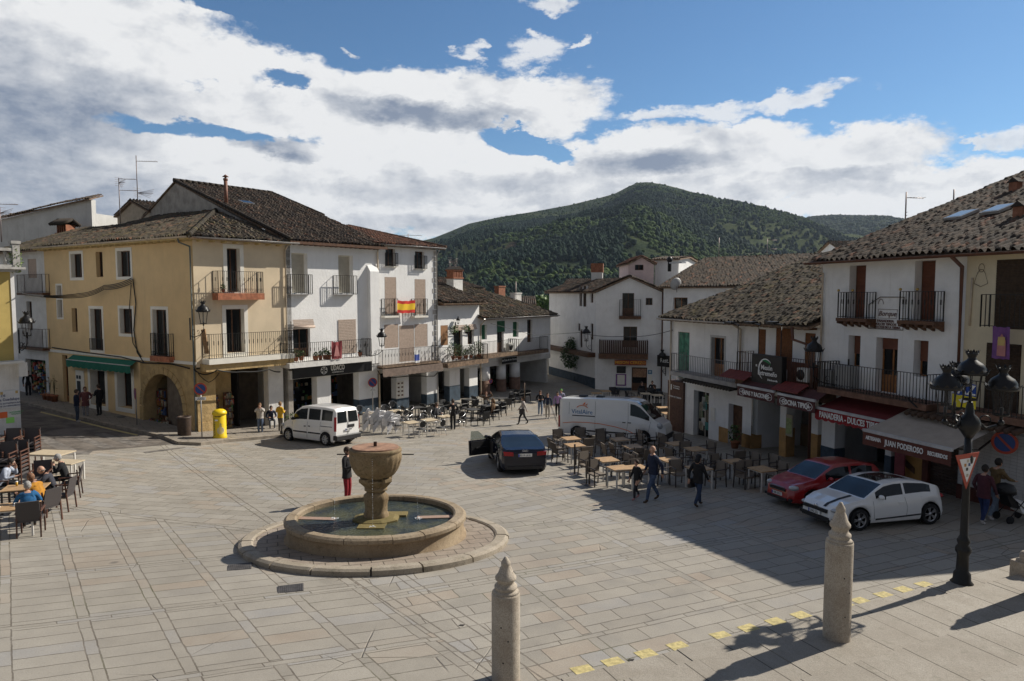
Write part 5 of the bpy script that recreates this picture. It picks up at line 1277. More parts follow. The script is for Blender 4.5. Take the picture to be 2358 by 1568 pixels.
 sl=Vector((0,1,rise)).normalized();nn=Vector((1,0,0)).cross(sl);W0=f.W @ Vector(e0);n=f.W.to_3x3() @ nn
 for (u,v) in ((2215,502),(2300,489)):
  p=f.W.inverted() @ ON(u,v,W0,n);m=f.mb(ZINC);m.T=f.T @ Matrix.Translation(p+nn*.08) @ Matrix(((1,0,0,0),(0,sl.y,nn.y,0),(0,sl.z,nn.z,0),(0,0,0,1)))
  m.box(-.36,.36,-.5,.5,0,.1);m.mat(M('skylight_glass',(.25,.3,.34),.1,0)).box(-.3,.3,-.42,.42,.101,.11);m.build('skylight',None,f.root)
 for (u,v) in ((2338,440),(2350,500)):
  p=f.W.inverted() @ ON(u,v,W0,n);m=f.mb(BRICK);m.box(p.x-.16,p.x+.16,p.y-.16,p.y+.16,p.z-.3,p.z+.35);m.mat(TILE).prism([(p.x-.24,p.y-.2,p.z+.35),(p.x,p.y-.2,p.z+.55),(p.x+.24,p.y-.2,p.z+.35)],(0,.4,0));m.build('chimney',None,f.root)
 return zf
ZFB=build_bakery()
awning(fb,1878,937,2054,977,1.35,0,.42,REDA,label='red scalloped bakery awning lettered panaderia dulces tipicos',scal=True,val_h=.38,texts=[('PANADERIA - DULCES TIPICOS',-.0,.55,.31)],top=M('dark_red_canopy',(.16,.02,.02),.8,.1,4))
pc=pb+RD*LB
fc=facade_for('cream_house',pc,RD,'cream yellow house at the right edge with wide dark blinds and a tiled shop front','house',zb=ground(15,20))
def build_cream():
 f,r=fc,fc.rect;Lc=2.6;E=EB+fb.zb-fc.zb
 DB=M('dark_woven_blind',(.055,.035,.022),.9,.2,12)
 for R_ in [(2292,2372,597,758),(2268,2349,791,962)]: window(f,r(*R_),'blind',WOOD,None,fill=DB,depth=.14)
 zl=f.Z(2280,985)
 m=f.mb(CREAM2);holed_wall(m,0,Lc,zl,E,f.holes,.3);m.build('wall',None,f.root)
 m=f.mb(M('white_glazed_tiles',(.62,.62,.62),.35,.03,3));z=.75
 z_b=f.Z(2270,1130)
 while z_b < zl-.1:
  s=0.03
  while s < Lc: m.box(s,s+.19,-.01,.3,z_b,z_b+.09);s += .2
  z_b += .1
 m.build('tiled_wall',None,f.root)
 f.mb(M('grout',(.35,.35,.35),.9,0)).box(0,Lc,.0,.28,-1,zl-.0).build('lower_wall',None,f.root)
 f.mb(M('dark_red_jamb')).box(-.0,Lc,-.03,-.012,-1,f.Z(2270,1130)-.01).build('painted_base',None,f.root)
 dep=.9;zf=f.Z(2330,962,dep);balcony(f,f.S(2180,dep),Lc,zf,f.Z(2330,888,dep),dep,slabmat=M('old_beam'),th=.2,rmat=IRON,gap=.13)
 m=f.mb(TILER);s=f.S(2100,1.1)
 while s < Lc: m.tube([(s,-1.15,zf-.38),(s,-.2,zf-.2)],.085,8);s += .23
 m.build('tile_ledge',None,f.root)
 m=f.mb(IRONR)
 c=f.S(2259);z0=f.Z(2259,660);z1=f.Z(2259,608);H=z1-z0
 m.tube([(c-.22,-.03,z0+.1),(c-.12,-.03,z0+H*.6),(c-.05,-.03,z0+H*.75),(c+.05,-.03,z0+H*.75),(c+.12,-.03,z0+H*.6),(c+.22,-.03,z0+.1),(c,-.03,z0),(c-.22,-.03,z0+.1)],.007,4)
 m.tube([(c+.09*math.cos(t),-.03,z1-.12+.13*math.sin(t)) for t in np.linspace(0,6.28,12)],.007,4);m.build('wire_figure',None,f.root)
 pipe(f,[(f.S(2239),-.03,f.Z(2239,640)),(f.S(2237),-.03,f.Z(2237,750))],PIPEG,.03)
 mr=f.mb(IRON);a=r(2279,2296,678,752,.1);railing(mr,[(a[0],-.1),(a[0]+.02,-.5),(a[0]+2,-.5)],a[2],a[3],gap=.14);mr.build('railing',None,f.root)
 f.mb(CREAM2).prism([(Lc,0,-1),(Lc,0,E),(Lc,12.9,E+.345*12.9),(Lc,12.9,-1)],(.3,0,0)).build('side_wall',None,f.root);f.mb(DARKIN).box(.1,Lc,.5,.55,zl,E-.1).build('inner_wall',None,f.root)
 return zl
build_cream()
awning(fb,1988,996,2193,1031,2.4,0,.75,BROA,label='long brown awning with grey top lettered artesania juan poderoso recuerdos',val_h=.46,texts=[('ARTESANIA',-.72,.45,.165),('JUAN PODEROSO',.0,.5,.25),('RECUERDOS',.73,.5,.165)],top=GREYA)
PUR=M('purple_banner_cloth',(.17,.07,.22),.8,.1,5)
pbn=hang_cloth('procession_banner',fc,(2284,2326,752,826),.55,[(0,PUR)],'tall purple cloth banner with a pale figure hung in front of the cream house blinds','banner',n=10,sag=.02)
m=fc.mb(M('pale_print'));s0,s1,z0,z1=fc.rect(2296,2316,768,820,.6);cx=(s0+s1)/2;m.prism([(s0,-.6,z0),(s1,-.6,z0),(cx+.12,-.6,z1-.2),(cx,-.6,z1),(cx-.12,-.6,z1-.2)],(0,-.005,0));m.mat(M('gold_print',(.5,.36,.14),.8,.1));m.prism([(cx-.1,-.61,z1-.35),(cx+.1,-.61,z1-.35),(cx+.1,-.61,z1-.1),(cx-.1,-.61,z1-.1)],(0,-.005,0));o=m.build('print',None,pbn);o.data.transform(Matrix.Translation(-pbn.location) @ fc.W)
UB=M('flag_blue',(.01,.07,.36),.75,.05)
paz=hang_cloth('peace_flag',fb,(2192,2248,882,938),1.02,[(0,UB),(.46,M('flag_bright_yellow',(.75,.62,.02),.75,.05))],'blue and yellow flag lettered PAZ hung on the balcony rail behind the street lamp','flag',n=12,sag=.02,wave=.02)
s0,s1,z0,z1=fb.rect(2192,2248,882,938,1.06);o=textmesh('PAZ',.42,WHITEP,paz,loc=(0,0,0),bold=.006);o.data.transform(Matrix.Translation(-paz.location) @ fb.W @ Matrix.Translation(((s0+s1)/2-.03,-1.06,z1-(z1-z0)*.28)))
m=fb.mb(WHITEP);c=((s0+s1)/2-.02,z0+(z1-z0)*.27);m.prism([(c[0]+x,-1.065,c[1]+z) for x,z in ((-.14,.02),(-.04,-.08),(.08,-.05),(.2,.04),(.06,.04),(.02,.14),(-.06,.04))],(0,-.006,0));o=m.build('dove',None,paz);o.data.transform(Matrix.Translation(-paz.location) @ fb.W)
# ------------------------------------------------------------ houses at the far end and behind
def gable_house(name,p0,d,L,dep,zb,eave,ridge,label,roofm=TILE,wall=WHT,seed=60,along=True,z0=-3,over=.35,rot_front=True):
 """plain house: facade p0 + d*L, ridge parallel (along) or at right angles to the facade"""
 f=facade_for(name,p0,d,label,'house',zb=zb);f.L=L;f.dep=dep
 if along:
  y=dep/2
  roof_sheet('roof',[(-over,-over,eave),(L+over,-over,eave),(L+over,y,ridge),(-over,y,ridge)],((-over,-over,eave),(L+over,-over,eave)),roofm,f.root,seed=seed)
  roof_sheet('roof',[(-over,dep+over,eave),(L+over,dep+over,eave),(L+over,y,ridge),(-over,y,ridge)],((-over,dep+over,eave),(L+over,dep+over,eave)),roofm,f.root,seed=seed+1)
  for s in (0,L-.3): f.mb(wall).prism([(s,.301,z0),(s,.301,eave-.05),(s,y,ridge-.15),(s,dep,eave-.05),(s,dep,z0)],(.3,0,0)).build('side_wall',None,f.root)
 else:
  c=L/2
  for sg,a in ((-1,-over),(1,L+over)):
   roof_sheet('roof',[(a,-over,eave),(a,dep+over,eave),(c,dep+over,ridge),(c,-over,ridge)],((a,-over,eave),(a,dep+over,eave)),roofm,f.root,seed=seed+sg)
  f.mb(wall).prism([(0,0,eave-.1),(L,0,eave-.1),(c,0,ridge-.15)],(0,.3,0)).build('gable',None,f.root)
  for s in (0,L-.3): f.mb(wall).box(s,s+.3,.301,dep,z0,eave-.05).build('side_wall',None,f.root)
 f.mb(wall).box(0,L,dep-.3,dep,z0,eave-.05).build('rear_wall',None,f.root)
 f.eave=eave;f.z0=z0;f.wallm=wall
 return f
def finish(f,depth=.25,zlow=None):
 m=f.mb(f.wallm);holed_wall(m,0,f.L,f.z0 if zlow is None else zlow,f.eave-.1,f.holes,depth);m.build('wall',None,f.root)
 f.mb(DARKIN).box(.3,f.L-.3,.4,.45,f.z0,f.eave-.1).build('inner_wall',None,f.root)
YI=56.0
def at2(u,y): d=ray(u,676);return Vector((d.x/d.y*y,y))
pi0,pi1=at2(1372,YI),at2(1529,YI-1.0);gI=ground(pi0.x,pi0.y)
zz=lambda u,v,y: AT(u,v,y).z
fi=gable_house('inn',pi0,pi1-pi0,(pi1-pi0).length,11,gI,zz(1373,672,YI)-gI,zz(1449,636,YI)-gI,'white gabled inn with a dark slatted balcony over a red sign',seed=70,along=False,over=.3)
def build_inn():
 f,r=fi,fi.rect
 window(f,r(1433,1460,671,728),'door',WOOD,None,mull=1);window(f,r(1487,1502.5,686,702.5),'glass',WOOD,None)
 window(f,r(1435.5,1467,752,800),'door',WOOD,None,mull=1)
 window(f,r(1454.5,1490,846,900),'door',WOOD,None,mull=0)
 finish(f)
 s0,s1,z0,z1=r(1427,1475,690,728,.5);balcony(f,s0,s1,z0,z1,.5,slabmat=WOOD,th=.25,gap=.14)
 s0,s1,z0,z1=r(1380,1491,783,815,.9);o=balcony(f,s0,s1,z0,z1,.9,slabmat=WOOD,th=.42,gap=.3)
 m=f.mb(M('dark_reed_screen',(.085,.05,.035),.9,.2,6));s=s0
 while s < s1: m.box(s,s+.12,-.90,-.87,z0+.05,z1-.03);s += .15
 m.build('reed_screen',None,o)
 a=r(1415,1488,829,841,.8);m=f.mb(M('inn_sign_red',(.20,.03,.02),.7,.1));m.box(a[0],a[1],-.85,-.78,a[2],a[3]);o=m.build('sign_board',None,f.root)
 letters(f,'MESON CEREZO',(a[0]+a[1])/2,(a[2]+a[3])/2,.33,M('yellow_lettering',(.65,.33,.04),.7,0),y=-.86,parent=o,bold=.008,sx=1.0)
 a=r(1417,1440,837,852);b=f.mb(M('slate_sign',(.03,.03,.03),.6,.1));a=r(1420,1441,843,859);b.box(a[0],a[1],-.06,-.002,a[2],a[3]);b.build('menu_board',None,f.root)
 a=r(1418,1442,861,888);m=f.mb(M('violet_frame',(.25,.12,.3),.8,.2,6));m.box(a[0],a[1],-.05,-.002,a[2],a[3]);m.mat(TRIM).box(a[0]+.12,a[1]-.12,-.06,-.051,a[2]+.1,a[3]-.08);m.build('menu_board',None,f.root)
 a=r(1457,1488,849,869);m=f.mb(M('sepia_picture',(.35,.2,.12),.8,.3,9));m.box(a[0],a[1],.12,.15,a[2],a[3]);m.build('window_poster',None,f.root)
 a=r(1492,1501.5,852,861);o=f.mb(M('hotel_blue',(.02,.16,.30),.6,0)).box(a[0],a[1],-.05,-.002,a[2],a[3]).build('hotel_plate',None,f.root);letters(f,'H',(a[0]+a[1])/2,(a[2]+a[3])/2,.28,y=-.055,parent=o,bold=.008)
 a=r(1492,1501,864,886);f.mb(TRIM).box(a[0],a[1],-.04,-.002,a[2],a[3]).build('paper_notice',None,f.root)
 a=r(1405,1529,893,905);f.mb(BLUEB).box(a[0],r(1454,1455,893,905)[0],-.02,-.002,-1,a[3]).box(r(1489,1490,893,905)[1],f.L,-.02,-.002,-1,a[3]).build('painted_base',None,f.root)
 pipe(f,[(f.L-.1,-.1,f.eave),(f.L-.1,-.1,0)],PIPEB,.06)
 d=Vector((-.33,.943));g=Facade(pi0+d*0,-d,f.zb,f.root)
 L=10.0
 g=Facade(pi0+d*L,-d,f.zb,f.root);ru=g.rect
 for R_ in [(1334,1340,662,705),(1342,1350,658,706),(1360,1366,670,697),(1335,1341,758,800),(1360,1366,745,782),(1331,1336,745,762)]: window(g,ru(*R_),'glass',WOOD,None,depth=.2)
 m=g.mb(WHT);holed_wall(m,0,L,-1,f.eave-.1,g.holes,.2);m.build('lane_wall',None,f.root)
 roof_sheet('roof',[(-.3,-.4,f.eave),(L+.3,-.4,f.eave),(L+.3,2.6,f.eave+1.1),(-.3,2.6,f.eave+1.1)],((-.3,-.4,f.eave),(L+.3,-.4,f.eave)),TILE,f.root,seed=75,T=g.T)
 a=g.rect(1330,1372,812,822,.6);g.mb(WOOD).box(0,L,-.7,0,a[2],a[3]).build('jetty',None,f.root)
 g.mb(BLUEB).box(0,L,-.02,-.002,-1,.9).build('painted_base',None,f.root)
 c=AT(1375,640,62);q=f.W.inverted() @ c;m=f.mb(WHITE2);m.box(q.x-.5,q.x+.5,q.y-.4,q.y+.4,q.z-1.5,q.z+.5);m.mat(BRICK).box(q.x-.55,q.x+.55,q.y-.45,q.y+.45,q.z+.5,q.z+1.3);m.build('chimney',None,f.root)
build_inn()
YB=50.0;p0=at2(1528,54.5);p1=at2(1960,44.0);gB=ground(16,48)
fl=gable_house('long_roof_house',p0,p1-p0,(p1-p0).length,13,gB,zz(1600,660,52.6)-gB,zz(1700,591,56.5)-gB,'long white house with a wide brown tiled roof behind the tavern',seed=80)
window(fl,fl.rect(1550,1583,685,712),'glass',WOODO,None,mull=1);window(fl,fl.rect(1575,1600,800,850),'door',WOOD,None);finish(fl)
q=fl.W.inverted() @ AT(1542,600,57);m=fl.mb(BLACKP);m.lathe([(.15,-.9),(.15,-.1),(.23,-.06),(.23,.16),(.1,.34)],10,q);m.build('chimney_cowl',None,fl.root)
for (u,v) in ((1560,605),(1739,601),(1745,640)):
 q=fl.W.inverted() @ AT(u,v,55.5 if v < 620 else 50.5);m=fl.mb(M('pale_skylight',(.5,.52,.54),.3,0));m.box(q.x-.6,q.x+.6,q.y-.3,q.y+.3,q.z-.05,q.z+.06);m.build('skylight',None,fl.root)
FILL=[
 ('pink_house','small pale pink gabled house behind the roofs',1448,1505,63,63,607,589,6,M('pale_pink_render',(.66,.52,.50),.9,.05),False,TILER,[(1462,1482,604,622)]),
 ('white_cube_house','flat white house just left of the pink house',1507,1560,64,63,596,592,8,WHT,True,TILE,[]),
 ('lane_house','narrow white house with brown balcony at the mouth of the lane',1296,1332,74,72,700,684,8,WHT,True,TILE,[(1302,1310,720,735),(1314,1324,722,735),(1303,1325,768,815)]),
 ('lane_house','taller white house closing the lane behind the balcony house',1316,1350,84,84,658,646,8,WHT,True,TILE,[(1322,1336,662,676)]),
 ('alley_house','low white house at the left side of the lane with a wooden gallery',1268,1304,66,69,737,722,6,WHT,True,TILEG,[(1279,1297,740,790)]),
 ('ridge_house','white house with a grey tiled roof left of the inn chimney',1318,1376,70,70,652,643,9,WHT,True,TILE,[(1328,1342,655,668)]),
 ('right_back_house','white house with a flat parapet behind the bakery roof',1842,1925,62,60,598,594,8,WHT,True,TILER,[]),
 ('turret_house','small white house with a pyramid roof above the bakery eaves',1935,1980,70,70,575,556,5,WHT,True,TILE,[]),
 ('back_left_house','white house between the low arcade roofs and the lane',1010,1110,62,66,664,640,9,WHITE2,True,TILE,[]),
 ('red_roof_house','house with a bright orange tiled roof behind the corner house',222,285,66,66,524,507,8,WHITE2,True,TILER,[]),
 ('hillside_house','low white house beyond the green shutter house',1130,1230,80,80,700,682,8,WHT,True,TILE,[]),
]
for i,(nm,lb,u0,u1,y0,y1,ve,vr,dp,wm,al,rm,wins) in enumerate(FILL):
 a,b=at2(u0,y0),at2(u1,y1);zb=-8.5 if y0 < 80 else -9.5
 f=gable_house(nm,a,b-a,(b-a).length,dp,zb,zz((u0+u1)/2,ve,(y0+y1)/2)-zb,zz((u0+u1)/2,vr,(y0+y1)/2+(dp/2 if al else 0))-zb,lb,roofm=rm,wall=wm,seed=100+3*i,along=al,z0=-1,over=.25)
 for w in wins: window(f,f.rect(*w),'glass',WOOD,None,depth=.2,mull=1)
 finish(f)
a,b=at2(277,52),at2(352,49);f=gable_house('rear_wing',a,b-a,(b-a).length,5,-6,zz(300,490,50)+6,zz(330,459,50)+6,'cream rendered rear wing with a small gable behind the corner house roof',wall=M('dull_cream_render',(.5,.42,.32),.9,.1),seed=140,along=False,z0=-1,over=.2);finish(f)
a,b=at2(-60,55),at2(219,52);f=facade_for('party_wall_house',a,b-a,'weathered white party wall with a sloping tiled top behind the street houses','house',zb=-7)
L=(b-a).length;zl_,zr_=f.Z(-60,520),f.Z(219,459)
m=f.mb(M('stained_white_wall',(.60,.60,.58),.95,.06,1,bump=.02,bscale=6,dirt=.3,dirtcol=(.3,.28,.25),streak=.5));m.prism([(0,0,-1),(L,0,-1),(L,0,zr_),(0,0,zl_)],(0,.4,0));m.build('wall',None,f.root)
roof_sheet('roof',[(-.2,-.3,zl_+.05),(L+.1,-.3,zr_+.05),(L+.1,1.0,zr_+.5),(-.2,1.0,zl_+.5)],((-.2,-.3,zl_+.05),(L+.1,-.3,zr_+.05)),TILE,f.root,seed=150)
f.mb(MATS['stained_white_wall']).box(L-.4,L,.4,9,-1,zr_-1).build('side_wall',None,f.root)
s,z=f.loc(153,545,1.5);m=f.mb(WHITE);m.box(s-.42,s+.42,-1.9,-1.1,z-3,z+.15);c=m.build('chimney',None,f.root)
m=f.mb(BRICK);m.box(s-.5,s+.5,-2,-1,z+.15,z+.25)
for k in range(5): m.box(s-.42+k*.19,s-.34+k*.19,-1.9,-1.1,z+.25,z+.85)
m.build('brick_vents',None,c);m=f.mb(TILE)
for k in range(7): x=s-.65+k*.2;m.tube([(x,-2.25,z+.85),(x,-1.5,z+1.25)],.12,8);m.tube([(x,-.8,z+.85),(x,-1.5,z+1.25)],.12,8)
m.build('cap',None,c)
e=P1s;dS=SD.normalized();f=facade_for('souvenir_street_house',e-dS*7 ,SD,'white street house with brown iron balconies above a souvenir shop front','house',zb=ground(e.x,e.y))
r=f.rect
window(f,r(64,84,596,640),'blind',WOOD,None,fill=BLIND,depth=.2);window(f,r(62,74,694,760),'door',WOOD,None)
a=r(60,108,828,905);f.holes.append((a[0],a[1]-.1,-1.5,a[3]));E=f.Z(90,578)
m=f.mb(WHITE2);holed_wall(m,0,7,-1.5,E,f.holes,.3);m.build('wall',None,f.root);f.mb(DARKIN).box(0,7,1.2,1.3,-1.5,E).build('inner_wall',None,f.root)
for R_ in ((40,97,632,674),(44,98,757,800)): s0,s1,z0,z1=r(*R_,.4);balcony(f,s0,s1,z0,z1,.4,slabmat=WOOD,th=.15,gap=.15,rmat=IRONR)
roof_sheet('roof',[(-.2,-.5,E+.05),(7,-.5,E+.05),(7,6,E+2.2),(-.2,6,E+2.2)],((-.2,-.5,E+.05),(7,-.5,E+.05)),TILEG,f.root,seed=160)
m=f.mb()
for k in range(90): m.mat(random.choice(GM));s=random.uniform(a[0]+.1,a[1]-.2);z=random.uniform(.0,a[3]-.3);m.box(s,s+random.uniform(.08,.2),.25,.4,z,z+random.uniform(.1,.3))
o=m.build('souvenir_goods',None,f.root);tag(o,kind='stuff')
FS=f
# ------------------------------------------------------------ fountain
FST=stone_mat('fountain_stone',(.22,.15,.075),(.36,.27,.155),moss=.4,dark=.95,blotch=(.07,.05,.03))
FSB=stone_mat('fountain_basin_stone',(.27,.19,.11),(.40,.31,.20),moss=.2,dark=.65,blotch=(.10,.075,.05))
FKB=stone_mat('fountain_kerb_stone',(.34,.29,.22),(.46,.40,.32),moss=.35,dark=.5)
FPL=stone_mat('fountain_cobbles',(.31,.25,.2),(.42,.36,.29),joints=(.5,.34),a=(.94,.33),bb=(-.33,.94),moss=.5,dark=.5)
FX,FY_=-3.51,17.3;FZ=ground(FX,FY_)
ft=thing('fountain',(FX,FY_,FZ),0,'round stone fountain with a fluted goblet bowl on a carved pedestal','fountain');ft.scale=(1,.8,1)
def build_fountain():
 zt=lambda v: AT(862,v,FY_).z-FZ
 R0=3.44;tilt=lambda x,y: ground(FX+x,FY_+y)-FZ
 m=MB().mat(FPL);n=72;vs=[(0,0,.11)];fs=[]
 for r in (1.2,2.2,R0-.35):
  for k in range(n): t=2*PI*k/n;x,y=r*math.cos(t),r*math.sin(t);vs.append((x,y,.085+tilt(x,y)))
 for k in range(n):
  q=(k+1) % n;fs.append((0,1+k,1+q));fs.append((1+k,1+n+k,1+n+q,1+q));fs.append((1+n+k,1+2*n+k,1+2*n+q,1+n+q))
 m.add(vs,fs);m.build('platform',None,ft)
 m=MB().mat(FKB);nb=17
 for b in range(nb):
  t0=2*PI*b/nb+.006+.1*(b % 2)*.3;t1=2*PI*(b+1)/nb-.006+.1*((b+1) % 2)*.3;sub=6
  prof=[(R0-.38,-.2),(R0-.38,.10),(R0-.33,.13),(R0-.10,.125),(R0-.02,.08),(R0+.01,-.2)];vs=[];fs=[];j=random.uniform(-.01,.01)
  for i in range(sub+1):
   t=t0+(t1-t0)*i/sub
   for (r,z) in prof: x,y=(r+j)*math.cos(t),(r+j)*math.sin(t);vs.append((x,y,z+tilt(x,y)+j))
  K=len(prof)
  for i in range(sub):
   for k in range(K-1): fs.append((i*K+k,i*K+k+1,(i+1)*K+k+1,(i+1)*K+k))
  fs.append(tuple(range(K)));fs.append(tuple(range((sub+1)*K-1,sub*K-1,-1)));m.add([(v[0],v[1],v[2]) for v in vs],[f[::-1] for f in fs])
 m.build('kerb_ring',None,ft)
 RB=2.27;H=AT(862,1241,FY_-1.82).z-FZ
 m=MB().mat(FSB);prof=[(RB+.06,-.15),(RB+.05,.16),(RB-.01,.18),(RB-.02,H-.17)];m.lathe(prof,72,cap=False)
 m.lathe([(RB-.20,H-.5),(RB-.22,-.05)],72,cap=False);m.build('basin_wall',None,ft)
 m=MB().mat(stone_mat('rim_stone',(.31,.235,.15),(.42,.34,.24),dark=.9,blotch=(.05,.04,.03)));nb=14
 for b in range(nb):
  t0=2*PI*b/nb+.004+.05*(b % 3);t1=2*PI*(b+1)/nb-.004+.05*((b+1) % 3);sub=7;j=random.uniform(-.006,.008)
  prof=[(RB-.26,H-.3),(RB-.27,H-.03),(RB-.22,H),(RB-.02,H-.005),(RB+.05,H-.05),(RB+.05,H-.13),(RB+.0,H-.17)];vs=[];fs=[];K=len(prof)
  for i in range(sub+1):
   t=t0+(t1-t0)*i/sub;vs += [(r*math.cos(t),r*math.sin(t),z+j) for r,z in prof]
  for i in range(sub):
   for k in range(K-1): fs.append((i*K+k,(i+1)*K+k,(i+1)*K+k+1,i*K+k+1))
  fs += [tuple(range(K)),tuple(range((sub+1)*K-1,sub*K-1,-1))];m.add(vs,fs)
 m.build('basin_rim',None,ft)
 m_,t,b=pbsdf('fountain_water');pos=t.node('ShaderNodeNewGeometry').outputs['Position']
 b.inputs['Base Color'].default_value=(.05,.085,.07,1);b.inputs['Roughness'].default_value=.03;b.inputs['IOR'].default_value=1.33;b.inputs['Specular IOR Level'].default_value=.5
 t.put(b.inputs['Base Color'],t.mix(t.ramp(t.noise(pos,1.3,4,.6),.35,.65),(.02,.033,.045),(.085,.09,.055)))
 bn=t.node('ShaderNodeBump');bn.inputs['Distance'].default_value=.07;bn.inputs['Strength'].default_value=.6
 t.put(bn.inputs['Height'],t.noise(t.comb(t.m('MULTIPLY',t.xyz(pos)[0],1.0),t.m('MULTIPLY',t.xyz(pos)[1],1.5),0),9,4,.55,.6));t.l.new(bn.outputs[0],b.inputs['Normal'])
 MB().mat(m_).add([((RB-.2)*math.cos(2*PI*k/64),(RB-.2)*math.sin(2*PI*k/64),H-.14) for k in range(64)],[tuple(range(64))]).build('water',None,ft)
 MOS=stone_mat('algae_stone',(.16,.13,.04),(.25,.19,.07),dark=.4)
 m=MB().mat(MOS);m.box(-.34,.34,-.95,-.42,H-.3,H-.115);m.box(-.95,-.42,-.2,.2,H-.3,H-.16);m.box(.2,.75,.2,.6,H-.3,H-.09);m.lathe([(.62,H-.3),(.62,H-.10),(.5,H-.06)],8,smooth=False,a0=.4);m.build('submerged_blocks',None,ft)
 m=MB().mat(stone_mat('pink_slab',(.36,.24,.18),(.44,.31,.24)));m.T=Matrix.Rotation(.12,4,'Z');m.box(1.05,2.15,-.15,.1,H-.2,H-.118).build('stone_slab',None,ft);m=MB().mat(MATS['pink_slab']);m.T=Matrix.Rotation(-.1,4,'Z');m.box(-2.15,-1.05,-.25,-.0,H-.2,H-.125);m.build('stone_slab',None,ft)
 zc=zt(1103);zr=zt(1032)
 m=MB().mat(FST)
 oct_=lambda t,z: 1+.03*math.cos(8*t)
 m.lathe([(r_*.86,z_) for r_,z_ in [(.36,H-.4),(.37,H+.02),(.33,H+.06),(.33,H+.25),(.37,H+.40),(.36,H+.5),(.28,H+.56),(.27,H+.62)]],32,flute=oct_)
 m.build('pedestal_foot',None,ft)
 m=MB().mat(FST);a=H+.60;d=zc-a
 m.lathe([(r_*.84,z_) for r_,z_ in [(.28,a),(.345,a+.03),(.35,a+.09),(.30,a+.12),(.30,a+.16),(.35,a+.2),(.34,a+.28),(.30,a+.31),(.31,a+d*.55),(.36,a+d*.62),(.30,a+d*.7),(.34,a+d*.8),(.42,a+d*.95),(.42,a+d)]],32);m.build('pedestal_shaft',None,ft)
 m=MB().mat(FST)
 for k in range(4):
  t=PI/4+PI/2*k+.15;c,s=math.cos(t),math.sin(t);m.prism([(.24*c+.1*s,.24*s-.1*c,zc-.22),(.47*c+.13*s,.47*s-.13*c,zc-.02),(.47*c+.13*s,.47*s-.13*c,zc+.06),(.2*c+.1*s,.2*s-.1*c,zc+.06)],(-.24*s,.24*c,0))
 m.lathe([(.25,zc-.26),(.29,zc-.16),(.40,zc-.05),(.41,zc+.0),(.24,zc+.05)],8,a0=.4,smooth=False)
 m.build('capital',None,ft)
 fl=lambda t,z: 1+(.035*abs(math.sin(11*t)) if zc+.1 < z < zr-.13 else 0)
 m=MB().mat(FST);hh=zr-zc
 pr=[(.18,zc-.02),(.24,zc+.03)]+[(.24+(.70-.24)*math.sin(PI/2*k/9) ** .9,zc+.03+(hh-.13)*(1-math.cos(PI/2*k/9))*1.0) for k in range(1,10)]+[(.695,zr-.09),(.72,zr-.07),(.71,zr-.01),(.67,zr+.01),(.64,zr+.005)]
 m.lathe([(r_*.94,z_) for r_,z_ in pr],88,flute=fl);m.build('bowl',None,ft)
 MB().mat(M('rusty_red_lid',(.33,.19,.125),.8,.2,5,dirt=.5,dirtcol=(.22,.15,.1))).lathe([(.60,zr),(.595,zr+.04),(.0,zr+.055)],48,smooth=False).build('lid',None,ft)
 MB().mat(IRONR).box(-.04,.04,-.03,.03,zr+.04,zr+.17).build('lid_handle',None,ft)
 WJ=M('falling_water',(.75,.8,.85),.05,0,spec=.8)
 for t,L in ((0,.3),(PI,.3),(-PI/2+.05,.02)):
  c,s=math.cos(t),math.sin(t);z=zr-.16;r0=.69
  if L > .1: MB().mat(IRON).tube([(r0*c,r0*s,z),((r0+L)*c,(r0+L)*s,z)],.016,6).build('spout',None,ft)
  m=MB().mat(WJ);x0=r0+L
  for k in range(34):
   q=max(0,k/34+random.uniform(-.008,.008));rr=x0+.09*math.sqrt(q);zz_=z-(z-H+.14)*q;m.ball((rr*c+random.uniform(-.006,.006),rr*s+random.uniform(-.006,.006),zz_),random.uniform(.004,.008),5,4,(1,1,1.8))
  o=m.build('water_jet',None,ft);tag(o,kind='stuff')
  m=MB().mat(M('white_splash',(.85,.88,.9),.4,0))
  for k in range(26): a=random.uniform(0,6.28);q=random.uniform(0,.11);m.ball(((x0+.09)*c+q*math.cos(a),(x0+.09)*s+q*math.sin(a),H-.13+random.uniform(0,.05)*(1-q*8)),random.uniform(.006,.016),5,4)
  o=m.build('splash',None,ft);tag(o,kind='stuff')
build_fountain()
p=G(669,1356);m=MB().mat(M('iron_grate_metal',(.085,.08,.078),.6,.2,8));m.box(-.26,.26,-.2,.2,.004,.012)
for k in range(12): m.box(-.24+k*.042,-.215+k*.042,-.18,.18,.012,.02)
o=m.build('drain_grate');o.location=p;o.rotation_euler=(0,0,.3);tag(o,'rectangular iron drain grate in the paving in front of the fountain','grate')
p=G(552,1306);o2=o.copy();COL.objects.link(o2);o2.location=p;o2.rotation_euler=(0,0,.3);tag(o2,'small iron drain cover in the fountain bowl shadow left of its kerb','grate')
def manhole(u,v,lb):
 m=MB().mat(MATS['iron_grate_metal']);m.lathe([(.3,.003),(.3,.012),(0,.013)],20,smooth=False)
 o=m.build('manhole_cover');p=G(u,v);o.location=(p.x,p.y,p.z+(.135 if u < 330 else .004));tag(o,lb,'manhole cover')
manhole(276,966,'round iron manhole cover in the pavement by the yellow house')
manhole(690,1055-20,'round iron manhole cover in the square near the white estate car') if False else None
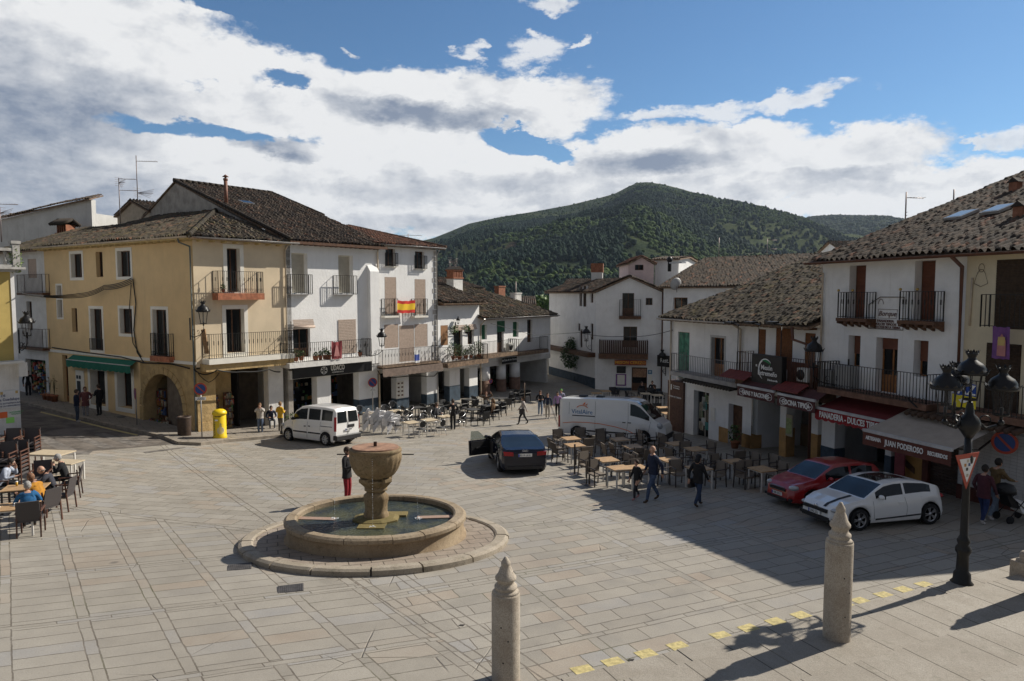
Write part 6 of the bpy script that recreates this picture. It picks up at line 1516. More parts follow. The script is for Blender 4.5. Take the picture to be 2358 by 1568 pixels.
# ------------------------------------------------------------ granite posts
PST=stone_mat('post_stone',(.42,.355,.28),(.56,.50,.415),moss=.15,dark=.55,blotch=(.16,.12,.085))
def post(p,H,label,rz=0):
 t=thing('stone_post',p,rz,label,'stone post','carved granite posts along the steps');r=.218;s=H/2.3
 MB().mat(PST).lathe([(r*1.02,-.2),(r,.02),(r*1.0,1.62*s),(r*.97,1.66*s)],28).build('shaft',None,t)
 k=.105*s
 MB().mat(PST).lathe([(r*.97,1.66*s),(r*.80,1.70*s),(r*.72,1.71*s),(r*.80,1.74*s),(r*.80,1.78*s),(r*.62,1.81*s),(r*.58,1.86*s),(r*.74,1.90*s),(r*.75,1.94*s),(r*.56,2.0*s),(r*.42,2.1*s),(r*.30,2.15*s),(r*.34,2.17*s),(r*.33,2.21*s),(r*.2,2.26*s),(r*.12,2.3*s),(0,2.31*s)],24).build('finial',None,t)
 m=MB().mat(BLACKP)
 for z,a in ((1.1,-1.9),(.85,-1.4),(.45,-1.75)): m.tube([(r*.97*math.cos(a),r*.97*math.sin(a),z*s),(r*1.005*math.cos(a),r*1.005*math.sin(a),z*s)],.013,8)
 m.build('drill_hole',None,t)
def place_on_steps(u,v):
 d=ray(u,v);lo,hi=3,60
 for _ in range(60):
  mid=(lo+hi)/2
  if CZ+d.z*mid > step_top((d.x*mid,d.y*mid)): lo=mid
  else: hi=mid
 return Vector((d.x*lo,d.y*lo,step_top((d.x*lo,d.y*lo))))
q2=place_on_steps(1926,1468)
def Htop(p,v): return AT(CU+FPX*p.x/p.y,v,p.y).z-p.z
post((q2.x,q2.y,q2.z),Htop(q2,1157),'carved granite post standing on the steps at the right, beside its long shadow',.3)
q1=Vector((-.095,10.15,0));q1.z=ground(q1.x,q1.y);post(q1,Htop(q1,1283),'carved granite post cut off by the bottom edge in front of the fountain')
q3=place_on_steps(2196,1448);q3=Vector((q3.x+2.95*.875,q3.y+2.95*.484,0));q3.x=max(q3.x,.782*q3.y);q3.z=step_top(q3)
post(q3,2.3,'carved granite post at the right edge of the steps',.1)
p=AT(2352,1290,14.2);t=thing('stone_pier',(p.x+.12,14.2,p.z-.8),.4,'low stone pier with a rounded cap at the right edge above the steps','stone pier')
MB().mat(PST).bbox(-.22,.22,-.22,.22,-.3,.78,.02).build('block',None,t);MB().mat(PST).lathe([(.2,.78),(.13,.82),(.15,.9),(.1,.98),(.0,1.0)],16).build('cap',None,t)
# ------------------------------------------------------------ lanterns and lamp post
LIR=M('black_lamp_iron',(.012,.012,.013),.42,.1,5,spec=.35)
LGL=M('lamp_glass',(.12,.12,.12),.1,0,alpha=.07)
def lantern_parts(parent,c,s=1.0):
 """crowned lantern: c = centre of the cage bottom"""
 x,y,z=c;o=[]
 m=MB().mat(LIR);r0,r1,h=.13*s,.21*s,.55*s
 for k in range(6):
  a=2*PI*k/6;m.bar((x+r0*math.cos(a),y+r0*math.sin(a),z),(x+r1*math.cos(a),y+r1*math.sin(a),z+h),.014*s)
 m.lathe([(r0*.95,z-.01),(r0*1.1,z),(r0*1.1,z+.025)],12,(x,y,0),cap=False);m.lathe([(r1,z+h-.02),(r1*1.05,z+h)],12,(x,y,0),cap=False)
 m.tube([(x,y,z-.08*s),(x,y,z+.16*s)],.03*s,6);cg=m.build('lantern_cage',None,parent)
 MB().mat(LGL).lathe([(r0*.96,z+.02),(r1*.97,z+h-.01)],6,(x,y,0),smooth=False,cap=False).build('glass',None,cg)
 m=MB().mat(LIR);b=z+h
 m.lathe([(.27*s,b-.03),(.30*s,b+.03),(.25*s,b+.06),(.25*s,b+.12),(.20*s,b+.20*s),(.10*s,b+.27*s),(.07*s,b+.32*s),(.085*s,b+.36*s),(.12*s,b+.42*s),(.11*s,b+.425*s),(0,b+.36*s)],20,(x,y,0))
 for k in range(8): a=2*PI*k/8;m.prism([(x+q*math.cos(a+w),y+q*math.sin(a+w),b+zz_*s) for q,w,zz_ in ((.12*s,-.3,.42),(.12*s,.3,.42),(.14*s,0,.48))],(0,0,.012))
 for k in range(12): a=2*PI*k/12;m.prism([(x+q*math.cos(a+w),y+q*math.sin(a+w),b+zz_*s) for q,w,zz_ in ((.295*s,-.2,.03),(.295*s,.2,.03),(.33*s,0,.085))],(0,0,.012))
 m.build('lantern_top',None,cg)
 return cg
def lamp_post():
 p=G(2214,1352);t=thing('street_lamp',p,0,'tall black cast-iron street lamp with crowned lanterns on scrolled arms','street lamp')
 y=p.y;zt=lambda v: AT(2236,v,y).z-p.z
 zk=zt(975)
 MB().mat(LIR).lathe([(.22,-.06),(.22,.1),(.17,.16),(.16,.3),(.12,.36),(.11,.7),(.15,.78),(.15,.84),(.10,.92),(.125,1.0),(.10,1.06),(.075,1.12),(.07,zk-.9),(.10,zk-.8),(.11,zk-.72),(.075,zk-.62),(.07,zk-.3)],16,flute=lambda a,z: 1+(.04*math.cos(8*a) if 1.15 < z < zk-1 else 0)).build('column',None,t)
 MB().mat(LIR).lathe([(.07,zk-.3),(.13,zk-.2),(.20,zk-.1),(.21,zk),(.17,zk+.12),(.09,zk+.2),(.075,zk+.32),(.055,zk+.42),(.05,zt(925))],18).build('knob',None,t)
 zl=zt(962);s=1.0
 for a in (R(188),R(-18),R(85)):
  c,sn=math.cos(a),math.sin(a);rr=.56;m=MB().mat(LIR)
  pts=[(.1*c,.1*sn,zk+.05),(.3*c,.3*sn,zk-.08),(.48*c,.48*sn,zk-.02),(rr*c,rr*sn,zk+.12),(rr*c,rr*sn,zl+.06)]
  m.tube(pts,.028,7);m.tube([((.28+.1*math.cos(q))*c,(.28+.1*math.cos(q))*sn,zk+.08+.1*math.sin(q)) for q in np.linspace(-1,4.6,12)],.014,5);m.ball((rr*c,rr*sn,zk+.05),.06,8,6)
  arm=m.build('arm',None,t);lantern_parts(arm,(rr*c,rr*sn,zl+.08),s)
 lantern_parts(t,(0,0,zt(925)+.04),s)
 a=AT(2226,1083,y-.12);q=thing('give_way_sign',a,R(24),'triangular give-way sign with stickers on the black street lamp column','road sign')
 W=.38
 tri=lambda r,yy: [(-W*r,yy,.30*r+.05),(W*r,yy,.30*r+.05),(0,yy,-.44*r+.05)]
 m=MB().mat(M('sign_red',(.42,.06,.03),.5,.08,5));m.prism(tri(1.0,-.01),(0,.012,0));m.build('red_border',None,q)
 m=MB().mat(WHITEP);m.prism(tri(.68,-.016),(0,.005,0));pn=m.build('white_field',None,q)
 m=MB()
 for (x,z,c) in ((-.08,.12,GM[4]),(.05,.12,GM[3]),(-.02,.03,BLACKP),(.0,-.1,GM[1]),(.0,.2,GM[1])): MB().mat(c).box(x-.03,x+.03,-.022,-.017,z-.03,z+.03).build('sticker',None,pn)
 MB().mat(ZINC).box(-.03,.03,0,.12,-.05,.15).build('bracket',None,q)
lamp_post()
def wall_lamp(f,u,v,out,side=0.0,label='',s=1.0):
 """bracket lamp: (u, v) = middle of the cage"""
 ss,z=f.loc(u,v,out);W=f.world(ss,0,z-.3*s);t=thing('wall_lamp',W,math.atan2(f.d.y,f.d.x),label,'wall lamp','black iron wall lanterns')
 m=MB().mat(LIR);m.box(-.03+side,.03+side,-.03,-.002,-.75*s,.25*s)
 m.tube([(side,-.02,-.55*s),(side*.7,-.3*out,-.62*s),(side*.3,-.75*out,-.5*s),(0,-out,-.3*s),(0,-out,-.08)],.022,6)
 for c0,r in ((.28,.13),(.6,.1)): m.tube([(side*(1-c0),-out*c0+r*math.cos(q),-.38*s+r*math.sin(q)) for q in np.linspace(0,5.4,12)],.012,5)
 m.build('bracket',None,t);lantern_parts(t,(0,-out,0),s)
wall_lamp(f2,468,730,.9,-.25,'black iron lantern on a scrolled bracket on the corner house above its long balcony',1.1)
wall_lamp(f3,879,785,1.1,-.35,'black iron lantern between the supermarket house and the flag house',1.05)
wall_lamp(fi,1350,775,.6,.4,'black iron lantern on a bracket at the lane corner of the inn',1.2)
wall_lamp(fm,1874,825,1.5,.2,'black iron lantern standing in front of the tavern balcony by the bakery',1.15)
wall_lamp(fl,1525,830,.5,0,'black iron lantern on the long-roofed house beside the inn',1.2)
wall_lamp(f5,1055,741,.25,0,'tiny black lantern under the eaves of the plant balcony house',.5)
# ------------------------------------------------------------ left foreground house
pn0=G(50,998);nd=Vector((.6,.8)).normalized()
LP0=Vector((pn0.x,pn0.y))-nd*9
fn=facade_for('plaque_house',LP0,nd,'yellow and white house at the left edge with a street name plaque','house',zb=ground(pn0.x,pn0.y))
def build_near():
 f=fn;L=9.0;ztop=f.Z(20,620)
 zc=f.Z(20,830)
 a=f.S(0);m=f.mb(WHITE2);m.box(0,L,0,.4,-1,zc);m.build('lower_wall',None,f.root)
 s1=f.S(25);m=f.mb(M('mustard_render',(.50,.38,.13),.9,.06,1.5));m.box(0,s1,0,.4,zc,ztop);m.build('upper_wall',None,f.root)
 f.mb(M('white_pilaster',(.72,.72,.72),.9,.04,2)).box(s1,L,-.03,.4,zc,ztop+.1).build('corner_pilaster',None,f.root)
 f.mb(M('white_pilaster')).box(L-.4,L,.4,8,-1,ztop).build('side_wall',None,f.root)
 m=f.mb(M('grey_moulding',(.42,.41,.39),.85,.12,3,dirt=.4));m.box(0,L+.35,-.4,.6,ztop-.0,ztop+.1);m.box(0,L+.22,-.25,.6,ztop-.12,ztop);m.build('cornice',None,f.root)
 m=f.mb(WHITE2);m.box(0,L+.1,-.5,.1,zc-.12,zc-.02);m.box(f.S(28),L+.25,-.35,.1,zc-.75,zc-.12);m.build('canopy_slab',None,f.root)
 GM_=M('grey_moulding');zb=ztop+.1;m=f.mb(GM_);m.box(0,L+.1,-.3,.0,zb+.72,zb+.85);m.box(0,L+.1,-.3,0,zb,zb+.1);m.build('balustrade_rail',None,f.root)
 m=f.mb(GM_);s=L-.35
 k=0
 while s > 1: m.lathe([(.06,.1),(.09,.2),(.1,.32),(.045,.45),(.05,.55),(.08,.62),(.06,.72)],10,(s,-.15,zb));s -= .3
 m.build('balusters',None,f.root);m=f.mb(GM_);m.box(L-.1,L+.18,-.32,.02,zb,zb+1.05);m.box(L-.15,L+.22,-.36,.06,zb+1.05,zb+1.18);m.build('balustrade_pier',None,f.root)
 a=f.rect(-30,45.5,900,941);m=f.mb(WHITEP);o=f.mb(M('glazed_plaque',(.62,.63,.64),.3,.04,3)).box(a[0],a[1],-.04,-.002,a[2],a[3]).build('street_plaque',None,f.root)
 bl=M('navy_lettering',(.03,.05,.14),.5,0);H=a[3]-a[2]
 letters(f,'PLAZA DE',a[1]-.86,a[2]+H*.72,.15,bl,y=-.046,parent=o,sx=.9);letters(f,'Sta Mª de Guadalupe',a[1]-.66,a[2]+H*.5,.19,bl,y=-.046,parent=o,sx=.8)
 letters(f,'REINA DE EXTREMADURA',a[1]-.55,a[2]+H*.28,.095,bl,y=-.046,parent=o);letters(f,'REINA DE LA HISPANIDAD',a[1]-.55,a[2]+H*.13,.095,bl,y=-.046,parent=o)
 m=f.mb(M('gold_print'));
 for s in (a[1]-.12,a[1]-.7,a[1]-1.2): m.box(s-.05,s+.05,-.046,-.04,a[3]-.16,a[3]-.04)
 m.build('crest',None,o)
 for (u0,u1,v0,v1,c,n_) in ((-6,17,949,963,(.8,.16,.05),'orange'),(14,33,961,974,(.35,.8,.18),'lime')):
  a=f.rect(u0,u1,v0,v1);f.mb(M(n_+'_paper',c,.7,0)).box(a[0],a[1],-.012,-.002,a[2],a[3]).build('notice',None,f.root)
 letters(f,'SOUVENIRS Y\nREGALOS',f.S(24),f.Z(24,952),.09,M('green_lettering',(.05,.4,.12),.6,0),y=-.006)
build_near()
wall_lamp(fn,62,757,.75,-.1,'black iron lantern on the corner of the plaque house at the left edge',1.1)
def leaf_plant(name,p,h,r,n,mats,label,cat='plant',pot=None,seed=1,stems=8,leaf=.06,group=None,lean=0.0,droop=False):
 rng=random.Random(seed);t=thing(name,p,rng.uniform(0,6),label,cat,group);z0=0
 if pot: z0=pot[1];MB().mat(pot[2]).lathe([(pot[0]*.72,0),(pot[0]*.95,pot[1]*.85),(pot[0]*1.08,pot[1]*.86),(pot[0]*1.08,pot[1]),(pot[0]*.9,pot[1]),(.0,pot[1]*.93)],14).build('pot',None,t)
 ms=MB().mat(M('plant_stem',(.10,.10,.04),.8,.2,8));ml=MB()
 for k in range(stems):
  a=rng.uniform(0,6.28);rr=rng.uniform(.2,1)*r;tip=(rr*math.cos(a)+lean,rr*math.sin(a),z0+(h*rng.uniform(.6,1)*(1 if not droop else .4)))
  ms.tube([(0,0,z0),(tip[0]*.4,tip[1]*.4,z0+(tip[2]-z0)*.6),tip],.008,4,r2=.003)
 for k in range(n):
  a=rng.uniform(0,6.28);q=rng.random() ** .5;f_=rng.random();rr=r*q*(.55+.6*math.sin(PI*min(1,f_*.9+.1)));c=Vector((rr*math.cos(a)+lean*f_,rr*math.sin(a),z0+h*f_*rng.uniform(.85,1.05)))
  d=Vector((rng.uniform(-1,1),rng.uniform(-1,1),rng.uniform(-.5,.9))).normalized();e=d.cross(Vector((rng.uniform(-1,1),rng.uniform(-1,1),rng.uniform(-1,1)))).normalized();L=leaf*rng.uniform(.7,1.4)
  ml.mat(mats[int(rng.random()*len(mats))]);ml.add([c-d*L,c+e*L*.4,c+d*L,c-e*L*.4],[(0,1,2,3)])
 ms.build('stems',None,t);ml.build('foliage',None,t);return t
LF=[M('leaf_dark_green',(.025,.06,.018),.6,.2,9),M('leaf_mid_green',(.05,.11,.025),.6,.2,9),M('leaf_fresh_green',(.11,.19,.035),.6,.2,9)]
LY=[M('leaf_yellow_green',(.16,.24,.03),.6,.2,9),LF[2]]
POT=M('terracotta_pot',(.36,.14,.07),.8,.15,5)
W=fn.world(9.05,-.12,fn.Z(50,628));leaf_plant('wall_plant',W,1.35,.26,420,LY,'bright yellow-green weed growing from the corner of the plaque house cornice',seed=3,leaf=.055)
def balc_plants(f,items,off,grp,dz=None):
 for i,(u,v,h,r,lb) in enumerate(items):
  s,z=f.loc(u,v,off);leaf_plant('potted_plant',f.world(s,-off,z),h,r,int(130*h*2),LF if i % 3 else LF[:2],lb,pot=(.13+.02*(i % 3),.24,POT),seed=20+i+int(u),group=grp)
balc_plants(f3,[(682,832,.45,.3,'bushy potted plant at the left end of the supermarket house balcony'),(694,830,.3,.2,'small low potted plant second from the left on the supermarket house balcony'),(727,829,.22,.15,'small reddish potted plant in the middle of the supermarket house balcony'),(738,828,.28,.15,'thin potted plant left of the spiky one on the supermarket house balcony'),(749,827,.4,.2,'spiky potted plant left of the crimson cloth'),(757,827,.25,.14,'small potted plant right beside the crimson cloth'),(829,820,.15,.1,'tiny potted plant at the right end of the supermarket house balcony')],.6,'potted plants on the supermarket house balcony')
balc_plants(f5,[(1043,828,.95,.42,'big leafy plant in the leftmost pot on the wooden balcony'),(1058,828,.8,.35,'leafy plant in the second pot from the left on the wooden balcony'),(1073,826,.5,.22,'small plant in the middle pot on the wooden balcony'),(1085,825,.75,.25,'slim tall plant in the fourth pot on the wooden balcony'),(1103,823,.95,.36,'tall leafy plant in the rightmost pot on the wooden balcony')],.5,'potted plants on the wooden balcony')
for (u,v,h,r,lb) in ((1046,765,.5,.3,'hanging plant basket left of the balcony door of the plant house'),(1075,762,.5,.3,'hanging plant basket right of the balcony door of the plant house')):
 s,z=f5.loc(u,v,.4);leaf_plant('hanging_basket',f5.world(s,-.4,z-.2),h,r,130,LF,lb,pot=(.16,.16,IRON),seed=int(u))
s,z=f2.loc(505,672,.3);leaf_plant('potted_plant',f2.world(s+.2,-.3,z),.25,.14,50,LF,'small potted plant in the corner of the upper balcony of the corner house',pot=(.1,.16,POT),seed=77)
for (u,v,y,h,r,n,lb) in ((1320,815,60,2.6,1.0,1500,'dark climbing plant on the wall at the mouth of the lane'),(1336,890,60,2.2,.5,700,'dark creeper growing up the inn corner in the lane'),(1300,880,66,1.0,1.6,700,'low dark shrubs along the foot of the lane wall')):
 w=AT(u,v,y);leaf_plant('climbing_plant',(w.x,w.y,w.z-(1.2 if h > 2.5 else .0)),h,r,n,LF[:2],lb,seed=int(u),leaf=.12)
for i,(u,v) in enumerate(((1143,893),(1170,890),(1178,888))):
 w=G(u,v);leaf_plant('potted_plant',w,.9,.45,200,LF,('leafy green plant left of the round pillars at the green shutter house','leafy green plant between the second and third round pillars','leafy green plant right of the second round pillar')[i],pot=(.2,.3,POT),seed=90+i)
w=G(1692,1032);leaf_plant('potted_plant',w,.75,.3,90,LF,'straggly plant in a terracotta pot beside the dark tavern side door',pot=(.2,.35,POT),seed=97,leaf=.09)
w=G(668,985);leaf_plant('potted_plant',(w.x,w.y,w.z),.6,.3,120,LF,'small leafy plant on the ground behind the white estate car',pot=(.15,.2,POT),seed=98)
w=AT(1255,690,230);leaf_plant('tree',(w.x,w.y,w.z-9),10,7,2500,LF[1:],'round fresh green tree beyond the roofs left of the lane',cat='tree',seed=99,leaf=.8)
# ------------------------------------------------------------ signs, mailbox, bin
def round_sign(p,zc,r,label,rz,pole=None,plate=None,wallz=None):
 t=thing('no_parking_sign',p,rz,label,'road sign','round no-parking signs')
 m=MB().mat(M('sign_red'));n=28
 def ring(r0,r1,y0,y1):
  for k in range(n):
   a,b=2*PI*k/n,2*PI*(k+1)/n;m.prism([(q*math.cos(t_),y0,zc+q*math.sin(t_)) for q,t_ in ((r0,a),(r1,a),(r1,b),(r0,b))],(0,y1-y0,0))
 ring(r*.78,r,-.012,.0)
 a=R(-45);dx,dz=math.cos(a),math.sin(a);w=r*.09
 m.prism([(x*r*.8*dx+s*w*dz,-.014,zc+x*r*.8*dz-s*w*dx) for x,s in ((-1,1),(1,1),(1,-1),(-1,-1))],(0,.01,0));m.build('red_ring',None,t)
 m=MB().mat(M('sign_blue',(.02,.06,.22),.45,.05,5));m.prism([(r*.79*math.cos(2*PI*k/n),-.006,zc+r*.79*math.sin(2*PI*k/n)) for k in range(n)],(0,.006,0));m.build('blue_disc',None,t)
 if pole: MB().mat(ZINC).tube([(0,.03,pole),(0,.03,zc+r*.9)],.03,8).build('pole',None,t)
 if plate: o=MB().mat(WHITEP).box(-plate[0],plate[0],-.012,0,zc-r-.09-plate[1]*2+plate[2],zc-r-.09+plate[2]).build('plate',None,t);textmesh('EXCEPTO\nRESIDENTES',plate[1]*.75,BLACKP,o,loc=(0,-.015,zc-r-.09-plate[1]+plate[2]),depth=.002)
 return t
w=G(465,1012);zt=AT(465,895.5,w.y).z-w.z;round_sign((w.x,w.y,w.z+.13),zt-.13,.30,'round no-parking sign with a small white plate beside the corner pillar',R(10),pole=-.1,plate=(.24,.08,0))
w=G(312,983);zt=AT(312,906,w.y).z-w.z;round_sign((w.x+.1,w.y-.1,w.z+.13),zt-.13,.30,'round no-parking sign on a pole seen obliquely left of the arched doorway',R(-52),pole=-.1)
s,z=f3.loc(858,880.5,.35);round_sign(f3.world(s,-.35,0),z,.29,'round no-parking sign at the pillar between the supermarket and the flag house',R(30),pole=-.6,plate=(.2,.08,0))
s,z=fc.loc(2313.5,1019,.5);round_sign(fc.world(s,-.5,0),z,.34,'large round no-parking sign on the tiled wall at the right edge',R(-50),plate=(.28,.07,.85))
s,z=f6.loc(1130,878,.3);round_sign(f6.world(s,-.3,0),z,.17,'small blue and red round sign on the first round pillar',R(35))
def mailbox():
 p=G(507,1013.5);t=thing('mailbox',(p.x,p.y,p.z+.13),R(8),'yellow cylindrical mailbox with a domed lid by the corner pillar','mailbox')
 YL=M('mailbox_yellow',(.80,.56,.01),.4,.05,4,spec=.5);zt=AT(507,941,p.y).z-p.z-.13;r=.30;k=zt/1.52
 MB().mat(YL).lathe([(r*1.07,-.14),(r*1.07,.10),(r,.13),(r,1.22*k),(r*.97,1.24*k)],28).build('body',None,t)
 MB().mat(YL).lathe([(r*1.12,1.23*k),(r*1.12,1.33*k),(r*1.0,1.40*k),(r*.7,1.48*k),(0,1.52*k)],28).build('lid',None,t)
 MB().mat(BLACKP).box(-.14,.14,-r-.01,-r+.05,1.14*k,1.17*k).build('slot',None,t)
 MB().mat(WHITEP).box(-.13,.0,-r-.012,-r+.03,.93*k,1.0*k).build('collection_card',None,t)
 GY=M('pale_grey_print',(.62,.6,.5),.6,0);NB=M('navy_print',(.03,.06,.25),.6,0)
 def wrap(o,rr):
  for v in o.data.vertices:
   a=v.co.x/rr;yv=v.co.y;v.co.x=(rr-yv*0)*math.sin(a);v.co.y=-rr*math.cos(a)
 o=textmesh('CORREOS',.17,NB,t,rot=(PI/2,-PI/2,0),loc=(0,0,0),sx=1.1);
 for v in o.data.vertices: v.co.x += -.19;v.co.z += .62*k
 wrap(o,r+.006)
 m=MB().mat(GY)
 for q in (.17,.115,.06):
  for j in range(16): a,b=2*PI*j/16,2*PI*(j+1)/16;m.prism([(.12+g*math.cos(w),0,.42*k+g*math.sin(w)) for g,w in ((q,a),(q-.03,a),(q-.03,b),(q,b))],(0,-.004,0))
 m.box(.06,.18,-.004,0,.62*k,.66*k);m.box(.06,.18,-.004,0,.70*k,.74*k);m.box(.1,.14,-.004,0,.62*k,.82*k)
 o=m.build('horn_emblem',None,t);wrap(o,r+.006)
mailbox()
p=G(425,1008);t=thing('litter_bin',(p.x,p.y,p.z+.13),0,'dark brown cylindrical litter bin beside the drainpipe of the corner house','litter bin');LB_=M('dark_brown_bin',(.055,.035,.025),.6,.2,5)
MB().mat(LB_).lathe([(.27,-.14),(.30,.0),(.33,.85),(.33,.88)],24).build('body',None,t);MB().mat(LB_).lathe([(.34,.86),(.34,.92),(.22,.93),(.2,.7)],24,cap=False).build('rim',None,t)
a=f1.rect(153,300,826,856,.4);W=f1.world((a[0]+a[1])/2,-.4,f1.Z(228,836,.4));t=thing('shop_awning',W,math.atan2(SD.y,SD.x),'dark green cloth awning over the two shop windows of the yellow house','awning');h=(a[1]-a[0])/2
GA=M('green_awning_cloth',(.01,.13,.085),.8,.08,5)
m=MB().mat(GA);m.add([(-h,.38,.26),(h,.38,.26),(h,0,0),(-h,0,0)],[(3,2,1,0)]);m.build('canopy',None,t)
m=MB().mat(GA);vs=[];fs=[];n=60
for i in range(n+1): x=-h+2*h*i/n;y=-.02*math.sin(i*.9)-.02;vs += [(x,-.01,0),(x,y,-.36-.05*abs(math.sin(i*PI/5)))]
for i in range(n): fs.append((2*i,2*i+1,2*i+3,2*i+2))
m.add(vs,fs,True).build('valance',None,t);MB().mat(M('ivory_awning_bar')).box(-h,h,-.03,.01,.0,.045).build('front_bar',None,t)
def rack(f,s0,s1,z0,z1,y,name,label,n=120,cat='display rack'):
 W=f.world((s0+s1)/2,y,z0);t=thing(name,W,math.atan2(f.d.y,f.d.x),label,cat);h=(s1-s0)/2;H=z1-z0
 m=MB().mat(WOOD);m.box(-h,h,.02,.06,0,H);
 for k in range(5): m.box(-h,h,-.12,.02,H*k/5,H*k/5+.02)
 m.build('shelf',None,t);m=MB()
 for k in range(n): m.mat(random.choice(GM));x=random.uniform(-h,h-.08);z=H*random.randrange(5)/5+.03;m.box(x,x+random.uniform(.04,.12),-.1,-.02,z,z+random.uniform(.06,H/5-.05))
 o=m.build('souvenirs',None,t);tag(o,kind='stuff')
ar=ARCH[0]
rack(f1,ar[0]+.1,ar[0]+1.0,-.5,1.9,.75,'postcard_rack','tall postcard rack standing inside the left of the arched doorway')
rack(f1,ar[0]+.15,ar[0]+1.9,-.7,.35,.25,'souvenir_stand','low stand of bright souvenirs at the foot of the arched doorway')
rack(f1,ar[0]+1.1,ar[0]+1.7,-.5,1.5,1.0,'souvenir_shelf','shelf of small ceramics in the middle of the arched doorway')
for i,(sh,f_) in enumerate(((ARCH[2][0],f1),(ARCH[2][1],f1))): rack(f_,sh[0]+.05,sh[1]-.05,sh[2]+.05,sh[3]-.1,.62,'window_display',('shelves of ceramics in the left shop window under the green awning','shelves of ceramics in the right shop window under the green awning')[i],160)
rack(f2,.95,1.55,.0,1.75,.9,'postcard_rack','revolving postcard rack right behind the yellow mailbox',90);rack(f2,1.75,2.25,.1,1.85,.8,'postcard_rack','narrow postcard rack in the corner house arcade nearer the white pillar',90)
a=FS.rect(88,108,870,915);
for i in range(3):
 s=FS.S(90+i*10,.5);W=FS.world(s,-.4,0);leaf_plant('cane_bundle',W,1.3,.16,10,[M('straw_cane',(.35,.2,.09),.9,.2,9)],('leftmost bundle of straw canes outside the souvenir street shop','middle bundle of straw canes outside the souvenir street shop','rightmost bundle of straw canes outside the souvenir street shop')[i],cat='canes',pot=(.2,.5,M('wicker_basket',(.35,.13,.06),.9,.2,9)),seed=60+i,stems=16)
# ------------------------------------------------------------ cables and antennas
def cable(pts,r,label,n=14,sag=.0,name='cable'):
 m=MB().mat(CABLE);P=[Vector(p) for p in pts];out=[]
 for i in range(len(P)-1):
  for k in range(n): t=k/n;q=P[i].lerp(P[i+1],t);q.z -= sag*4*t*(1-t);out.append(q)
 out.append(P[-1]);m.tube(out,r,5);o=m.build(name);o['label']=label;o['category']='cable';return o
def fp(f,u,v,off=.06): s,z=f.loc(u,v,off);return f.world(s,-off,z)
for k in range(4):
 j=k*.05
 cable([fp(fn,50,676,.1+j),fp(f1,180,676+3*k,.8),fp(f1,240,657+3*k,.3),fp(f1,303,640+4*k,.12+j)],.022,('topmost of the black cables sagging across the yellow facade','second black cable from the top crossing the yellow facade','third black cable from the top crossing the yellow facade','lowest of the black cables sagging across the yellow facade')[k],sag=.1)
cable([fp(f1,306,642),fp(f1,313,700),fp(f1,308,760),fp(f1,316,812),fp(f1,330,833)],.03,'thick black cable running down the yellow facade from its bracket')
cable([fp(f1,302,655),fp(f1,297,720),fp(f1,306,790),fp(f1,325,822)],.022,'thinner black cable running down the yellow facade left of the thick one')
cable([fp(f1,120,800),fp(f1,200,812),fp(f1,280,822),fp(f1,330,835),fp(f1,395,838),fp(f1,436,848)],.035,'bundle of black cables along the cornice above the arched doorway')
cable([fp(f2,446,850,.1),fp(f2,470,862,.15),fp(f2,500,852,.7),fp(f2,560,856,.7),fp(f2,620,850,.7),fp(f2,645,856,.1)],.035,'bundle of black cables sagging under the corner house balcony',sag=.06)
cable([fp(f2,446,846,.1),fp(f2,480,880,.12),fp(f2,505,858,.7)],.02,'loop of black cable hanging by the corner pillar',sag=.1)
cable([fp(f4,868,850,.1),fp(f4,880,872,.2),fp(f4,940,866,.6),fp(f4,1000,866,.2),fp(f4,1008,858,.1)],.03,'bundle of black cables under the brown awning of the flag house')
cable([fp(fb,2090,915,1.1),fp(fb,2130,945,.9),fp(fb,2200,965,.9),fp(fc,2300,985,.9)],.03,'black cables strung above the long brown and grey awning',sag=.08)
cable([fp(fi,1330,765,.3),AT(1440,774,50),fp(fm,1549,760,.1)],.02,'thin black cable spanning from the inn to the tavern house',sag=.15)
cable([AT(1130,745,47),AT(1230,772,50),AT(1330,766,56)],.015,'thin cable spanning the lane mouth from the green shutter house')
AL=M('antenna_metal',(.24,.20,.19),.45,.1,3,metal=.5)
def antenna(w,h,label,arms,tiltx=0.0):
 t=thing('tv_antenna',w,0,label,'antenna');MB().mat(AL).tube([(0,0,-.3),(tiltx,0,h)],.03,6).build('mast',None,t)
 for (z,L,kind,sg) in arms:
  m=MB().mat(AL);m.tube([(0,0,z),(L*sg,.1,z-.02*L)],.016,5)
  if kind == 'yagi':
   for k in range(int(L/.16)): x=sg*(.15+k*.16);m.bar((x,-.14,z),(x,.14,z),.016)
  if kind == 'grid':
   for k in range(6): m.tube([(0,0,z),(sg*L,(k-3)*.12,z+(k-3)*.14)],.012,4)
   for k in range(5): m.bar((sg*-.1,-.3,z-.25+.14*k),(sg*-.1+.25,.3,z-.25+.14*k),.016)
  m.build('aerial',None,t)
w=AT(317,460,50);antenna(w,AT(317,358,50).z-w.z,'taller roof antenna with a long arm above the rear wing',[(AT(317,371,50).z-w.z,1.5,'yagi',1),(AT(317,444,50).z-w.z,1.1,'grid',1)])
w=AT(277,510,49);antenna(w,AT(277,410,49).z-w.z,'shorter roof antenna left of the taller one behind the corner house',[(AT(277,412,49).z-w.z,1.2,'yagi',1),(AT(277,438,49).z-w.z,1.3,'yagi',1),(AT(277,420,49).z-w.z,.4,'grid',1)])
w=AT(3,545,40);antenna(w,AT(3,478,40).z-w.z,'cluster of aerials on the mast at the far left edge',[(AT(3,470,40).z-w.z,1.0,'yagi',1),(AT(3,490,40).z-w.z,.6,'grid',1)])
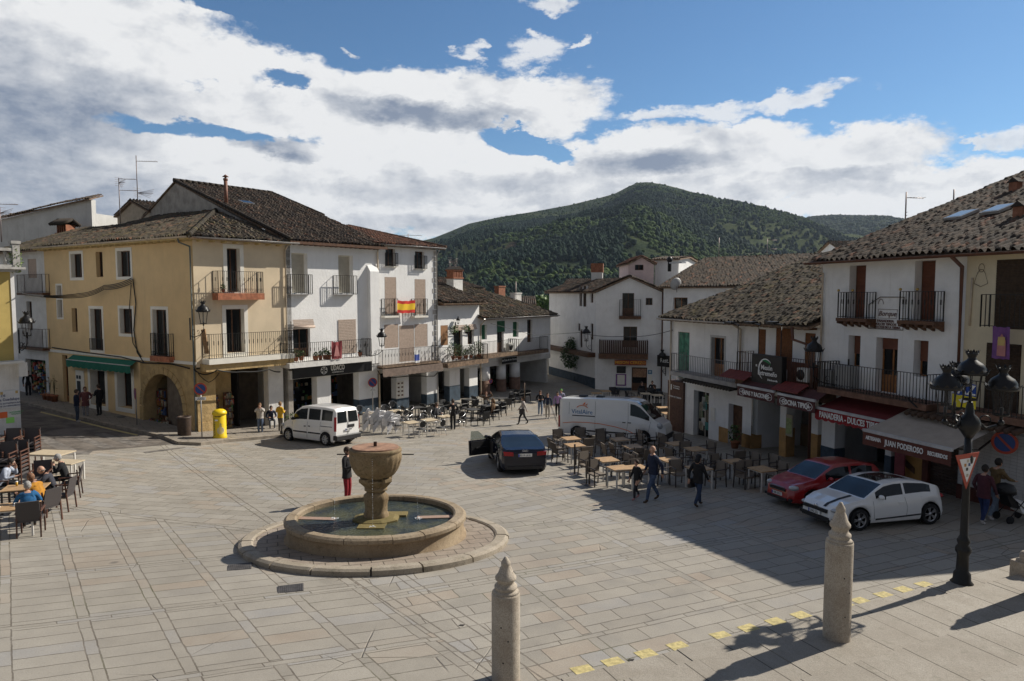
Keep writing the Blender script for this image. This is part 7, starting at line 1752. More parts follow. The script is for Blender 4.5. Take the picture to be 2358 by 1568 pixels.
w=AT(2084,525,31);antenna(w,AT(2084,442,31).z-w.z,'roof antenna with a fan aerial above the bakery roof',[(AT(2084,455,31).z-w.z,.85,'yagi',1),(AT(2084,506,31).z-w.z,.8,'grid',1)])
w=AT(2195,482,31);antenna(w,AT(2195,436,31).z-w.z,'bare thin mast on the bakery roof right of the fan aerial',[])
w=AT(940,556,55);antenna(w,.6,'small tilted aerial on the flag house roof',[(.5,1.1,'yagi',1),(.5,.9,'yagi',-1)])
w=AT(1766,600,70);antenna(w,2.2,'ladder-shaped aerial behind the long roof house',[(2.1,1.0,'yagi',1),(1.2,1.0,'yagi',1)])
w=AT(1655,600,60);antenna(w,2.0,'slim bare mast behind the long tiled roof',[])
w=AT(1036,640,55);antenna(w,1.4,'small aerial beside the chimney of the plant balcony house',[(1.3,.6,'grid',1)])
w=AT(1188,722,60);antenna(w,2.8,'bare rusty mast on the green shutter house roof',[])
w=AT(1559,640,56);w=AT(1560,641,56);t=thing('satellite_dish',AT(1559.0,655,53),.4,'round grey satellite dish on the roof behind the inn','satellite dish');MB().mat(M('dish_grey',(.4,.4,.4),.5,.05)).lathe([(0,.0),(.25,.03),(.45,.12),(.5,.17)],20).build('dish',None,t).rotation_euler=(R(-75),0,0);MB().mat(AL).tube([(0,0,-.6),(0,.1,0)],.03,6).build('mast',None,t)
def ac_unit(f,u0,u1,v0,v1,off,label):
 s0,s1,z0,z1=f.rect(u0,u1,v0,v1,off);W=f.world((s0+s1)/2,-off,z0);t=thing('air_conditioner',W,math.atan2(f.d.y,f.d.x),label,'air conditioner');h=(s1-s0)/2;H=z1-z0
 MB().mat(M('ac_white',(.62,.62,.58),.5,.04,4)).bbox(-h,h,0,.3,0,H,.02).build('casing',None,t);m=MB().mat(BLACKP);m.lathe([(H*.4,0),(H*.4,.012),(0,.013)],20);o=m.build('fan_grille',None,t);o.data.transform(Matrix.Translation((-h*.25,0,H/2)) @ Matrix.Rotation(PI/2,4,'X'))
ac_unit(fm,1834,1860,848,879,.6,'white air conditioner on the tavern balcony')
ac_unit(f6,1172,1184,790,808,.5,'air conditioner on the balcony of the green shutter house')
s0,z0=f2.loc(478,815,.6);t=thing('timber_plank',f2.world(s0,-.5,z0),0,'worn timber plank leaning upright on the long balcony of the corner house','plank');MB().mat(M('raw_timber',(.30,.18,.09),.8,.2,6)).prism([(-.1,0,0),(.1,0,0),(-.05,0,1.25),(-.25,0,1.2)],(0,.08,0)).build('board',None,t)
a=fl.rect(1514,1549,822,836,.5);t=thing('restaurant_sign',fl.world(a[0],-.55,a[2]-.3),math.atan2(fl.d.y,fl.d.x),'dark restaurant sign with pale letters beside the lantern near the inn','sign');MB().mat(BLACKP).box(0,a[1]-a[0],0,.1,0,.9).build('panel',None,t);textmesh('Rest.',.5,WHITEP,t,loc=((a[1]-a[0])*.5,-.02,.5),sx=.8)
for (x,y,lb) in ((1055,2040/1.737+266,'small scrap of litter on the paving left of the front post'),(1452,1512+9,'white scrap of paper on the paving near the yellow marks')):
 w=G(x if x > 1200 else 1062,y if x > 1200 else 1441);t=MB().mat(M('paper_scrap',(.5,.5,.48) if x > 1200 else (.05,.045,.04),.8,0)).prism([(-.05,0,.006),(.04,-.02,.006),(.07,.03,.012),(-.02,.04,.006)],(0,0,.003)).build('litter');t.location=w;tag(t,lb,'litter')
# ------------------------------------------------------------ vehicles
TYRE=M('tyre_rubber',(.014,.014,.015),.85,.15,9);RIM=M('alloy_rim',(.42,.42,.43),.3,.05,6,metal=.9);PLAST=M('black_car_plastic',(.018,.018,.02),.55,.1,8)
CGL=M('car_glass',(.010,.013,.015),.05,0,spec=.42);LAMP=M('headlight_glass',(.38,.40,.42),.08,.1,9,spec=.9,coat=.5);RLAMP=M('tail_light_red',(.33,.008,.01),.15,.1,9,coat=.6)
CHROME=M('chrome_trim',(.6,.6,.62),.15,0,metal=1.0)
def paint(name,col,**k): return M(name,col,.28,.02,1.5,coat=.9,spec=.5,**k)
def mark(c):
 return M('panel_gap',(.01,.01,.01),.8,0)
def car(name,p,yaw,label,cat,col,L,W,H,top,belt,glass,wb,rw,shield,rear_g,plan,zb=.2,tumb=.16,rim_n=5,hub=RIM,group=None):
 """top / belt: (x, z) lines seen from the side, x forward, origin at the middle of the wheelbase on the ground.
 glass: (x0, x1) of the side windows, shield / rear_g: x ranges of windscreen and rear window, wb: (rear, front) axle x, plan: (x, half width factor)"""
 e=.8;nz=Vector((-(ground(p.x+e,p.y)-ground(p.x-e,p.y))/(2*e),-(ground(p.x,p.y+e)-ground(p.x,p.y-e))/(2*e),1)).normalized()
 fx=Vector((math.cos(yaw),math.sin(yaw),0));fx=(fx-nz*fx.dot(nz)).normalized();fy=nz.cross(fx)
 t=thing(name,(p.x,p.y,p.z),0,label,cat,group);t.rotation_euler=Matrix((fx,fy,nz)).transposed().to_euler()
 ix=lambda P,x: float(np.interp(x,[a for a,b in P],[b for a,b in P]))
 x0,x1=top[0][0],top[-1][0];xs=set(np.linspace(x0,x1,90).tolist()) | {a for a,b in top} | {a for a,b in plan}
 for w in wb: xs |= {w+rw*1.16*math.cos(q) for q in np.linspace(0,PI,15)}
 for g in glass: xs |= {g[0],g[1]}
 xs=sorted(x for x in xs if x0 <= x <= x1);ra=rw*1.16
 V=[];NR=15
 for x in xs:
  T=ix(top,x);B=min(ix(belt,x),T-.02);w=W/2*ix(plan,x);b=zb+(.0 if x0+.1 < x < x1-.1 else .08)
  for a in wb:
   if abs(x-a) < ra: b=max(b,rw+math.sqrt(ra*ra-(x-a) ** 2))
  b=min(b,B-.03);h=max(0,(T-B)/max(.3,H-belt[len(belt) // 2][1]));yr=w*(.955-tumb*min(1,h))
  row=[]
  for k,(fy_,fz) in enumerate([(.93,0),(.975,.1),(.995,.3),(1.0,.55),(.992,.78),(.965,.93),(.955,1)]): row.append((w*fy_,b+(B-b)*fz))
  for q in (.12,.5,.86,1): yy=w*.955+(yr-w*.955)*q;row.append((yy,B+(T-B)*(q*.93)))
  row += [(yr*.93,B+(T-B)*.975),(yr*.7,T-.012),(yr*.35,T-.002),(0,T)]
  V.append(row)
 NR=len(V[0]);bodyf=[];side=[];sh=[];rg=[]
 for i in range(len(xs)-1):
  xm=(xs[i]+xs[i+1])/2;T=ix(top,xm);B=ix(belt,xm)
  for k in range(NR-1):
   ing=any(g[0] < xm < g[1] for g in glass)
   if 7 <= k <= 8 and ing and T-B > .13: side.append((i,k))
   elif k >= 11 and shield[0] < xm < shield[1]: sh.append((i,k))
   elif k >= 11 and rear_g and rear_g[0] < xm < rear_g[1]: rg.append((i,k))
   else: bodyf.append((i,k))
 def part(name,cells,mat,off=0.0,caps=False,parent=t,sides=(1,-1)):
  m=MB().mat(mat);m.smooth=True
  for sg in sides:
   idx={};vs=[];fs=[]
   def vid(i,k):
    if (i,k) not in idx: idx[(i,k)]=len(vs);y,z=V[i][k];vs.append((xs[i],sg*(y+off),z+off*.3))
    return idx[(i,k)]
   for (i,k) in cells:
    f=[vid(i,k),vid(i+1,k),vid(i+1,k+1),vid(i,k+1)];fs.append(f if sg < 0 else f[::-1])
   if caps:
    for i in (0,len(xs)-1): f=[vid(i,k) for k in range(NR)]+[None];f=f[:-1];vs.append((xs[i],0,V[i][0][1]));f.append(len(vs)-1);fs.append(f if (sg > 0) == (i == 0) else f[::-1])
   m.add(vs,fs)
  o=m.build(name,None,parent)
  if name == 'body':
   es=o.modifiers.new('e','EDGE_SPLIT');es.split_angle=R(40)
  return o
 body=part('body',bodyf,col,caps=True);part('side_window',side,CGL,-.012,sides=(1,));part('side_window',side,CGL,-.012,sides=(-1,));part('windscreen',sh,CGL,0)
 if rg: part('rear_window',rg,CGL,0)
 MB().mat(PLAST).box(x0+.3,x1-.3,-W/2*.8,W/2*.8,zb-.02,zb+.35).build('underbody',None,t)
 for a in wb:
  for sg in (1,-1):
   y=sg*(W/2*.985);wd=.2;c=(a,0,rw)
   m=MB().mat(TYRE);m.lathe([(rw*.66,-wd),(rw*.95,-wd),(rw,-wd*.85),(rw,-.025),(rw*.95,0),(rw*.68,0)],28,cap=False);o=m.build('wheel',None,t)
   o.data.transform(Matrix.Translation((a,y,rw)) @ Matrix.Rotation(-PI/2*sg,4,'X'))
   m=MB().mat(hub);m.lathe([(rw*.68,-.01),(rw*.64,-.012),(rw*.62,-.05)],28,cap=False)
   for k in range(rim_n):
    q=2*PI*k/rim_n
    for dq in (-.17,.17): m.bar((.05*math.cos(q),.05*math.sin(q),-.03),(rw*.65*math.cos(q+dq),rw*.65*math.sin(q+dq),-.02),.035,.03)
   m.lathe([(.075,-.05),(.07,-.015),(0,-.012)],14);m.mat(PLAST).lathe([(rw*.66,-.09),(0,-.09)],24);r_=m.build('rim',None,o);r_.data.transform(Matrix.Translation((a,y,rw)) @ Matrix.Rotation(-PI/2*sg,4,'X'))
   m=MB().mat(PLAST);m.lathe([(ra*1.0,-.34),(ra*1.0,-.01)],28,cap=False);m.lathe([(ra,-.34),(0,-.34)],28);o=m.build('wheel_arch',None,t);o.data.transform(Matrix.Translation((a,y*.995,rw)) @ Matrix.Rotation(-PI/2*sg,4,'X'))
   for v in o.data.vertices:
    if v.co.z < .12: v.co.z=.12
 def Y(x,z):
  j=min(range(len(xs)),key=lambda i: abs(xs[i]-x));r=V[j];return float(np.interp(z,[q[1] for q in r[:11]],[q[0] for q in r[:11]]))
 def strip(pts,w,mat,name,off=.004,both=True,depth=.012,sides=(1,-1)):
  for sg in sides:
   m=MB().mat(mat);P=[]
   for i in range(len(pts)-1):
    for k in range(6): q=k/6;x=pts[i][0]+(pts[i+1][0]-pts[i][0])*q;z=pts[i][1]+(pts[i+1][1]-pts[i][1])*q;P.append(Vector((x,sg*(Y(x,z)+off),z)))
   x,z=pts[-1];P.append(Vector((x,sg*(Y(x,z)+off),z)));m.tube(P,w/2,4);o=m.build(name,None,t)
  return o
 def mirror(x,z,mat=None):
  for sg in (1,-1): y=Y(x,z);m=MB().mat(mat or col);m.ball((x,sg*(y+.11),z+.06),.1,10,7,(.7,1.1,.75));m.bar((x+.02,sg*y*.97,z),(x,sg*(y+.08),z+.04),.04);o=m.build('mirror',None,t);MB().mat(CGL).box(x-.078,x-.066,sg*(y+.11)-.08,sg*(y+.11)+.08,z+.01,z+.11).build('mirror_glass',None,o)
 def handle(x,z,mat=None,w=.17):
  for sg in (1,-1): y=Y(x,z)+.012;MB().mat(mat or col).box(x-w/2,x+w/2,sg*y-.014,sg*y+.014,z-.02,z+.02).build('door_handle',None,t)
 def plate(x,z,txt,face,pitch=0.0,w=.26):
  q=MB().mat(WHITEP);sgn=1 if face > 0 else -1;q.box(x,x+.015*sgn,-w,w,z-.055,z+.055);o=q.build('number_plate',None,t);MB().mat(M('plate_blue',(.01,.05,.4),.5,0)).box(x+.016*sgn,x+.018*sgn,-w*sgn,-w*sgn+.05*sgn,z-.053,z+.053).build('blue_band',None,o)
  textmesh(txt,.105,BLACKP,o,loc=(x+.02*sgn,0,z),rot=(PI/2,0,PI/2*sgn),depth=.002,sx=.95)
 return t,dict(strip=strip,mirror=mirror,handle=handle,plate=plate,Y=Y,V=V,xs=xs,ix=ix,body=body)
def patch(t,pts,mat,name,th=.02,d=(1,0,0)): return MB().mat(mat).prism(pts,Vector(d)*th).build(name,None,t)
GAP=mark(0)
def near_wheel(u1,v1,u2,v2): return G(u1,v1),G(u2,v2)
a,b=G(1990,1224),G(2143,1210);yaw=math.atan2(a.y-b.y,a.x-b.x);fx=Vector((math.cos(yaw),math.sin(yaw)));lf=Vector((-fx.y,fx.x));s_=(a-b).to_2d().length/2.58
c=(a+b)/2;c2=c.to_2d()-lf*0.9*.95;
if lf.y > 0: c2=c.to_2d()+lf*.86
c=Vector((c2.x,c2.y,ground(c2.x,c2.y)))
WP=paint('white_car_paint',(.78,.78,.77))
top=[(-1.90,.42),(-1.895,.62),(-1.84,.98),(-1.66,1.17),(-1.1,1.34),(-.5,1.405),(0,1.40),(.35,1.34),(.62,1.20),(1.10,.93),(1.55,.85),(1.95,.74),(2.12,.62),(2.16,.42)]
t,k=car('parked_hatchback',c,yaw,'white three-door coupe with a black stripe on its bonnet parked by the street lamp','car',WP,4.2,1.81,1.40,top,[(-1.9,.60),(-1.6,.98),(-1.0,.99),(.6,.90),(1.1,.84),(1.6,.76),(2.16,.50)],[(-1.32,-.36),(-.28,.70)],(-1.29,1.29),.325,(.40,1.08),(-1.80,-1.25),[(-1.9,.80),(-1.75,.93),(-1.2,1.0),(.9,1.0),(1.6,.95),(1.95,.84),(2.16,.66)],zb=.2)
k['strip']([(-.32,.92),(-.40,.6),(-.36,.3)],.008,GAP,'door_seam');k['strip']([(.82,.86),(.80,.32)],.008,GAP,'door_seam');k['strip']([(-.9,.36),(.75,.31)],.05,PLAST,'rubbing_strip',off=.002)
k['mirror'](.60,.92);k['handle'](-.18,.76,None,.2)
m=MB().mat(PLAST);vs=[];n=14
for i in range(n+1):
 x=1.12+.95*i/n;z=k['ix'](top,x)+.008
 for y in (-.24,-.36): vs.append((x,-y,z-(abs(y)/.9) ** 2*.02))
m.add(vs,[(2*i,2*i+1,2*i+3,2*i+2) for i in range(n)]).build('bonnet_stripe',None,t)
m=MB().mat(CGL);vs=[]
for i in range(9): x=-.85+1.15*i/8;z=k['ix'](top,x)+.012;vs += [(x,-.42,z-.010),(x,0,z),(x,.42,z-.010)]
m.add(vs,[f for i in range(8) for f in ((3*i,3*i+3,3*i+4,3*i+1),(3*i+1,3*i+4,3*i+5,3*i+2))]).build('glass_roof',None,t)
MB().mat(PLAST).box(2.12,2.19,-.52,.52,.50,.60).build('grille',None,t);MB().mat(PLAST).box(2.10,2.18,-.60,.60,.24,.38).build('air_intake',None,t)
MB().mat(CHROME).lathe([(.055,0),(.05,.01),(0,.012)],18).build('badge',None,t).data.transform(Matrix.Translation((2.14,0,.64)) @ Matrix.Rotation(R(70),4,'Y'))
for sg in (1,-1): m=MB().mat(LAMP);m.ball((1.93,sg*.66,.60),.17,12,8,(1.15,.9,.42));m.build('headlight',None,t);MB().mat(RLAMP).ball((-1.80,sg*.70,.85),.14,10,6,(.7,.9,.5)).build('tail_light',None,t);MB().mat(PLAST).box(2.02,2.10,sg*.72-.1,sg*.72+.1,.25,.36).build('fog_lamp_recess',None,t)
k['plate'](2.19,.45,'2362 JZL',1);t.scale=(.9,)*3
wd=(Vector((yaw and math.cos(yaw),math.sin(yaw))))
rp=G(1876,1174);yr_=yaw+.03;fx=Vector((math.cos(yr_),math.sin(yr_)))
RP_=paint('red_car_paint',(.33,.012,.012));p=Vector((rp.x,rp.y))-fx*1.15+Vector((-fx.y,fx.x))*(.8 if -fx.y*0+fx.x > 0 else -.8);p=Vector((p.x,p.y,ground(p.x,p.y)))
top=[(-1.72,.42),(-1.72,.8),(-1.62,1.12),(-1.38,1.36),(-.9,1.44),(0,1.45),(.35,1.40),(.66,1.24),(1.12,.98),(1.5,.90),(1.9,.80),(2.04,.62),(2.07,.40)]
t,k=car('parked_hatchback',p,yr_,'small red three-door hatchback parked behind the white coupe','car',RP_,3.82,1.65,1.44,top,[(-1.72,.85),(-1.4,.95),(.6,.90),(1.1,.86),(1.6,.78),(2.07,.5)],[(-1.25,-.35),(-.26,.72)],(-1.25,1.25),.30,(.42,1.10),(-1.6,-1.42),[(-1.72,.84),(-1.5,.95),(-1,1),(.9,1),(1.6,.94),(1.9,.82),(2.07,.66)],rim_n=7)
k['strip']([(-.3,.92),(-.34,.35)],.008,GAP,'door_seam');k['strip']([(.84,.86),(.82,.32)],.008,GAP,'door_seam');k['mirror'](.62,.92);k['handle'](-.12,.78)
MB().mat(CHROME).box(2.03,2.08,-.36,.36,.66,.69).build('chrome_bar',None,t);MB().mat(PLAST).box(2.04,2.085,-.4,.4,.55,.64).build('grille',None,t);MB().mat(PLAST).box(2.05,2.095,-.5,.5,.25,.34).build('air_intake',None,t)
for sg in (1,-1): MB().mat(LAMP).ball((1.85,sg*.58,.70),.19,12,8,(1.0,.8,.5)).build('headlight',None,t);MB().mat(PLAST).box(2.0,2.06,sg*.62-.08,sg*.62+.08,.27,.35).build('fog_lamp_recess',None,t)
k['plate'](2.08,.44,'1188 DDZ',1);t.scale=(.9,)*3
rc=G(1200,1084);hd=R(90+9);fx=Vector((math.cos(hd),math.sin(hd)))
p=Vector((rc.x,rc.y))+fx*1.45;p=Vector((p.x,p.y,ground(p.x,p.y)));BP=M('midnight_blue_paint',(.004,.006,.018),.2,.02,1.5,coat=.25,spec=.35)
top=[(-2.33,.45),(-2.34,.80),(-2.28,.97),(-2.0,1.03),(-1.45,1.15),(-.8,1.31),(-.2,1.385),(.25,1.36),(.6,1.25),(1.25,.97),(1.7,.90),(2.1,.78),(2.3,.62),(2.36,.40)]
t,k=car('parked_saloon',p,hd,'dark blue saloon seen from behind with its left front door wide open','car',BP,4.7,1.86,1.39,top,[(-2.33,.80),(-2.0,.96),(-1.5,.97),(.7,.92),(1.2,.88),(1.8,.80),(2.36,.5)],[(-1.55,-1.05),(-.98,-.22),(-.14,.85)],(-1.42,1.40),.335,(.36,1.2),(-2.02,-.98),[(-2.34,.84),(-2.15,.93),(-1.6,1.0),(1.0,1.0),(1.8,.94),(2.15,.82),(2.36,.64)],tumb=.29)
k['mirror'](.78,.93);k['handle'](-.9,.82)
for sg in (1,-1): MB().mat(RLAMP).prism([(-2.385,sg*.45,.74),(-2.37,sg*.80,.76),(-2.36,sg*.82,.90),(-2.375,sg*.45,.87)],(.12,0,0)).build('tail_light',None,t);MB().mat(CHROME).lathe([(.05,0),(.05,.06)],12,cap=False).build('exhaust_pipe',None,t).data.transform(Matrix.Translation((-2.36,sg*.62,.30)) @ Matrix.Rotation(PI/2,4,'Y'))
for q in range(4): o=MB().mat(CHROME).lathe([(.036,0),(.036,.006),(.028,.006),(.028,0)],16,cap=False).build('badge_ring',None,t);o.data.transform(Matrix.Translation((-2.35,-.075+q*.05,.93)) @ Matrix.Rotation(-PI/2,4,'Y'))
MB().mat(PLAST).box(-2.37,-2.30,-.7,.7,.24,.36).build('rear_diffuser',None,t);k['plate'](-2.35,.76,'8519 LKX',-1)
dr=bpy.data.objects.new('door',None);COL.objects.link(dr);dr.parent=t;dr.location=(.85,.90,0);dr.rotation_euler=(0,0,R(-62))
bpy.data.objects.remove(dr)
mT=Matrix.Translation((.86,.88,0)) @ Matrix.Rotation(R(-63),4,'Z')
m=MB().mat(BP);m.T=mT;m.prism([(0,0,.30),(-1.05,0,.30),(-1.08,0,.92),(0,0,.92)],(0,.07,0));d=m.build('door',None,t)
m=MB().mat(PLAST);m.T=mT;m.prism([(-.05,-.06,.34),(-1.0,-.06,.34),(-1.02,-.06,.88),(-.05,-.06,.88)],(0,.06,0));m.box(-.8,-.2,-.1,-.06,.58,.64);m.build('door_lining',None,d)
m=MB().mat(M('tinted_door_glass',(.12,.2,.16),.05,0,alpha=.45));m.T=mT;m.prism([(-.2,.03,.93),(-1.0,.03,.93),(-.98,.03,1.30),(-.62,.03,1.29)],(0,.008,0));m.build('door_glass',None,d)
m=MB().mat(BP);m.T=mT;m.ball((-.12,.18,.98),.11,10,7,(.8,1.2,.75));m.build('mirror',None,d)
m=MB().mat(DARKIN);m.T=Matrix.Identity(4);m.box(-.15,.84,.80,.935,.32,.9);m.build('door_opening',None,t)
m=MB().mat(M('sill_metal',(.12,.12,.13),.4,.1));m.box(-.15,.84,.9,.95,.24,.32);m.build('sill',None,t)
a,b=G(655,1014),G(757,1028);yk=math.atan2(a.y-b.y,a.x-b.x);fx=Vector((math.cos(yk),math.sin(yk)));rt=Vector((fx.y,-fx.x))
if rt.y < 0: rt=-rt
s=2.62/(a-b).to_2d().length;c=((a+b)/2).to_2d()+rt*.82;p=Vector((c.x,c.y,ground(c.x,c.y)))
top=[(-1.96,.45),(-1.965,1.1),(-1.90,1.62),(-1.78,1.78),(-1.2,1.84),(0,1.85),(.45,1.78),(.75,1.60),(1.12,1.14),(1.25,1.08),(1.75,.92),(1.98,.74),(2.03,.42)]
t,k=car('parked_van',p,yk,'white family van with glazed sides parked in front of the supermarket arcade','van',WP,4.0,1.66,1.85,top,[(-1.965,1.10),(-1.7,1.12),(.9,1.06),(1.2,1.0),(1.6,.86),(2.03,.5)],[(-1.72,-1.02),(-.92,-.12),(-.02,.92)],(-1.29,1.31),.305,(.50,1.14),None,[(-1.965,.90),(-1.8,.97),(-1.2,1),(1.0,1),(1.5,.94),(1.85,.84),(2.03,.7)],tumb=.13,rim_n=7,hub=M('hubcap_silver',(.45,.46,.47),.4,.1,6,metal=.4))
for z in (.55,): k['strip']([(-.98,z),(-.15,z)],.07,PLAST,'rubbing_strip');k['strip']([(-.05,z),(.9,z)],.07,PLAST,'rubbing_strip');k['strip']([(-1.0,.92),(-1.75,.92)],.03,PLAST,'slide_rail')
k['strip']([(-.08,1.06),(-.06,.28)],.01,GAP,'door_seam');k['strip']([(.96,1.04),(1.0,.7),(.96,.3)],.01,GAP,'door_seam');k['strip']([(-.97,1.1),(-.97,.7)],.01,GAP,'door_seam');k['handle'](-.22,.86,PLAST,.12);k['handle'](.08,.84,PLAST,.12);k['mirror'](.86,1.1,PLAST)
k['strip']([(-1.95,.42),(-1.3,.40)],.16,PLAST,'rear_bumper_side',off=-.04) if False else None
MB().mat(PLAST).bbox(-2.06,-1.80,-.80,.80,.30,.52,.03).build('rear_bumper',None,t);MB().mat(PLAST).bbox(1.86,2.08,-.70,.70,.26,.44,.04).build('front_bumper',None,t)
for sg in (1,-1):
 MB().mat(CGL).prism([(-1.975,sg*.07,1.10),(-1.975,sg*.66,1.10),(-1.925,sg*.60,1.62),(-1.925,sg*.07,1.64)],(.02,0,0)).build('rear_window',None,t)
 MB().mat(RLAMP).prism([(-1.985,sg*.745,.72),(-1.90,sg*.80,.72),(-1.85,sg*.755,1.38),(-1.96,sg*.71,1.38)],(0,sg*.02,.01)).build('tail_light',None,t);MB().mat(LAMP).ball((1.86,sg*.62,.76),.16,10,7,(.9,.8,.6)).build('headlight',None,t)
MB().mat(GAP).box(-1.99,-1.975,-.008,.008,.55,1.70).build('door_seam',None,t);MB().mat(PLAST).box(-2.0,-1.975,-.4,.0,.84,.98).build('plate_recess',None,t);k['plate'](-2.0,.76,'4016 BXR',-1,w=.2)
def big_van():
 p0=G(1323,1012);yv=math.atan2(-.46,.88);fx=Vector((math.cos(yv),math.sin(yv)));lf=Vector((-fx.y,fx.x))
 c=Vector((p0.x,p0.y))+fx*1.72+lf*.95;p=Vector((c.x,c.y,ground(c.x,c.y)))
 top=[(-2.78,.5),(-2.80,1.2),(-2.76,2.14),(-2.66,2.22),(-1,2.27),(1.0,2.27),(1.45,2.2),(1.75,2.03),(2.35,1.38),(2.55,1.22),(2.85,1.08),(3.0,.85),(3.03,.45)]
 t,k=car('delivery_van',p,yv,'large white panel van with an orange swoosh parked among the terrace tables','van',WP,5.8,1.98,2.27,top,[(-2.78,1.45),(-2.5,1.50),(1.2,1.36),(2.2,1.20),(2.6,1.1),(3.03,.6)],[(1.22,2.22)],(-1.72,1.9),.34,(1.62,2.42),None,[(-2.8,.92),(-2.6,.99),(1.3,1),(2.2,.97),(2.7,.88),(3.03,.68)],tumb=.08,zb=.28,hub=M('hubcap_silver'))
 k['strip']([(-2.0,1.30),(-.72,1.30)],.05,PLAST,'slide_rail');k['strip']([(-2.1,.52),(1.0,.52)],.14,PLAST,'rubbing_strip',off=-.03)
 for a in ([(-.7,2.1),(-.7,.45)],[(1.1,2.1),(1.12,1.2),(1.02,.45)],[(-2.2,2.0),(-2.2,1.35)],[(2.3,1.2),(2.2,.7)]): k['strip'](a,.012,GAP,'door_seam')
 SW=M('orange_swoosh',(.75,.17,.03),.4,0);pts=[(-2.55,.86),(-2.0,.93),(-1.2,.96),(-.4,.93),(.4,.83),(1.1,.68),(1.5,.5)]
 k['strip'](pts,.035,SW,'swoosh',off=.002);BT=M('blue_lettering',(.03,.17,.38),.4,0);OR=SW
 for sg in (-1,):
  y=k['Y'](-1.5,1.5);o=textmesh('VitalAire',.34,BT,t,loc=(-1.45,sg*(y+.012),1.50),rot=(PI/2,0,0),depth=.003)
  m=MB().mat(OR);yy=sg*(y+.014);m.tube([(-1.75+.62*q,yy,1.74+.12*math.sin(PI*q) ** .8) for q in np.linspace(0,1,9)],.018,4);m.prism([(-1.42,yy,1.9),(-1.25,yy,2.06),(-1.3,yy,1.9)],(0,-.006,0));m.prism([(-1.28,yy,1.88),(-1.1,yy,1.98),(-1.2,yy,1.86)],(0,-.006,0));m.build('logo',None,t)
 k['handle'](.9,1.08,PLAST);k['handle'](1.2,1.08,PLAST);k['mirror'](2.12,1.3,PLAST)
 MB().mat(PLAST).bbox(-2.88,-2.6,-.93,.93,.34,.52,.03).build('rear_bumper',None,t);MB().mat(PLAST).bbox(2.8,3.08,-.8,.8,.3,.55,.05).build('front_bumper',None,t)
 for sg in (1,-1):
  MB().mat(RLAMP).box(-2.84,-2.74,sg*.88-.06,sg*.88+.06,.62,1.25).build('tail_light',None,t);MB().mat(LAMP).ball((2.72,sg*.78,.98),.2,10,7,(.9,.6,.8)).build('headlight',None,t);MB().mat(PLAST).bbox(-1.9+sg*.5+.5,-1.5+sg*.5+.5,-.3,.1,2.26,2.33,.02).build('roof_vent',None,t)
 MB().mat(GAP).box(-2.815,-2.80,-.008,.008,.55,2.1).build('door_seam',None,t);textmesh('OXIGENO',.11,BLACKP,t,loc=(-2.80,0,2.0),rot=(PI/2,0,-PI/2),depth=.003)
 textmesh('VitalAire',.16,BT,t,loc=(-2.825,.45,1.42),rot=(PI/2,0,-PI/2),depth=.003);MB().mat(RLAMP).prism([(-2.83,-.25,.98),(-2.83,-.43,.98),(-2.83,-.34,1.14)],(-.006,0,0)).build('warning_mark',None,t);k['plate'](-2.83,.80,'7745 MBH',-1);t.scale=(.93,)*3
big_van()
# ------------------------------------------------------------ terrace furniture
def weave(name,c):
 m,t,b=pbsdf(name);pos=t.node('ShaderNodeTexCoord').outputs['Object'];w=t.node('ShaderNodeTexWave');w.inputs['Scale'].default_value=22;t.put(w.inputs['Vector'],pos);w.bands_direction='DIAGONAL'
 t.put(b.inputs['Base Color'],t.mix(w.outputs['Fac'],tuple(k*.55 for k in c),c));b.inputs['Roughness'].default_value=.7;MATS[name]=m;return m
TAUPE=weave('taupe_wicker',(.23,.19,.15));DWICK=weave('dark_wicker',(.075,.065,.065));BWICK=weave('black_wicker',(.03,.03,.032))
LEGB=M('dark_bronze_legs',(.055,.045,.04),.45,.1,5);LEGW=M('white_table_legs',(.62,.60,.56),.5,.05,5);ALU=M('brushed_aluminium',(.55,.55,.56),.25,.05,5,metal=.9);LEGR=M('red_brown_legs',(.10,.045,.03),.5,.15,6)
TOPW=M('oak_table_top',(.42,.27,.14),.6,.12,8);TOPB=M('beige_table_top',(.52,.43,.30),.6,.06,6);TOPD=M('charcoal_table_top',(.06,.06,.06),.5,.1,6);PLW=M('white_plastic',(.62,.62,.64),.5,.05,4)
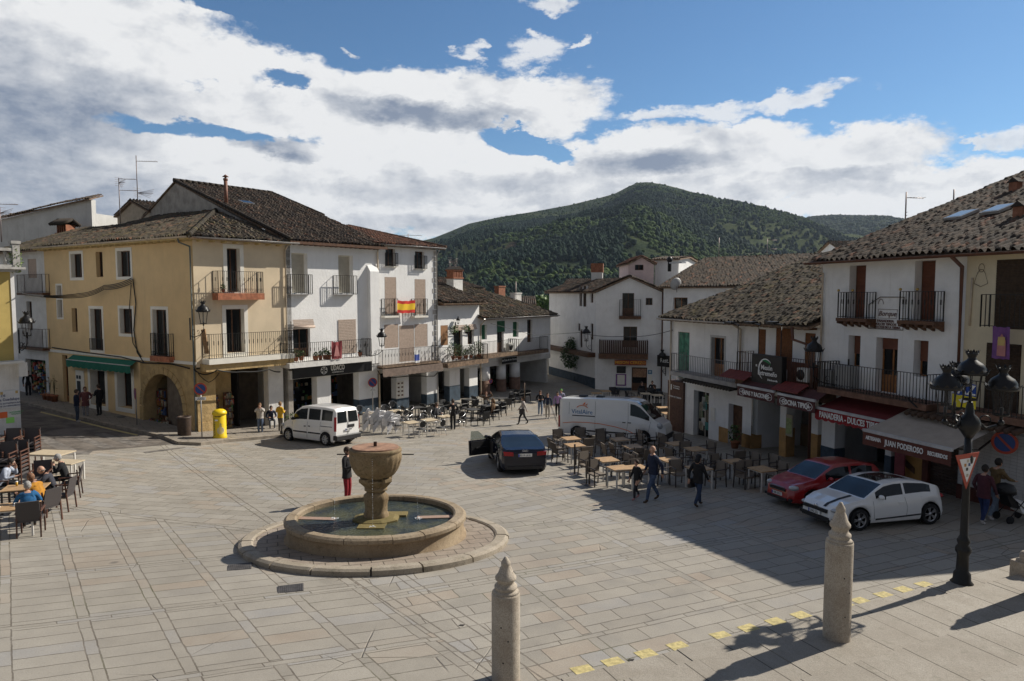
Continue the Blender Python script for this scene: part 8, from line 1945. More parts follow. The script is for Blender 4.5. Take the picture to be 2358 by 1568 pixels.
def chair(kind,wick,leg,sh=.44,bh=.86):
 t=thing('terrace_chair',(0,0,-50));w=.25
 if kind == 'arm':
  MB().mat(wick).bbox(-.22,.25,-w,w,sh-.05,sh,.015).build('seat',None,t)
  m=MB().mat(wick);m.prism([(-.20,-w,sh),(-.20,w,sh),(-.30,w*.97,bh),(-.30,-w*.97,bh)],(-.03,0,-.005));m.build('backrest',None,t)
  for sx,sy in ((1,1),(1,-1),(-1,1),(-1,-1)): MB().mat(leg).bar((.23 if sx > 0 else -.20,sy*w*.98,sh+(.2 if sx > 0 else .42)-(0 if sx > 0 else .0)),(.25 if sx > 0 else -.27,sy*w*.98,0),.032).build('leg',None,t)
  for sy in (1,-1): MB().mat(leg).bbox(-.27,.27,sy*w-.025,sy*w+.025,sh+.19,sh+.22,.01).build('armrest',None,t)
 elif kind == 'round':
  MB().mat(wick).lathe([(.22,sh-.03),(.225,sh),(0,sh+.01)],18).build('seat',None,t)
  m=MB().mat(wick);P=[(-.22-.04*(z-sh),y) for z in (sh,) for y in (0,)]
  pts=[(-.2,.17*math.cos(q),sh+.26+.17*math.sin(q)) for q in np.linspace(0,2*PI,17)[:-1]];m.prism([(x-(z-sh)*.2,y,z) for x,y,z in pts],(-.02,0,0));m.build('backrest',None,t)
  for sx,sy in ((1,1),(1,-1),(-1,1),(-1,-1)): MB().mat(leg).tube([(sx*.15,sy*.17,sh-.02),(sx*.26,sy*.24,0)],.013,6).build('leg',None,t)
  m=MB().mat(leg);m.tube([(.2,-.27,sh),(.22,-.28,sh+.2),(.05,-.29,sh+.23),(-.22,-.24,sh+.34),(-.30,-.1,sh+.46),(-.30,.1,sh+.46),(-.22,.24,sh+.34),(.05,.29,sh+.23),(.22,.28,sh+.2),(.2,.27,sh)],.014,6);m.build('tube_frame',None,t)
 elif kind == 'shell':
  MB().mat(wick).bbox(-.2,.24,-.22,.22,sh-.03,sh,.01).build('seat',None,t)
  m=MB().mat(wick)
  for k in range(6): a=-.75+k*.3;q=Vector((-.22-.05*math.cos(a*1.2),.27*math.sin(a*1.1),0));m.box(q.x-.012,q.x+.012,q.y-.03,q.y+.03,sh,bh-.02*abs(k-2.5))
  m.tube([(-.26+.1*abs(s_) ** 2,.26*s_,bh) for s_ in np.linspace(-1,1,9)],.018,6);m.build('backrest',None,t)
  for sy in (1,-1): m=MB().mat(wick);m.tube([(-.2,sy*.24,bh-.12),(.0,sy*.29,sh+.24),(.24,sy*.28,sh+.2),(.3,sy*.27,sh-.02)],.022,6);m.build('armrest',None,t)
  for sx,sy in ((1,1),(1,-1),(-1,1),(-1,-1)): MB().mat(wick).prism([(sx*.2-.03,sy*.22,sh-.02),(sx*.2+.03,sy*.22,sh-.02),(sx*.27+.015,sy*.27,0),(sx*.27-.015,sy*.27,0)],(0,.02,0)).build('leg',None,t)
 return t
def table(top,leg,w=.7,d=.7,h=.735,four=True):
 t=thing('terrace_table',(0,0,-50));MB().mat(top).bbox(-w/2,w/2,-d/2,d/2,h-.03,h,.006).build('tabletop',None,t);MB().mat(leg).box(-w/2+.04,w/2-.04,-d/2+.04,d/2-.04,h-.07,h-.031).build('apron',None,t)
 for sx in (1,-1):
  for sy in (1,-1): MB().mat(leg).box(sx*(w/2-.045)-.022,sx*(w/2-.045)+.022,sy*(d/2-.045)-.022,sy*(d/2-.045)+.022,0,h-.071).build('leg',None,t)
 return t
CHT=chair('arm',TAUPE,LEGB);CHD=chair('arm',DWICK,LEGR,.44,.92);CHB=chair('arm',BWICK,BLACKP,.44,.84);CHS=chair('round',BWICK,ALU);CHW=chair('shell',PLW,PLW)
TBT=table(TOPW,LEGW);TBB=table(TOPB,LEGW);TBD=table(TOPD,BLACKP);TBL=table(TOPB,LEGW,1.25,.72)
PROTO=[CHT,CHD,CHB,CHS,CHW,TBT,TBB,TBD,TBL]
CHILD={}
for o in bpy.data.objects:
 if o.parent: CHILD.setdefault(o.parent.name,[]).append(o)
def copy_tree(root,loc,rz,label=None,group=None,cat=None,scale=None):
 def rec(o,par):
  c=o.copy();COL.objects.link(c);c.parent=par
  for k in CHILD.get(o.name,[]): rec(k,c)
  return c
 r=rec(root,None);r.location=loc;r.rotation_euler=(0,0,rz)
 if scale: r.scale=(scale,)*3
 return tag(r,label,cat,group)
def ordw(i): return ['first','second','third','fourth','fifth','sixth','seventh','eighth','ninth','tenth','eleventh','twelfth','thirteenth','fourteenth','fifteenth','sixteenth','seventeenth','eighteenth','nineteenth','twentieth'][i]
def rows(items,what,where):
 """labels by depth row and place in the row, so that each names one thing. items: (u, v)"""
 idx=sorted(range(len(items)),key=lambda i: -items[i][1]);n=len(idx);per=max(1,round(math.sqrt(n*1.2)));out=[None]*n;rn=['one','two','three','four','five','six','seven','eight']
 R_=[idx[i:i+per] for i in range(0,n,per)]
 for r,g in enumerate(R_):
  g.sort(key=lambda i: items[i][0])
  for k,i in enumerate(g): out[i]='%s, %s from left, row %s %s' % (what,ordw(k),rn[min(r,7)],where)
 return out
def put_set(tabs,chairs,conv,tb,ch,tl,cl,where,tg,cg,rz=.6,tilt=0):
 T=[];tp=[conv(*t[:2]) for t in tabs];L=rows(tp,tl,where)
 for i,((u,v),tt) in enumerate(zip(tp,tabs)):
  w=G(u,v,.735);w.z -= .735;pr=tt[2] if len(tt) > 2 else tb;copy_tree(pr,w,rz+random.uniform(-.06,.06),L[i],tg,'table');T.append(w)
 cp_=[conv(*c[:2]) for c in chairs];L=rows(cp_,cl,where)
 for i,((u,v),cc) in enumerate(zip(cp_,chairs)):
  w=G(u,v,.44);w.z -= .44;q=min(T,key=lambda t: (t-w).length) if T else w+Vector((0,1,0));a=math.atan2(q.y-w.y,q.x-w.x)
  d=(w-q).to_2d()
  if d.length < .58 and d.length > .01: d=d.normalized()*.62;w=Vector((q.x+d.x,q.y+d.y,0));w.z=ground(w.x,w.y)
  a=rz+round((a-rz)/(PI/2))*PI/2+random.uniform(-.18,.18);copy_tree(cc[2] if len(cc) > 2 else ch,w,a,L[i],cg,'chair')
cA=lambda x,y: (1237.8+x/3.9008,863.6+y/3.9008)
tA=[(300,565),(335,625),(740,572),(860,640),(1250,612),(1420,660),(625,755),(1190,755),(740,832),(890,828),(1450,830),(1780,772),(2020,840)]
hA=[(200,575),(165,650),(222,690),(400,560),(440,640),(420,720),(450,800),(530,880),(690,820),(810,800),(590,620),(650,700),(760,620),(865,575),(885,720),(965,740),(880,620),(1060,610),(1160,650),(1290,620),(1350,700),(1230,740),(1370,800),(1520,690),(1270,880),(1100,870),(900,890),(1500,830),(1600,890),(1690,830),(1780,760),(1910,800),(1960,900),(2080,820),(2150,890),(1860,900),(780,700),(590,570)]
put_set(tA,hA,cA,TBT,CHT,'wood-topped table','taupe wicker armchair','before the white van','wood-topped tables of the right-hand terrace','taupe wicker chairs of the right-hand terrace',rz=.35)
cB=lambda x,y: (806+x/4.551,852+y/4.551)
put_set([(215,445),(210,492),(485,424),(640,545),(830,518),(1000,482)],[(380,450),(490,490),(460,410),(610,455),(500,575),(590,530),(705,610),(745,505),(795,555),(905,510),(945,600),(990,470),(560,490),(1150,520),(330,470),(120,460)],cB,TBB,CHS,'beige-topped table','aluminium tube chair with black seat','beside the family van','beige tables before the arcade','aluminium chairs before the arcade',rz=.7)
put_set([(895,357),(700,387),(1085,342),(1240,306),(1280,407),(1410,372),(1560,337),(1570,291),(1490,291)],[(840,430),(790,410),(1150,385),(1230,370),(1205,500),(1330,450),(1430,440),(1475,380),(1580,410),(1640,355),(1670,325),(1400,500),(1290,370),(1500,450),(640,440),(740,440),(1720,262),(1780,275),(1840,268),(1010,380),(960,400),(1330,330)],cB,TBD,CHB,'charcoal table','black wicker chair','along the arcade','charcoal tables along the arcade','black chairs along the arcade',rz=.75)
cC=lambda x,y: (1151.4+x/4.952,662+y/4.952)
put_set([(1100,1200,TBT),(1205,1178,TBT),(1550,1252,TBT),(1860,1365,TBT),(1925,1430,TBT),(1660,1205),(1790,1222)],[(1310,1210),(1290,1200),(1480,1240),(1620,1215),(1730,1205),(1820,1260),(1600,1290),(1800,1400),(1840,1440),(1740,1250)],cC,TBB,CHB,'small table','dark wicker chair','before the inn','tables in front of the inn','dark chairs in front of the inn',rz=.1)
for i,(x,y,n) in enumerate(((185,640,6),(275,650,7),(405,665,6))):
 w=G(*cB(x,y));
 for k in range(n):
  a=.3+i*.25;copy_tree(CHW,w+Vector((math.cos(a)*.055*k,math.sin(a)*.055*k,.068*k)),a,'white plastic chair, %s from the bottom of the %s stack behind the family van' % (ordw(k),('left','middle','right')[i]),'stacked white plastic chairs','chair')
cD=lambda x,y: (x/4.541,921+y/4.541)
def cup(w,lb):
 t=thing('coffee_cup',w,0,lb,'cup','cups on the terrace tables');MB().mat(WHITEP).lathe([(.07,0),(.075,.012),(.03,.012)],14).build('saucer',None,t);MB().mat(WHITEP).lathe([(.02,.012),(.035,.04),(.042,.07),(.038,.07),(.03,.03),(0,.025)],14).build('bowl',None,t)
L1=G(*cD(110,1112),.735);L1.z -= .735;L2=G(*cD(270,905),.735);L2.z -= .735
TBO=table(TOPW,LEGB,1.1,.72);TBO2=table(TOPW,LEGW,1.2,.75);PROTO += [TBO,TBO2]
for o in bpy.data.objects:
 if o.parent in (TBO,TBO2): CHILD.setdefault(o.parent.name,[]).append(o)
copy_tree(TBO2,L1,.35,'wood-topped table nearest the viewer at the left edge','wooden tables of the left terrace','table');copy_tree(TBO,L2,.35,'wood-topped table with drinks behind the nearest one at the left edge','wooden tables of the left terrace','table')
for (x,y,lb) in ((535,545,'long beige-topped table of bare white legs, left of the two spare ones'),(660,625,'lower spare beige-topped table in front of the longer one')):
 w=G(*cD(x,y),.80 if y < 600 else .735);w.z -= .80 if y < 600 else .735;copy_tree(TBL,w,-.12,lb,'spare beige tables of the left terrace','table',scale=1.08 if y < 600 else .92)
w=G(*cD(620,800),.42);w.z -= .42;copy_tree(TBB,w,-.1,'low stack of spare beige boards under the lower spare table',None,'table',scale=.57)
def lchair(x,y,a,lb,dz=0): w=G(*cD(x,y));w.z += dz;copy_tree(CHD,w,R(a),lb,'dark wicker armchairs of the left terrace','chair',scale=1.06)
lchair(330,1410,115,'dark wicker armchair with its back to the viewer, nearest at the left edge');lchair(480,1270,165,'dark wicker armchair pulled up beside the man in the orange coat');lchair(650,1150,190,'dark wicker armchair of the bald man in the dark jumper');lchair(745,1010,205,'dark wicker armchair of the grey-haired man in the black jacket');lchair(430,960,-70,'empty dark wicker armchair behind the drinks table');lchair(20,1060,20,'dark wicker armchair of the person cut off by the left edge')
for i,(x,y,a,n) in enumerate(((115,690,-80,4),(320,680,-75,4),(60,930,-80,5),(180,900,-80,5))):
 for k in range(n): lchair(x,y,a,'dark wicker armchair, %s from the bottom of the %s' % (ordw(k),('back left stack at the plaque house','back right stack at the plaque house','front left stack beside the spare tables','front right stack beside the spare tables')[i]),dz=.13*k)
for (dx,dy,lb) in ((.1,.05,'white coffee cup on the nearest table'),(-.28,-.1,'white cup and saucer left of the other on the nearest table')): cup((L1.x+dx,L1.y+dy,L1.z+.737),lb)
cup((L2.x+.2,L2.y-.1,L2.z+.737),'white cup on the drinks table')
t=thing('beer_glass',(L2.x-.3,L2.y+.05,L2.z+.737),0,'glass of golden beer on the drinks table','glass');MB().mat(M('beer',(.55,.33,.03),.15,0)).lathe([(.026,0),(.034,.12),(0,.12)],12).build('beer',None,t);MB().mat(WHITEP).lathe([(.034,.12),(.034,.14),(0,.14)],12).build('foam',None,t)
for i,(x,y0,y1) in enumerate(((333,640,890),(465,790,985))):
 u,v=cA(x,y1);w=G(u,v);t=thing('barrier_post',w,.3,('slim dark post on a square foot, left of the two on the terrace','slim dark post on a square foot, right of the two on the terrace')[i],'post');MB().mat(LEGB).box(-.22,.22,-.22,.22,0,.02).build('foot',None,t);MB().mat(LEGB).box(-.025,.025,-.025,.025,.02,1.15).build('shaft',None,t)
s0,s1,z0,z1=fm.rect(1805,1817,955,1005,.2);t=thing('menu_totem',fm.world((s0+s1)/2,-.04,z0),math.atan2(RD.y,RD.x),'tall narrow menu board hung on the tavern pillar','menu board');h=.2;MB().mat(M('totem_frame',(.35,.3,.22),.6,.1,5)).bbox(-h,h,-.03,.02,0,z1-z0,.01).build('frame',None,t);MB().mat(M('menu_green',(.30,.36,.16),.6,.2,12)).box(-h+.04,h-.04,-.04,-.031,.1,z1-z0-.15).build('menu_sheet',None,t)
t=thing('menu_totem',fb.world(fb.S(2085,.2),-.15,.2),math.atan2(RD.y,RD.x),'dark red lettered column between the bakery shops','sign');MB().mat(M('maroon_panel',(.22,.05,.06),.7,.1,5)).bbox(-.2,.2,-.03,.03,0,1.5,.01).build('panel',None,t)
for k in range(7): textmesh('MENU DEL DIA'[k % 4:k % 4+5],.1,WHITEP,t,loc=(0,-.035,.25+k*.17),depth=.002) if False else None
for p in PROTO:
 for c in CHILD.get(p.name,[]): bpy.data.objects.remove(c)
 bpy.data.objects.remove(p)
# ------------------------------------------------------------ people
SKIN=M('skin',(.46,.27,.19),.6,.08,9)
def skin_mesh(name,J,E,R_,sub=1):
 me=bpy.data.meshes.new(name);me.from_pydata([tuple(p) for p in J],E,[]);o=bpy.data.objects.new('tmp',me);COL.objects.link(o)
 md=o.modifiers.new('s','SKIN');md.use_smooth_shade=True;sv=me.skin_vertices[0].data
 for i,r in enumerate(R_): sv[i].radius=r if isinstance(r,tuple) else (r,r)
 sv[0].use_root=True
 if sub: o.modifiers.new('u','SUBSURF').levels=sub
 out=bpy.data.meshes.new_from_object(o.evaluated_get(bpy.context.evaluated_depsgraph_get()));bpy.data.objects.remove(o);out.name=name;return out
def person(p,yaw,label,H=1.72,top=(.05,.05,.06),legs=(.03,.04,.08),shoe=(.05,.04,.04),hair=(.05,.03,.02),hairl=0,sit=False,stride=.0,lean=0.0,armL=None,armR=None,coat=0.0,bald=False,skirt=None,head=(0,0),bag=None,seat=.46,wide=1.0):
 """one continuous skinned body; faces +x. arm: (forward, out, up) of the hand from the shoulder in metres"""
 k=H/1.75;J=[];E=[];R_=[];Rg=[]
 def J_(x,y,z,r,par,reg):
  J.append(Vector((x,y,z))*1.0);R_.append(r);Rg.append(reg)
  if par is not None: E.append((par,len(J)-1))
  return len(J)-1
 hz=seat+.06 if sit else .93*k;hips=J_(0,0,hz,(.16*wide*k,.12*k),None,'l');L=math.sin(lean);C=math.cos(lean)
 def tor(d,y=0.0): return (L*d,y,hz+C*d)
 a=J_(*[v for v in tor(.12*k)],(.135*k*wide,.10*k),hips,'t');b=J_(*tor(.32*k),(.155*k*wide,.105*k),a,'t');c=J_(*tor(.49*k),(.12*k,.085*k),b,'t')
 nk=J_(*tor(.56*k),.052*k,c,'s');n2=J_(*tor(.60*k),.05*k,nk,'s')
 for sg,arm in ((1,armL),(-1,armR)):
  sh=Vector(tor(.47*k,sg*.19*k*wide));s=J_(*sh,.072*k,c,'t')
  d=Vector(arm) if arm else Vector((.05+(stride*.3*-sg),.06,-.56));d=Vector((d.x,sg*d.y,d.z))*k;hand=sh+d;dist=max(.05,d.length);ln=.56*k
  if dist > ln*.98: d=d.normalized()*ln*.98;hand=sh+d;dist=d.length
  mid=(sh+hand)/2;bend=math.sqrt(max(0,(ln/2) ** 2-(dist/2) ** 2));pv=Vector((-.5,sg*.6,-.7));pv=pv-d.normalized()*pv.dot(d.normalized());pv.normalize();el=mid+pv*bend
  e=J_(*el,.055*k,s,'t');w=J_(*(el.lerp(hand,.88)),.040*k,e,'t');fd=(hand-el).normalized();pl=J_(*(hand+fd*.03),(.038*k,.022*k),w,'s')
  side=fd.cross(Vector((0,0,1)));side=side.normalized() if side.length > .1 else Vector((0,1,0));dn=fd.cross(side).normalized()*(-1)
  for q,fl in ((-.027,.06),(-.009,.075),(.009,.08),(.027,.07)):
   a1=J_(*(hand+fd*.075+side*q),.0095,pl,'s');J_(*(hand+fd*(.075+fl*.8)+side*q*1.15+dn*fl*.35),.007,a1,'s')
  J_(*(hand+fd*.055+side*-.052),.010,pl,'s')
 for sg in (1,-1):
  if sit:
   h1=J_(.05,sg*.10*k,hz,.085*k*wide,hips,'l');kn=J_(.42*k,sg*.13*k,hz+.01,.062*k,h1,'l');an=J_(.44*k-.04,sg*.12*k,.10,.042*k,kn,'l')
   ft_=J_(.45*k,sg*.12*k,.045,(.042*k,.036*k),an,'f');J_(.62*k-.04,sg*.13*k,.035,(.036*k,.026*k),ft_,'f')
  else:
   st=stride*sg;h1=J_(.0,sg*.09*k,hz-.06,(.098*k*wide),hips,'l');fxp=st*.30*k;up=.06 if st < -.3 else 0;kn=J_(fxp*.5+.03+(.04 if st else 0),sg*.095*k,(.50*k),.072*k,h1,'l')
   an=J_(fxp,sg*.09*k,.10*k+up,.052*k,kn,'l');ft_=J_(fxp+.02,sg*.09*k,.045+up*.6,(.042*k,.036*k),an,'f');J_(fxp+.15*k,sg*.10*k,.035,(.036*k,.025*k),ft_,'f')
 me=skin_mesh('person_body',J,E,R_)
 mats={'s': SKIN,'t': M('cloth_%d_%d_%d' % tuple(int(c*999) for c in top),top,.9,.15,12),'l': M('cloth_%d_%d_%d' % tuple(int(c*999) for c in legs),legs,.9,.15,12),'f': M('cloth_%d_%d_%d' % tuple(int(c*999) for c in shoe),shoe,.8,.1,12)}
 Ja=np.array([tuple(j) for j in J]);ks=list('stlf');me.materials.clear()
 for q in ks: me.materials.append(mats[q])
 EA=[(Ja[i],Ja[j],Rg[j] if Rg[j] != 's' or Rg[i] == 's' else Rg[j]) for i,j in E]
 A=np.array([e[0] for e in EA]);B=np.array([e[1] for e in EA]);AB=B-A;LL=(AB ** 2).sum(1)+1e-9
 for f in me.polygons:
  c=np.array(f.center);tt=np.clip(((c-A)*AB).sum(1)/LL,0,1);d=((A+AB*tt[:,None]-c) ** 2).sum(1);f.material_index=ks.index(EA[int(d.argmin())][2]);f.use_smooth=True
 hd=Vector(tor(.70*k))+Vector((.025+.05*L,0,0));m=MB();hr=.105*k;m.T=Matrix.Translation(hd) @ Matrix.Rotation(head[0],4,'Z') @ Matrix.Rotation(head[1]+lean*.5,4,'Y');m.mat(SKIN)
 m.ball((0,0,.01),hr,16,12,(.92,.76,1.08));m.ball((.018,0,-.045*k),hr*.72,12,8,(.95,.82,.95));m.ball((.102*k,0,-.012),.019*k,8,6,(.9,.75,1.5))
 for sg in (1,-1): m.ball((-.0,sg*.083*k,-.01),.026*k,8,6,(.6,.4,1.2));m.mat(WHITEP).ball((.083*k,sg*.032*k,.012),.0125*k,8,6);m.mat(BLACKP).ball((.0925*k,sg*.032*k,.012),.006*k,6,5).mat(SKIN)
 m.mat(M('lips',(.35,.12,.10),.5,0)).ball((.088*k,0,-.056*k),.02*k,8,5,(.5,1.1,.3))
 bm=bmesh.new();bm.from_mesh(me);n0=len(me.materials)
 for q in m.mats: me.materials.append(q)
 vs=[bm.verts.new(v) for v in m.v]
 for fi,f in enumerate(m.f):
  try: nf=bm.faces.new([vs[i] for i in f]);nf.material_index=n0+m.mi[fi];nf.smooth=True
  except ValueError: pass
 bm.to_mesh(me);bm.free()
 o=bpy.data.objects.new('person',me);COL.objects.link(o);o.location=p;o.rotation_euler=(0,0,yaw);tag(o,label,'person')
 HM=M('hair_%d_%d_%d' % tuple(int(c*999) for c in hair),hair,.75,.3,30);m2=MB().mat(HM);m2.T=m.T
 if not bald:
  m2.ball((-.014,0,.022),hr*1.07,16,10,(.95,.82,1.07));q=m2.f[:];
  keep=[i for i,f in enumerate(m2.f) if not all((m2.T.inverted() @ Vector(m2.v[v])).x > .04*k and (m2.T.inverted() @ Vector(m2.v[v])).z < .055*k for v in f) and not all((m2.T.inverted() @ Vector(m2.v[v])).z < -.06 for v in f)]
  m2.f=[m2.f[i] for i in keep];m2.mi=[0]*len(keep);m2.sm=[True]*len(keep)
  if hairl: m2.tube([(-.05,0,.02),(-.085*k,0,-.08),(-.09*k,0,-.08-hairl)],[.075,.08,.05],10)
  if hairl < 0: m2.ball((-.11*k,0,.07),.045,8,6)
 else: m2.tube([(-.03,.08*k,-.02),(-.09*k,.04,-.02),(-.09*k,-.04,-.02),(-.03,-.08*k,-.02)],.018,6)
 m2.build('hair',None,o)
 if coat:
  m=MB().mat(mats['t']);z1=.49*k;prof=[(.49,.10),(.44,.175),(.3,.19),(.1,.178),(-.02,.185),(-.02-coat,.20)];n=16;vs=[];fs=[]
  for (d,r) in prof:
   for j in range(n): q=2*PI*j/n;x,y,z=tor(d*k if d > -.05 else 0);vs.append((x+r*k*.68*math.cos(q)*wide,r*k*math.sin(q)*wide,z-(0 if d > -.05 else coat*k)*(0 if sit else 1)))
  for i in range(len(prof)-1):
   for j in range(n): q=(j+1) % n;fs.append((i*n+j,(i+1)*n+j,(i+1)*n+q,i*n+q))
  m.add(vs,fs,True);m.build('jacket',None,o)
 if bag: m=MB().mat(M('bag_leather',(.03,.025,.025),.6,.1));m.bbox(bag[0]-.15,bag[0]+.15,bag[1]-.06,bag[1]+.06,bag[2]-.3,bag[2],.03);m.build('shoulder_bag',None,o)
 return o
def pg(u,v,dz=0): q=G(u,v);return Vector((q.x,q.y,q.z+dz))
BLK=(.014,.014,.016);JEAN=(.045,.07,.13);NAV=(.015,.022,.05);GRY=(.32,.31,.30);BRN=(.06,.035,.02);WHT_=(.55,.52,.5)
person(pg(1503,1154),R(200),'bald man in a dark quilted jacket and jeans walking with a child',1.78,NAV,(.06,.09,.16),BRN,bald=True,stride=.85,coat=.05,hair=GRY,armR=(.12,.10,-.5),armL=(-.15,.1,-.5),wide=1.05)
person(pg(1466,1150),R(205),'child in dark clothes and pink trainers walking beside the bald man',1.28,BLK,(.03,.03,.035),(.45,.2,.2),stride=.6,armL=(.05,.05,-.5),coat=.04)
person(pg(1606,1166),R(35),'woman in a black coat and jeans with a shoulder bag walking towards the tables',1.62,BLK,(.03,.05,.10),BRN,hair=(.012,.012,.014),hairl=.06,stride=.75,coat=.12,bag=(0,.24,.85))
person(pg(1205,977),R(180),'woman in a pale jumper and black trousers striding across the square',1.62,(.42,.38,.36),BLK,BLK,hair=(.08,.05,.03),hairl=-1,stride=.95,bag=(.1,.22,.95))
person(pg(1244,957),R(-85),'girl with long brown hair, black top and light jeans walking down the lane',1.62,BLK,(.16,.22,.32),WHT_,hair=(.06,.03,.018),hairl=.2,stride=.3,armL=(.25,-.05,-.25),armR=(.25,-.05,-.25))
person(pg(1261,964),R(-88),'girl with long hair, navy top and beige trousers, middle of the three friends',1.60,NAV,(.36,.33,.28),WHT_,hair=(.05,.03,.02),hairl=.2,stride=.3)
person(pg(1284,961),R(-95),'person in a lilac top and black trousers partly behind the white van',1.62,(.40,.26,.48),BLK,BLK,hair=(.05,.04,.03),hairl=.1,stride=.4)
person(pg(1292,952),R(-90),'person with bright green hood behind the one in lilac',1.6,(.30,.30,.42),(.2,.2,.2),BLK,hair=(.16,.45,.08),stride=.2)
person(pg(800,1158),R(-15),'person in dark jacket and red trousers standing behind the fountain',1.78,BLK,(.22,.012,.02),BLK,coat=.12,armL=(.28,-.08,-.2),armR=(.28,-.08,-.2))
kz=.13
person(pg(178,972),R(20),'person in a dark and white jacket and jeans in front of the shop window',1.72,NAV,(.06,.08,.12),WHT_,coat=.05,armR=(.2,-.05,-.3))
person(pg(198,962),R(-60),'woman in a maroon striped coat beside the green awning shop',1.70,(.16,.06,.06),(.28,.28,.30),BRN,hair=(.12,.06,.03),hairl=.06,coat=.25,armL=(.15,0,-.35))
person(pg(230,962,kz),R(165),'person all in black standing by the right shop window',1.72,BLK,BLK,BLK,coat=.2,armL=(.22,.0,-.2))
person(pg(66,915),R(-50),'dark figure standing in the doorway of the souvenir street shop',1.7,BLK,BLK,BLK)
person(pg(600,1001,.05),R(-75),'woman in a white fleece raising her hands to her face near the family van',1.60,(.50,.46,.42),(.12,.16,.24),WHT_,hair=(.2,.11,.05),coat=.04,armL=(.22,-.12,.12),armR=(.22,-.12,.12))
person(pg(624,990,.05),R(-60),'seated person in navy between the white fleece and the yellow jacket',1.66,NAV,(.10,.11,.13),WHT_,sit=True,armL=(.28,-.05,-.28),armR=(.28,-.05,-.28),lean=.2)
person(pg(646,998,.05),R(60),'woman in a mustard yellow jacket with her back turned by the family van',1.62,(.58,.34,.02),(.10,.09,.08),BRN,hair=(.28,.16,.07),coat=.08,armL=(.2,-.05,-.2),armR=(.2,-.05,-.2))
def sitp(x,y,*a,conv=cB,**k): w=G(*conv(x,y),.44);w.z -= .44;return person(w,*a,sit=True,**k)
sitp(905,500,R(-20),'seated man in a grey jacket on the aluminium chairs',1.72,(.06,.06,.065),BLK,hair=(.10,.07,.05),armL=(.25,0,-.3),coat=.01)
w=G(*cB(1080,628));person(w,R(100),'waiter in black standing among the terrace tables',1.70,BLK,BLK,BLK,armL=(.3,-.02,-.22),armR=(.28,0,-.25))
sitp(1425,370,R(-80),'person in a brown jacket with both hands behind the head',1.72,(.14,.09,.055),JEAN,hair=(.25,.12,.08),armL=(.02,.14,.28),armR=(.02,.14,.28),coat=.01)
sitp(1500,445,R(165),'person with long brown hair and fur coat sitting with back turned',1.66,(.15,.09,.05),BLK,hair=(.16,.09,.04),hairl=.2,coat=.01,wide=1.15)
for i,(x,y,a) in enumerate(((1615,1205,-70),(1735,1195,-100),(1765,1250,170))): sitp(x,y,R(a),('dark seated figure by the left of the inn door','dark seated figure right of the inn door','dark seated figure with back turned before the inn')[i],1.7,BLK,BLK,BLK,conv=cC)
cE=lambda x,y: (x/4.541,921+y/4.541)
def sitl(x,y,*a,**k): w=G(*cE(x,y));return person(w,*a,sit=True,seat=.48,**k)
sitl(310,1375,R(125),'grey-haired person in a bright blue jacket sitting at the nearest table',1.68,(.015,.10,.24),BLK,BRN,hair=(.30,.29,.28),lean=.22,armL=(.35,.05,-.25),armR=(.35,0,-.25),coat=.01)
sitl(450,1235,R(175),'person in an orange-brown quilted coat leaning over the nearest table',1.70,(.42,.19,.02),BLK,BRN,hair=(.22,.11,.06),lean=.42,armL=(.38,-.02,-.22),armR=(.38,0,-.22),coat=.01,wide=1.12)
sitl(600,1115,R(195),'bald man in a dark grey jumper leaning on the drinks table',1.74,(.04,.042,.055),BLK,BRN,bald=True,hair=(.2,.18,.16),lean=.5,armL=(.4,-.02,-.15),armR=(.4,0,-.15),wide=1.08)
sitl(700,985,R(210),'grey-haired man in a black leather jacket holding a hand to his mouth',1.74,BLK,BLK,BLK,hair=(.35,.34,.33),lean=.25,armL=(.2,-.12,.02),armR=(.3,0,-.3),coat=.01)
sitl(30,1050,R(15),'dark-haired person in a pale blue jacket cut off by the left edge',1.68,(.38,.42,.50),BLK,BLK,hair=(.02,.015,.012),lean=.35,armL=(.2,-.1,.02),armR=(.3,0,-.2),coat=.01)
person(pg(2262,1206),R(25),'woman in a maroon and dark top and jeans beside the man pushing the pushchair',1.66,(.07,.02,.03),(.02,.035,.11),WHT_,hair=(.02,.015,.012),stride=.6,armL=(.12,.05,-.5),coat=.14)
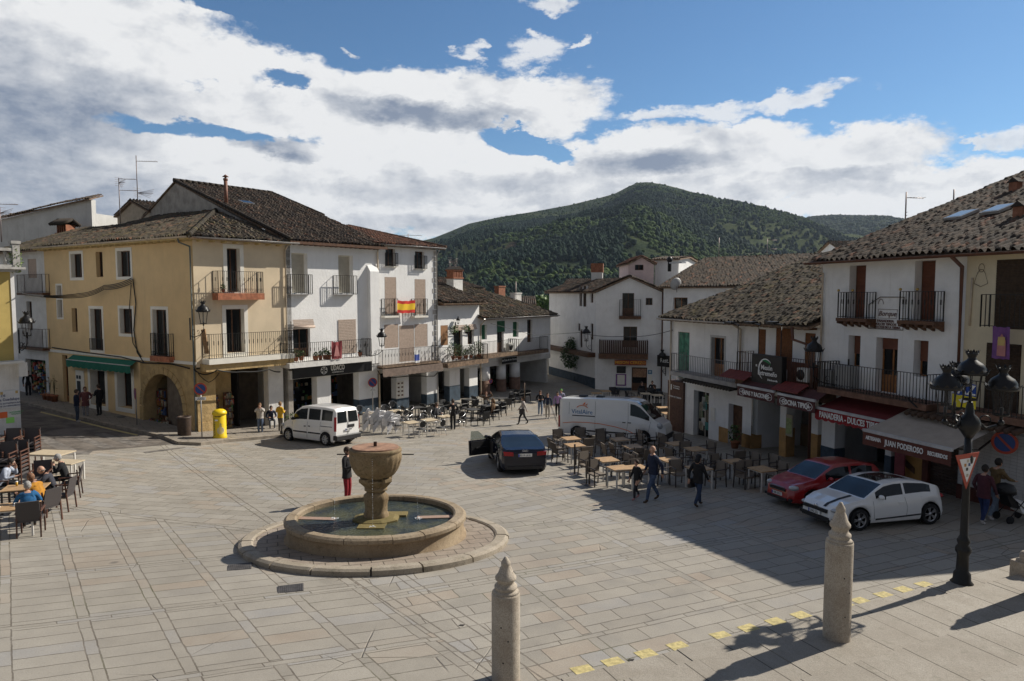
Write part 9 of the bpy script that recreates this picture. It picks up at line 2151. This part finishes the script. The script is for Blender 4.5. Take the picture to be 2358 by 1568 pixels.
person(pg(2286,1196),R(10),'man in an olive brown jacket pushing a pushchair at the right edge',1.76,(.13,.085,.035),(.16,.2,.26),WHT_,hair=(.015,.012,.01),stride=.7,armL=(.45,-.05,-.28),armR=(.45,-.05,-.28),lean=.12)
w=G(2335,1200);t=thing('pushchair',w,R(5),'black pushchair with a white blanket at the right edge','pushchair');m=MB().mat(LIR)
m.tube([(-.62,0,1.02),(-.5,-.2,.95),(.3,-.22,.25)],.014,6);m.tube([(-.62,0,1.02),(-.5,.2,.95),(.3,.22,.25)],.014,6);m.tube([(-.3,-.22,.2),(.2,-.2,.75)],.014,6);m.tube([(-.3,.22,.2),(.2,.2,.75)],.014,6);m.build('frame',None,t)
m=MB().mat(BLACKP);m.prism([(-.25,-.19,.45),(.15,-.19,.4),(.2,-.19,.55),(-.15,-.19,.62),(-.4,-.19,.98),(-.48,-.19,.95)],(0,.38,0));m.build('seat',None,t)
m=MB().mat(BLACKP);m.T=Matrix.Translation((-.32,0,.82));m.lathe([(.28,0),(.27,.12),(.2,.24),(.0,.3)],14);m.build('hood',None,t);m=MB().mat(WHITEP);m.prism([(-.1,-.2,.62),(.2,-.2,.58),(.24,-.2,.2),(.05,-.21,.3)],(0,.4,0));m.build('blanket',None,t)
for x in (-.33,.33):
 for y in (-.24,.24): o=MB().mat(TYRE).lathe([(.09,-.02),(.11,-.015),(.11,.015),(.09,.02)],18).build('wheel',None,t);o.data.transform(Matrix.Translation((x,y,.11)) @ Matrix.Rotation(PI/2,4,'X'))
# ------------------------------------------------------------ air
hz=bpy.data.materials.new('haze_air');hz.use_nodes=True;ht=NT(hz.node_tree);ht.n.clear();o_=ht.node('ShaderNodeOutputMaterial');pv=ht.node('ShaderNodeVolumePrincipled')
pv.inputs['Color'].default_value=(.62,.75,.95,1);pv.inputs['Density'].default_value=.000048;pv.inputs['Anisotropy'].default_value=.2;ht.l.new(pv.outputs[0],o_.inputs['Volume'])
ho=MB().box(-4200,4200,-420,5200,-120,620).build('haze',hz);tag(ho,kind='stuff')
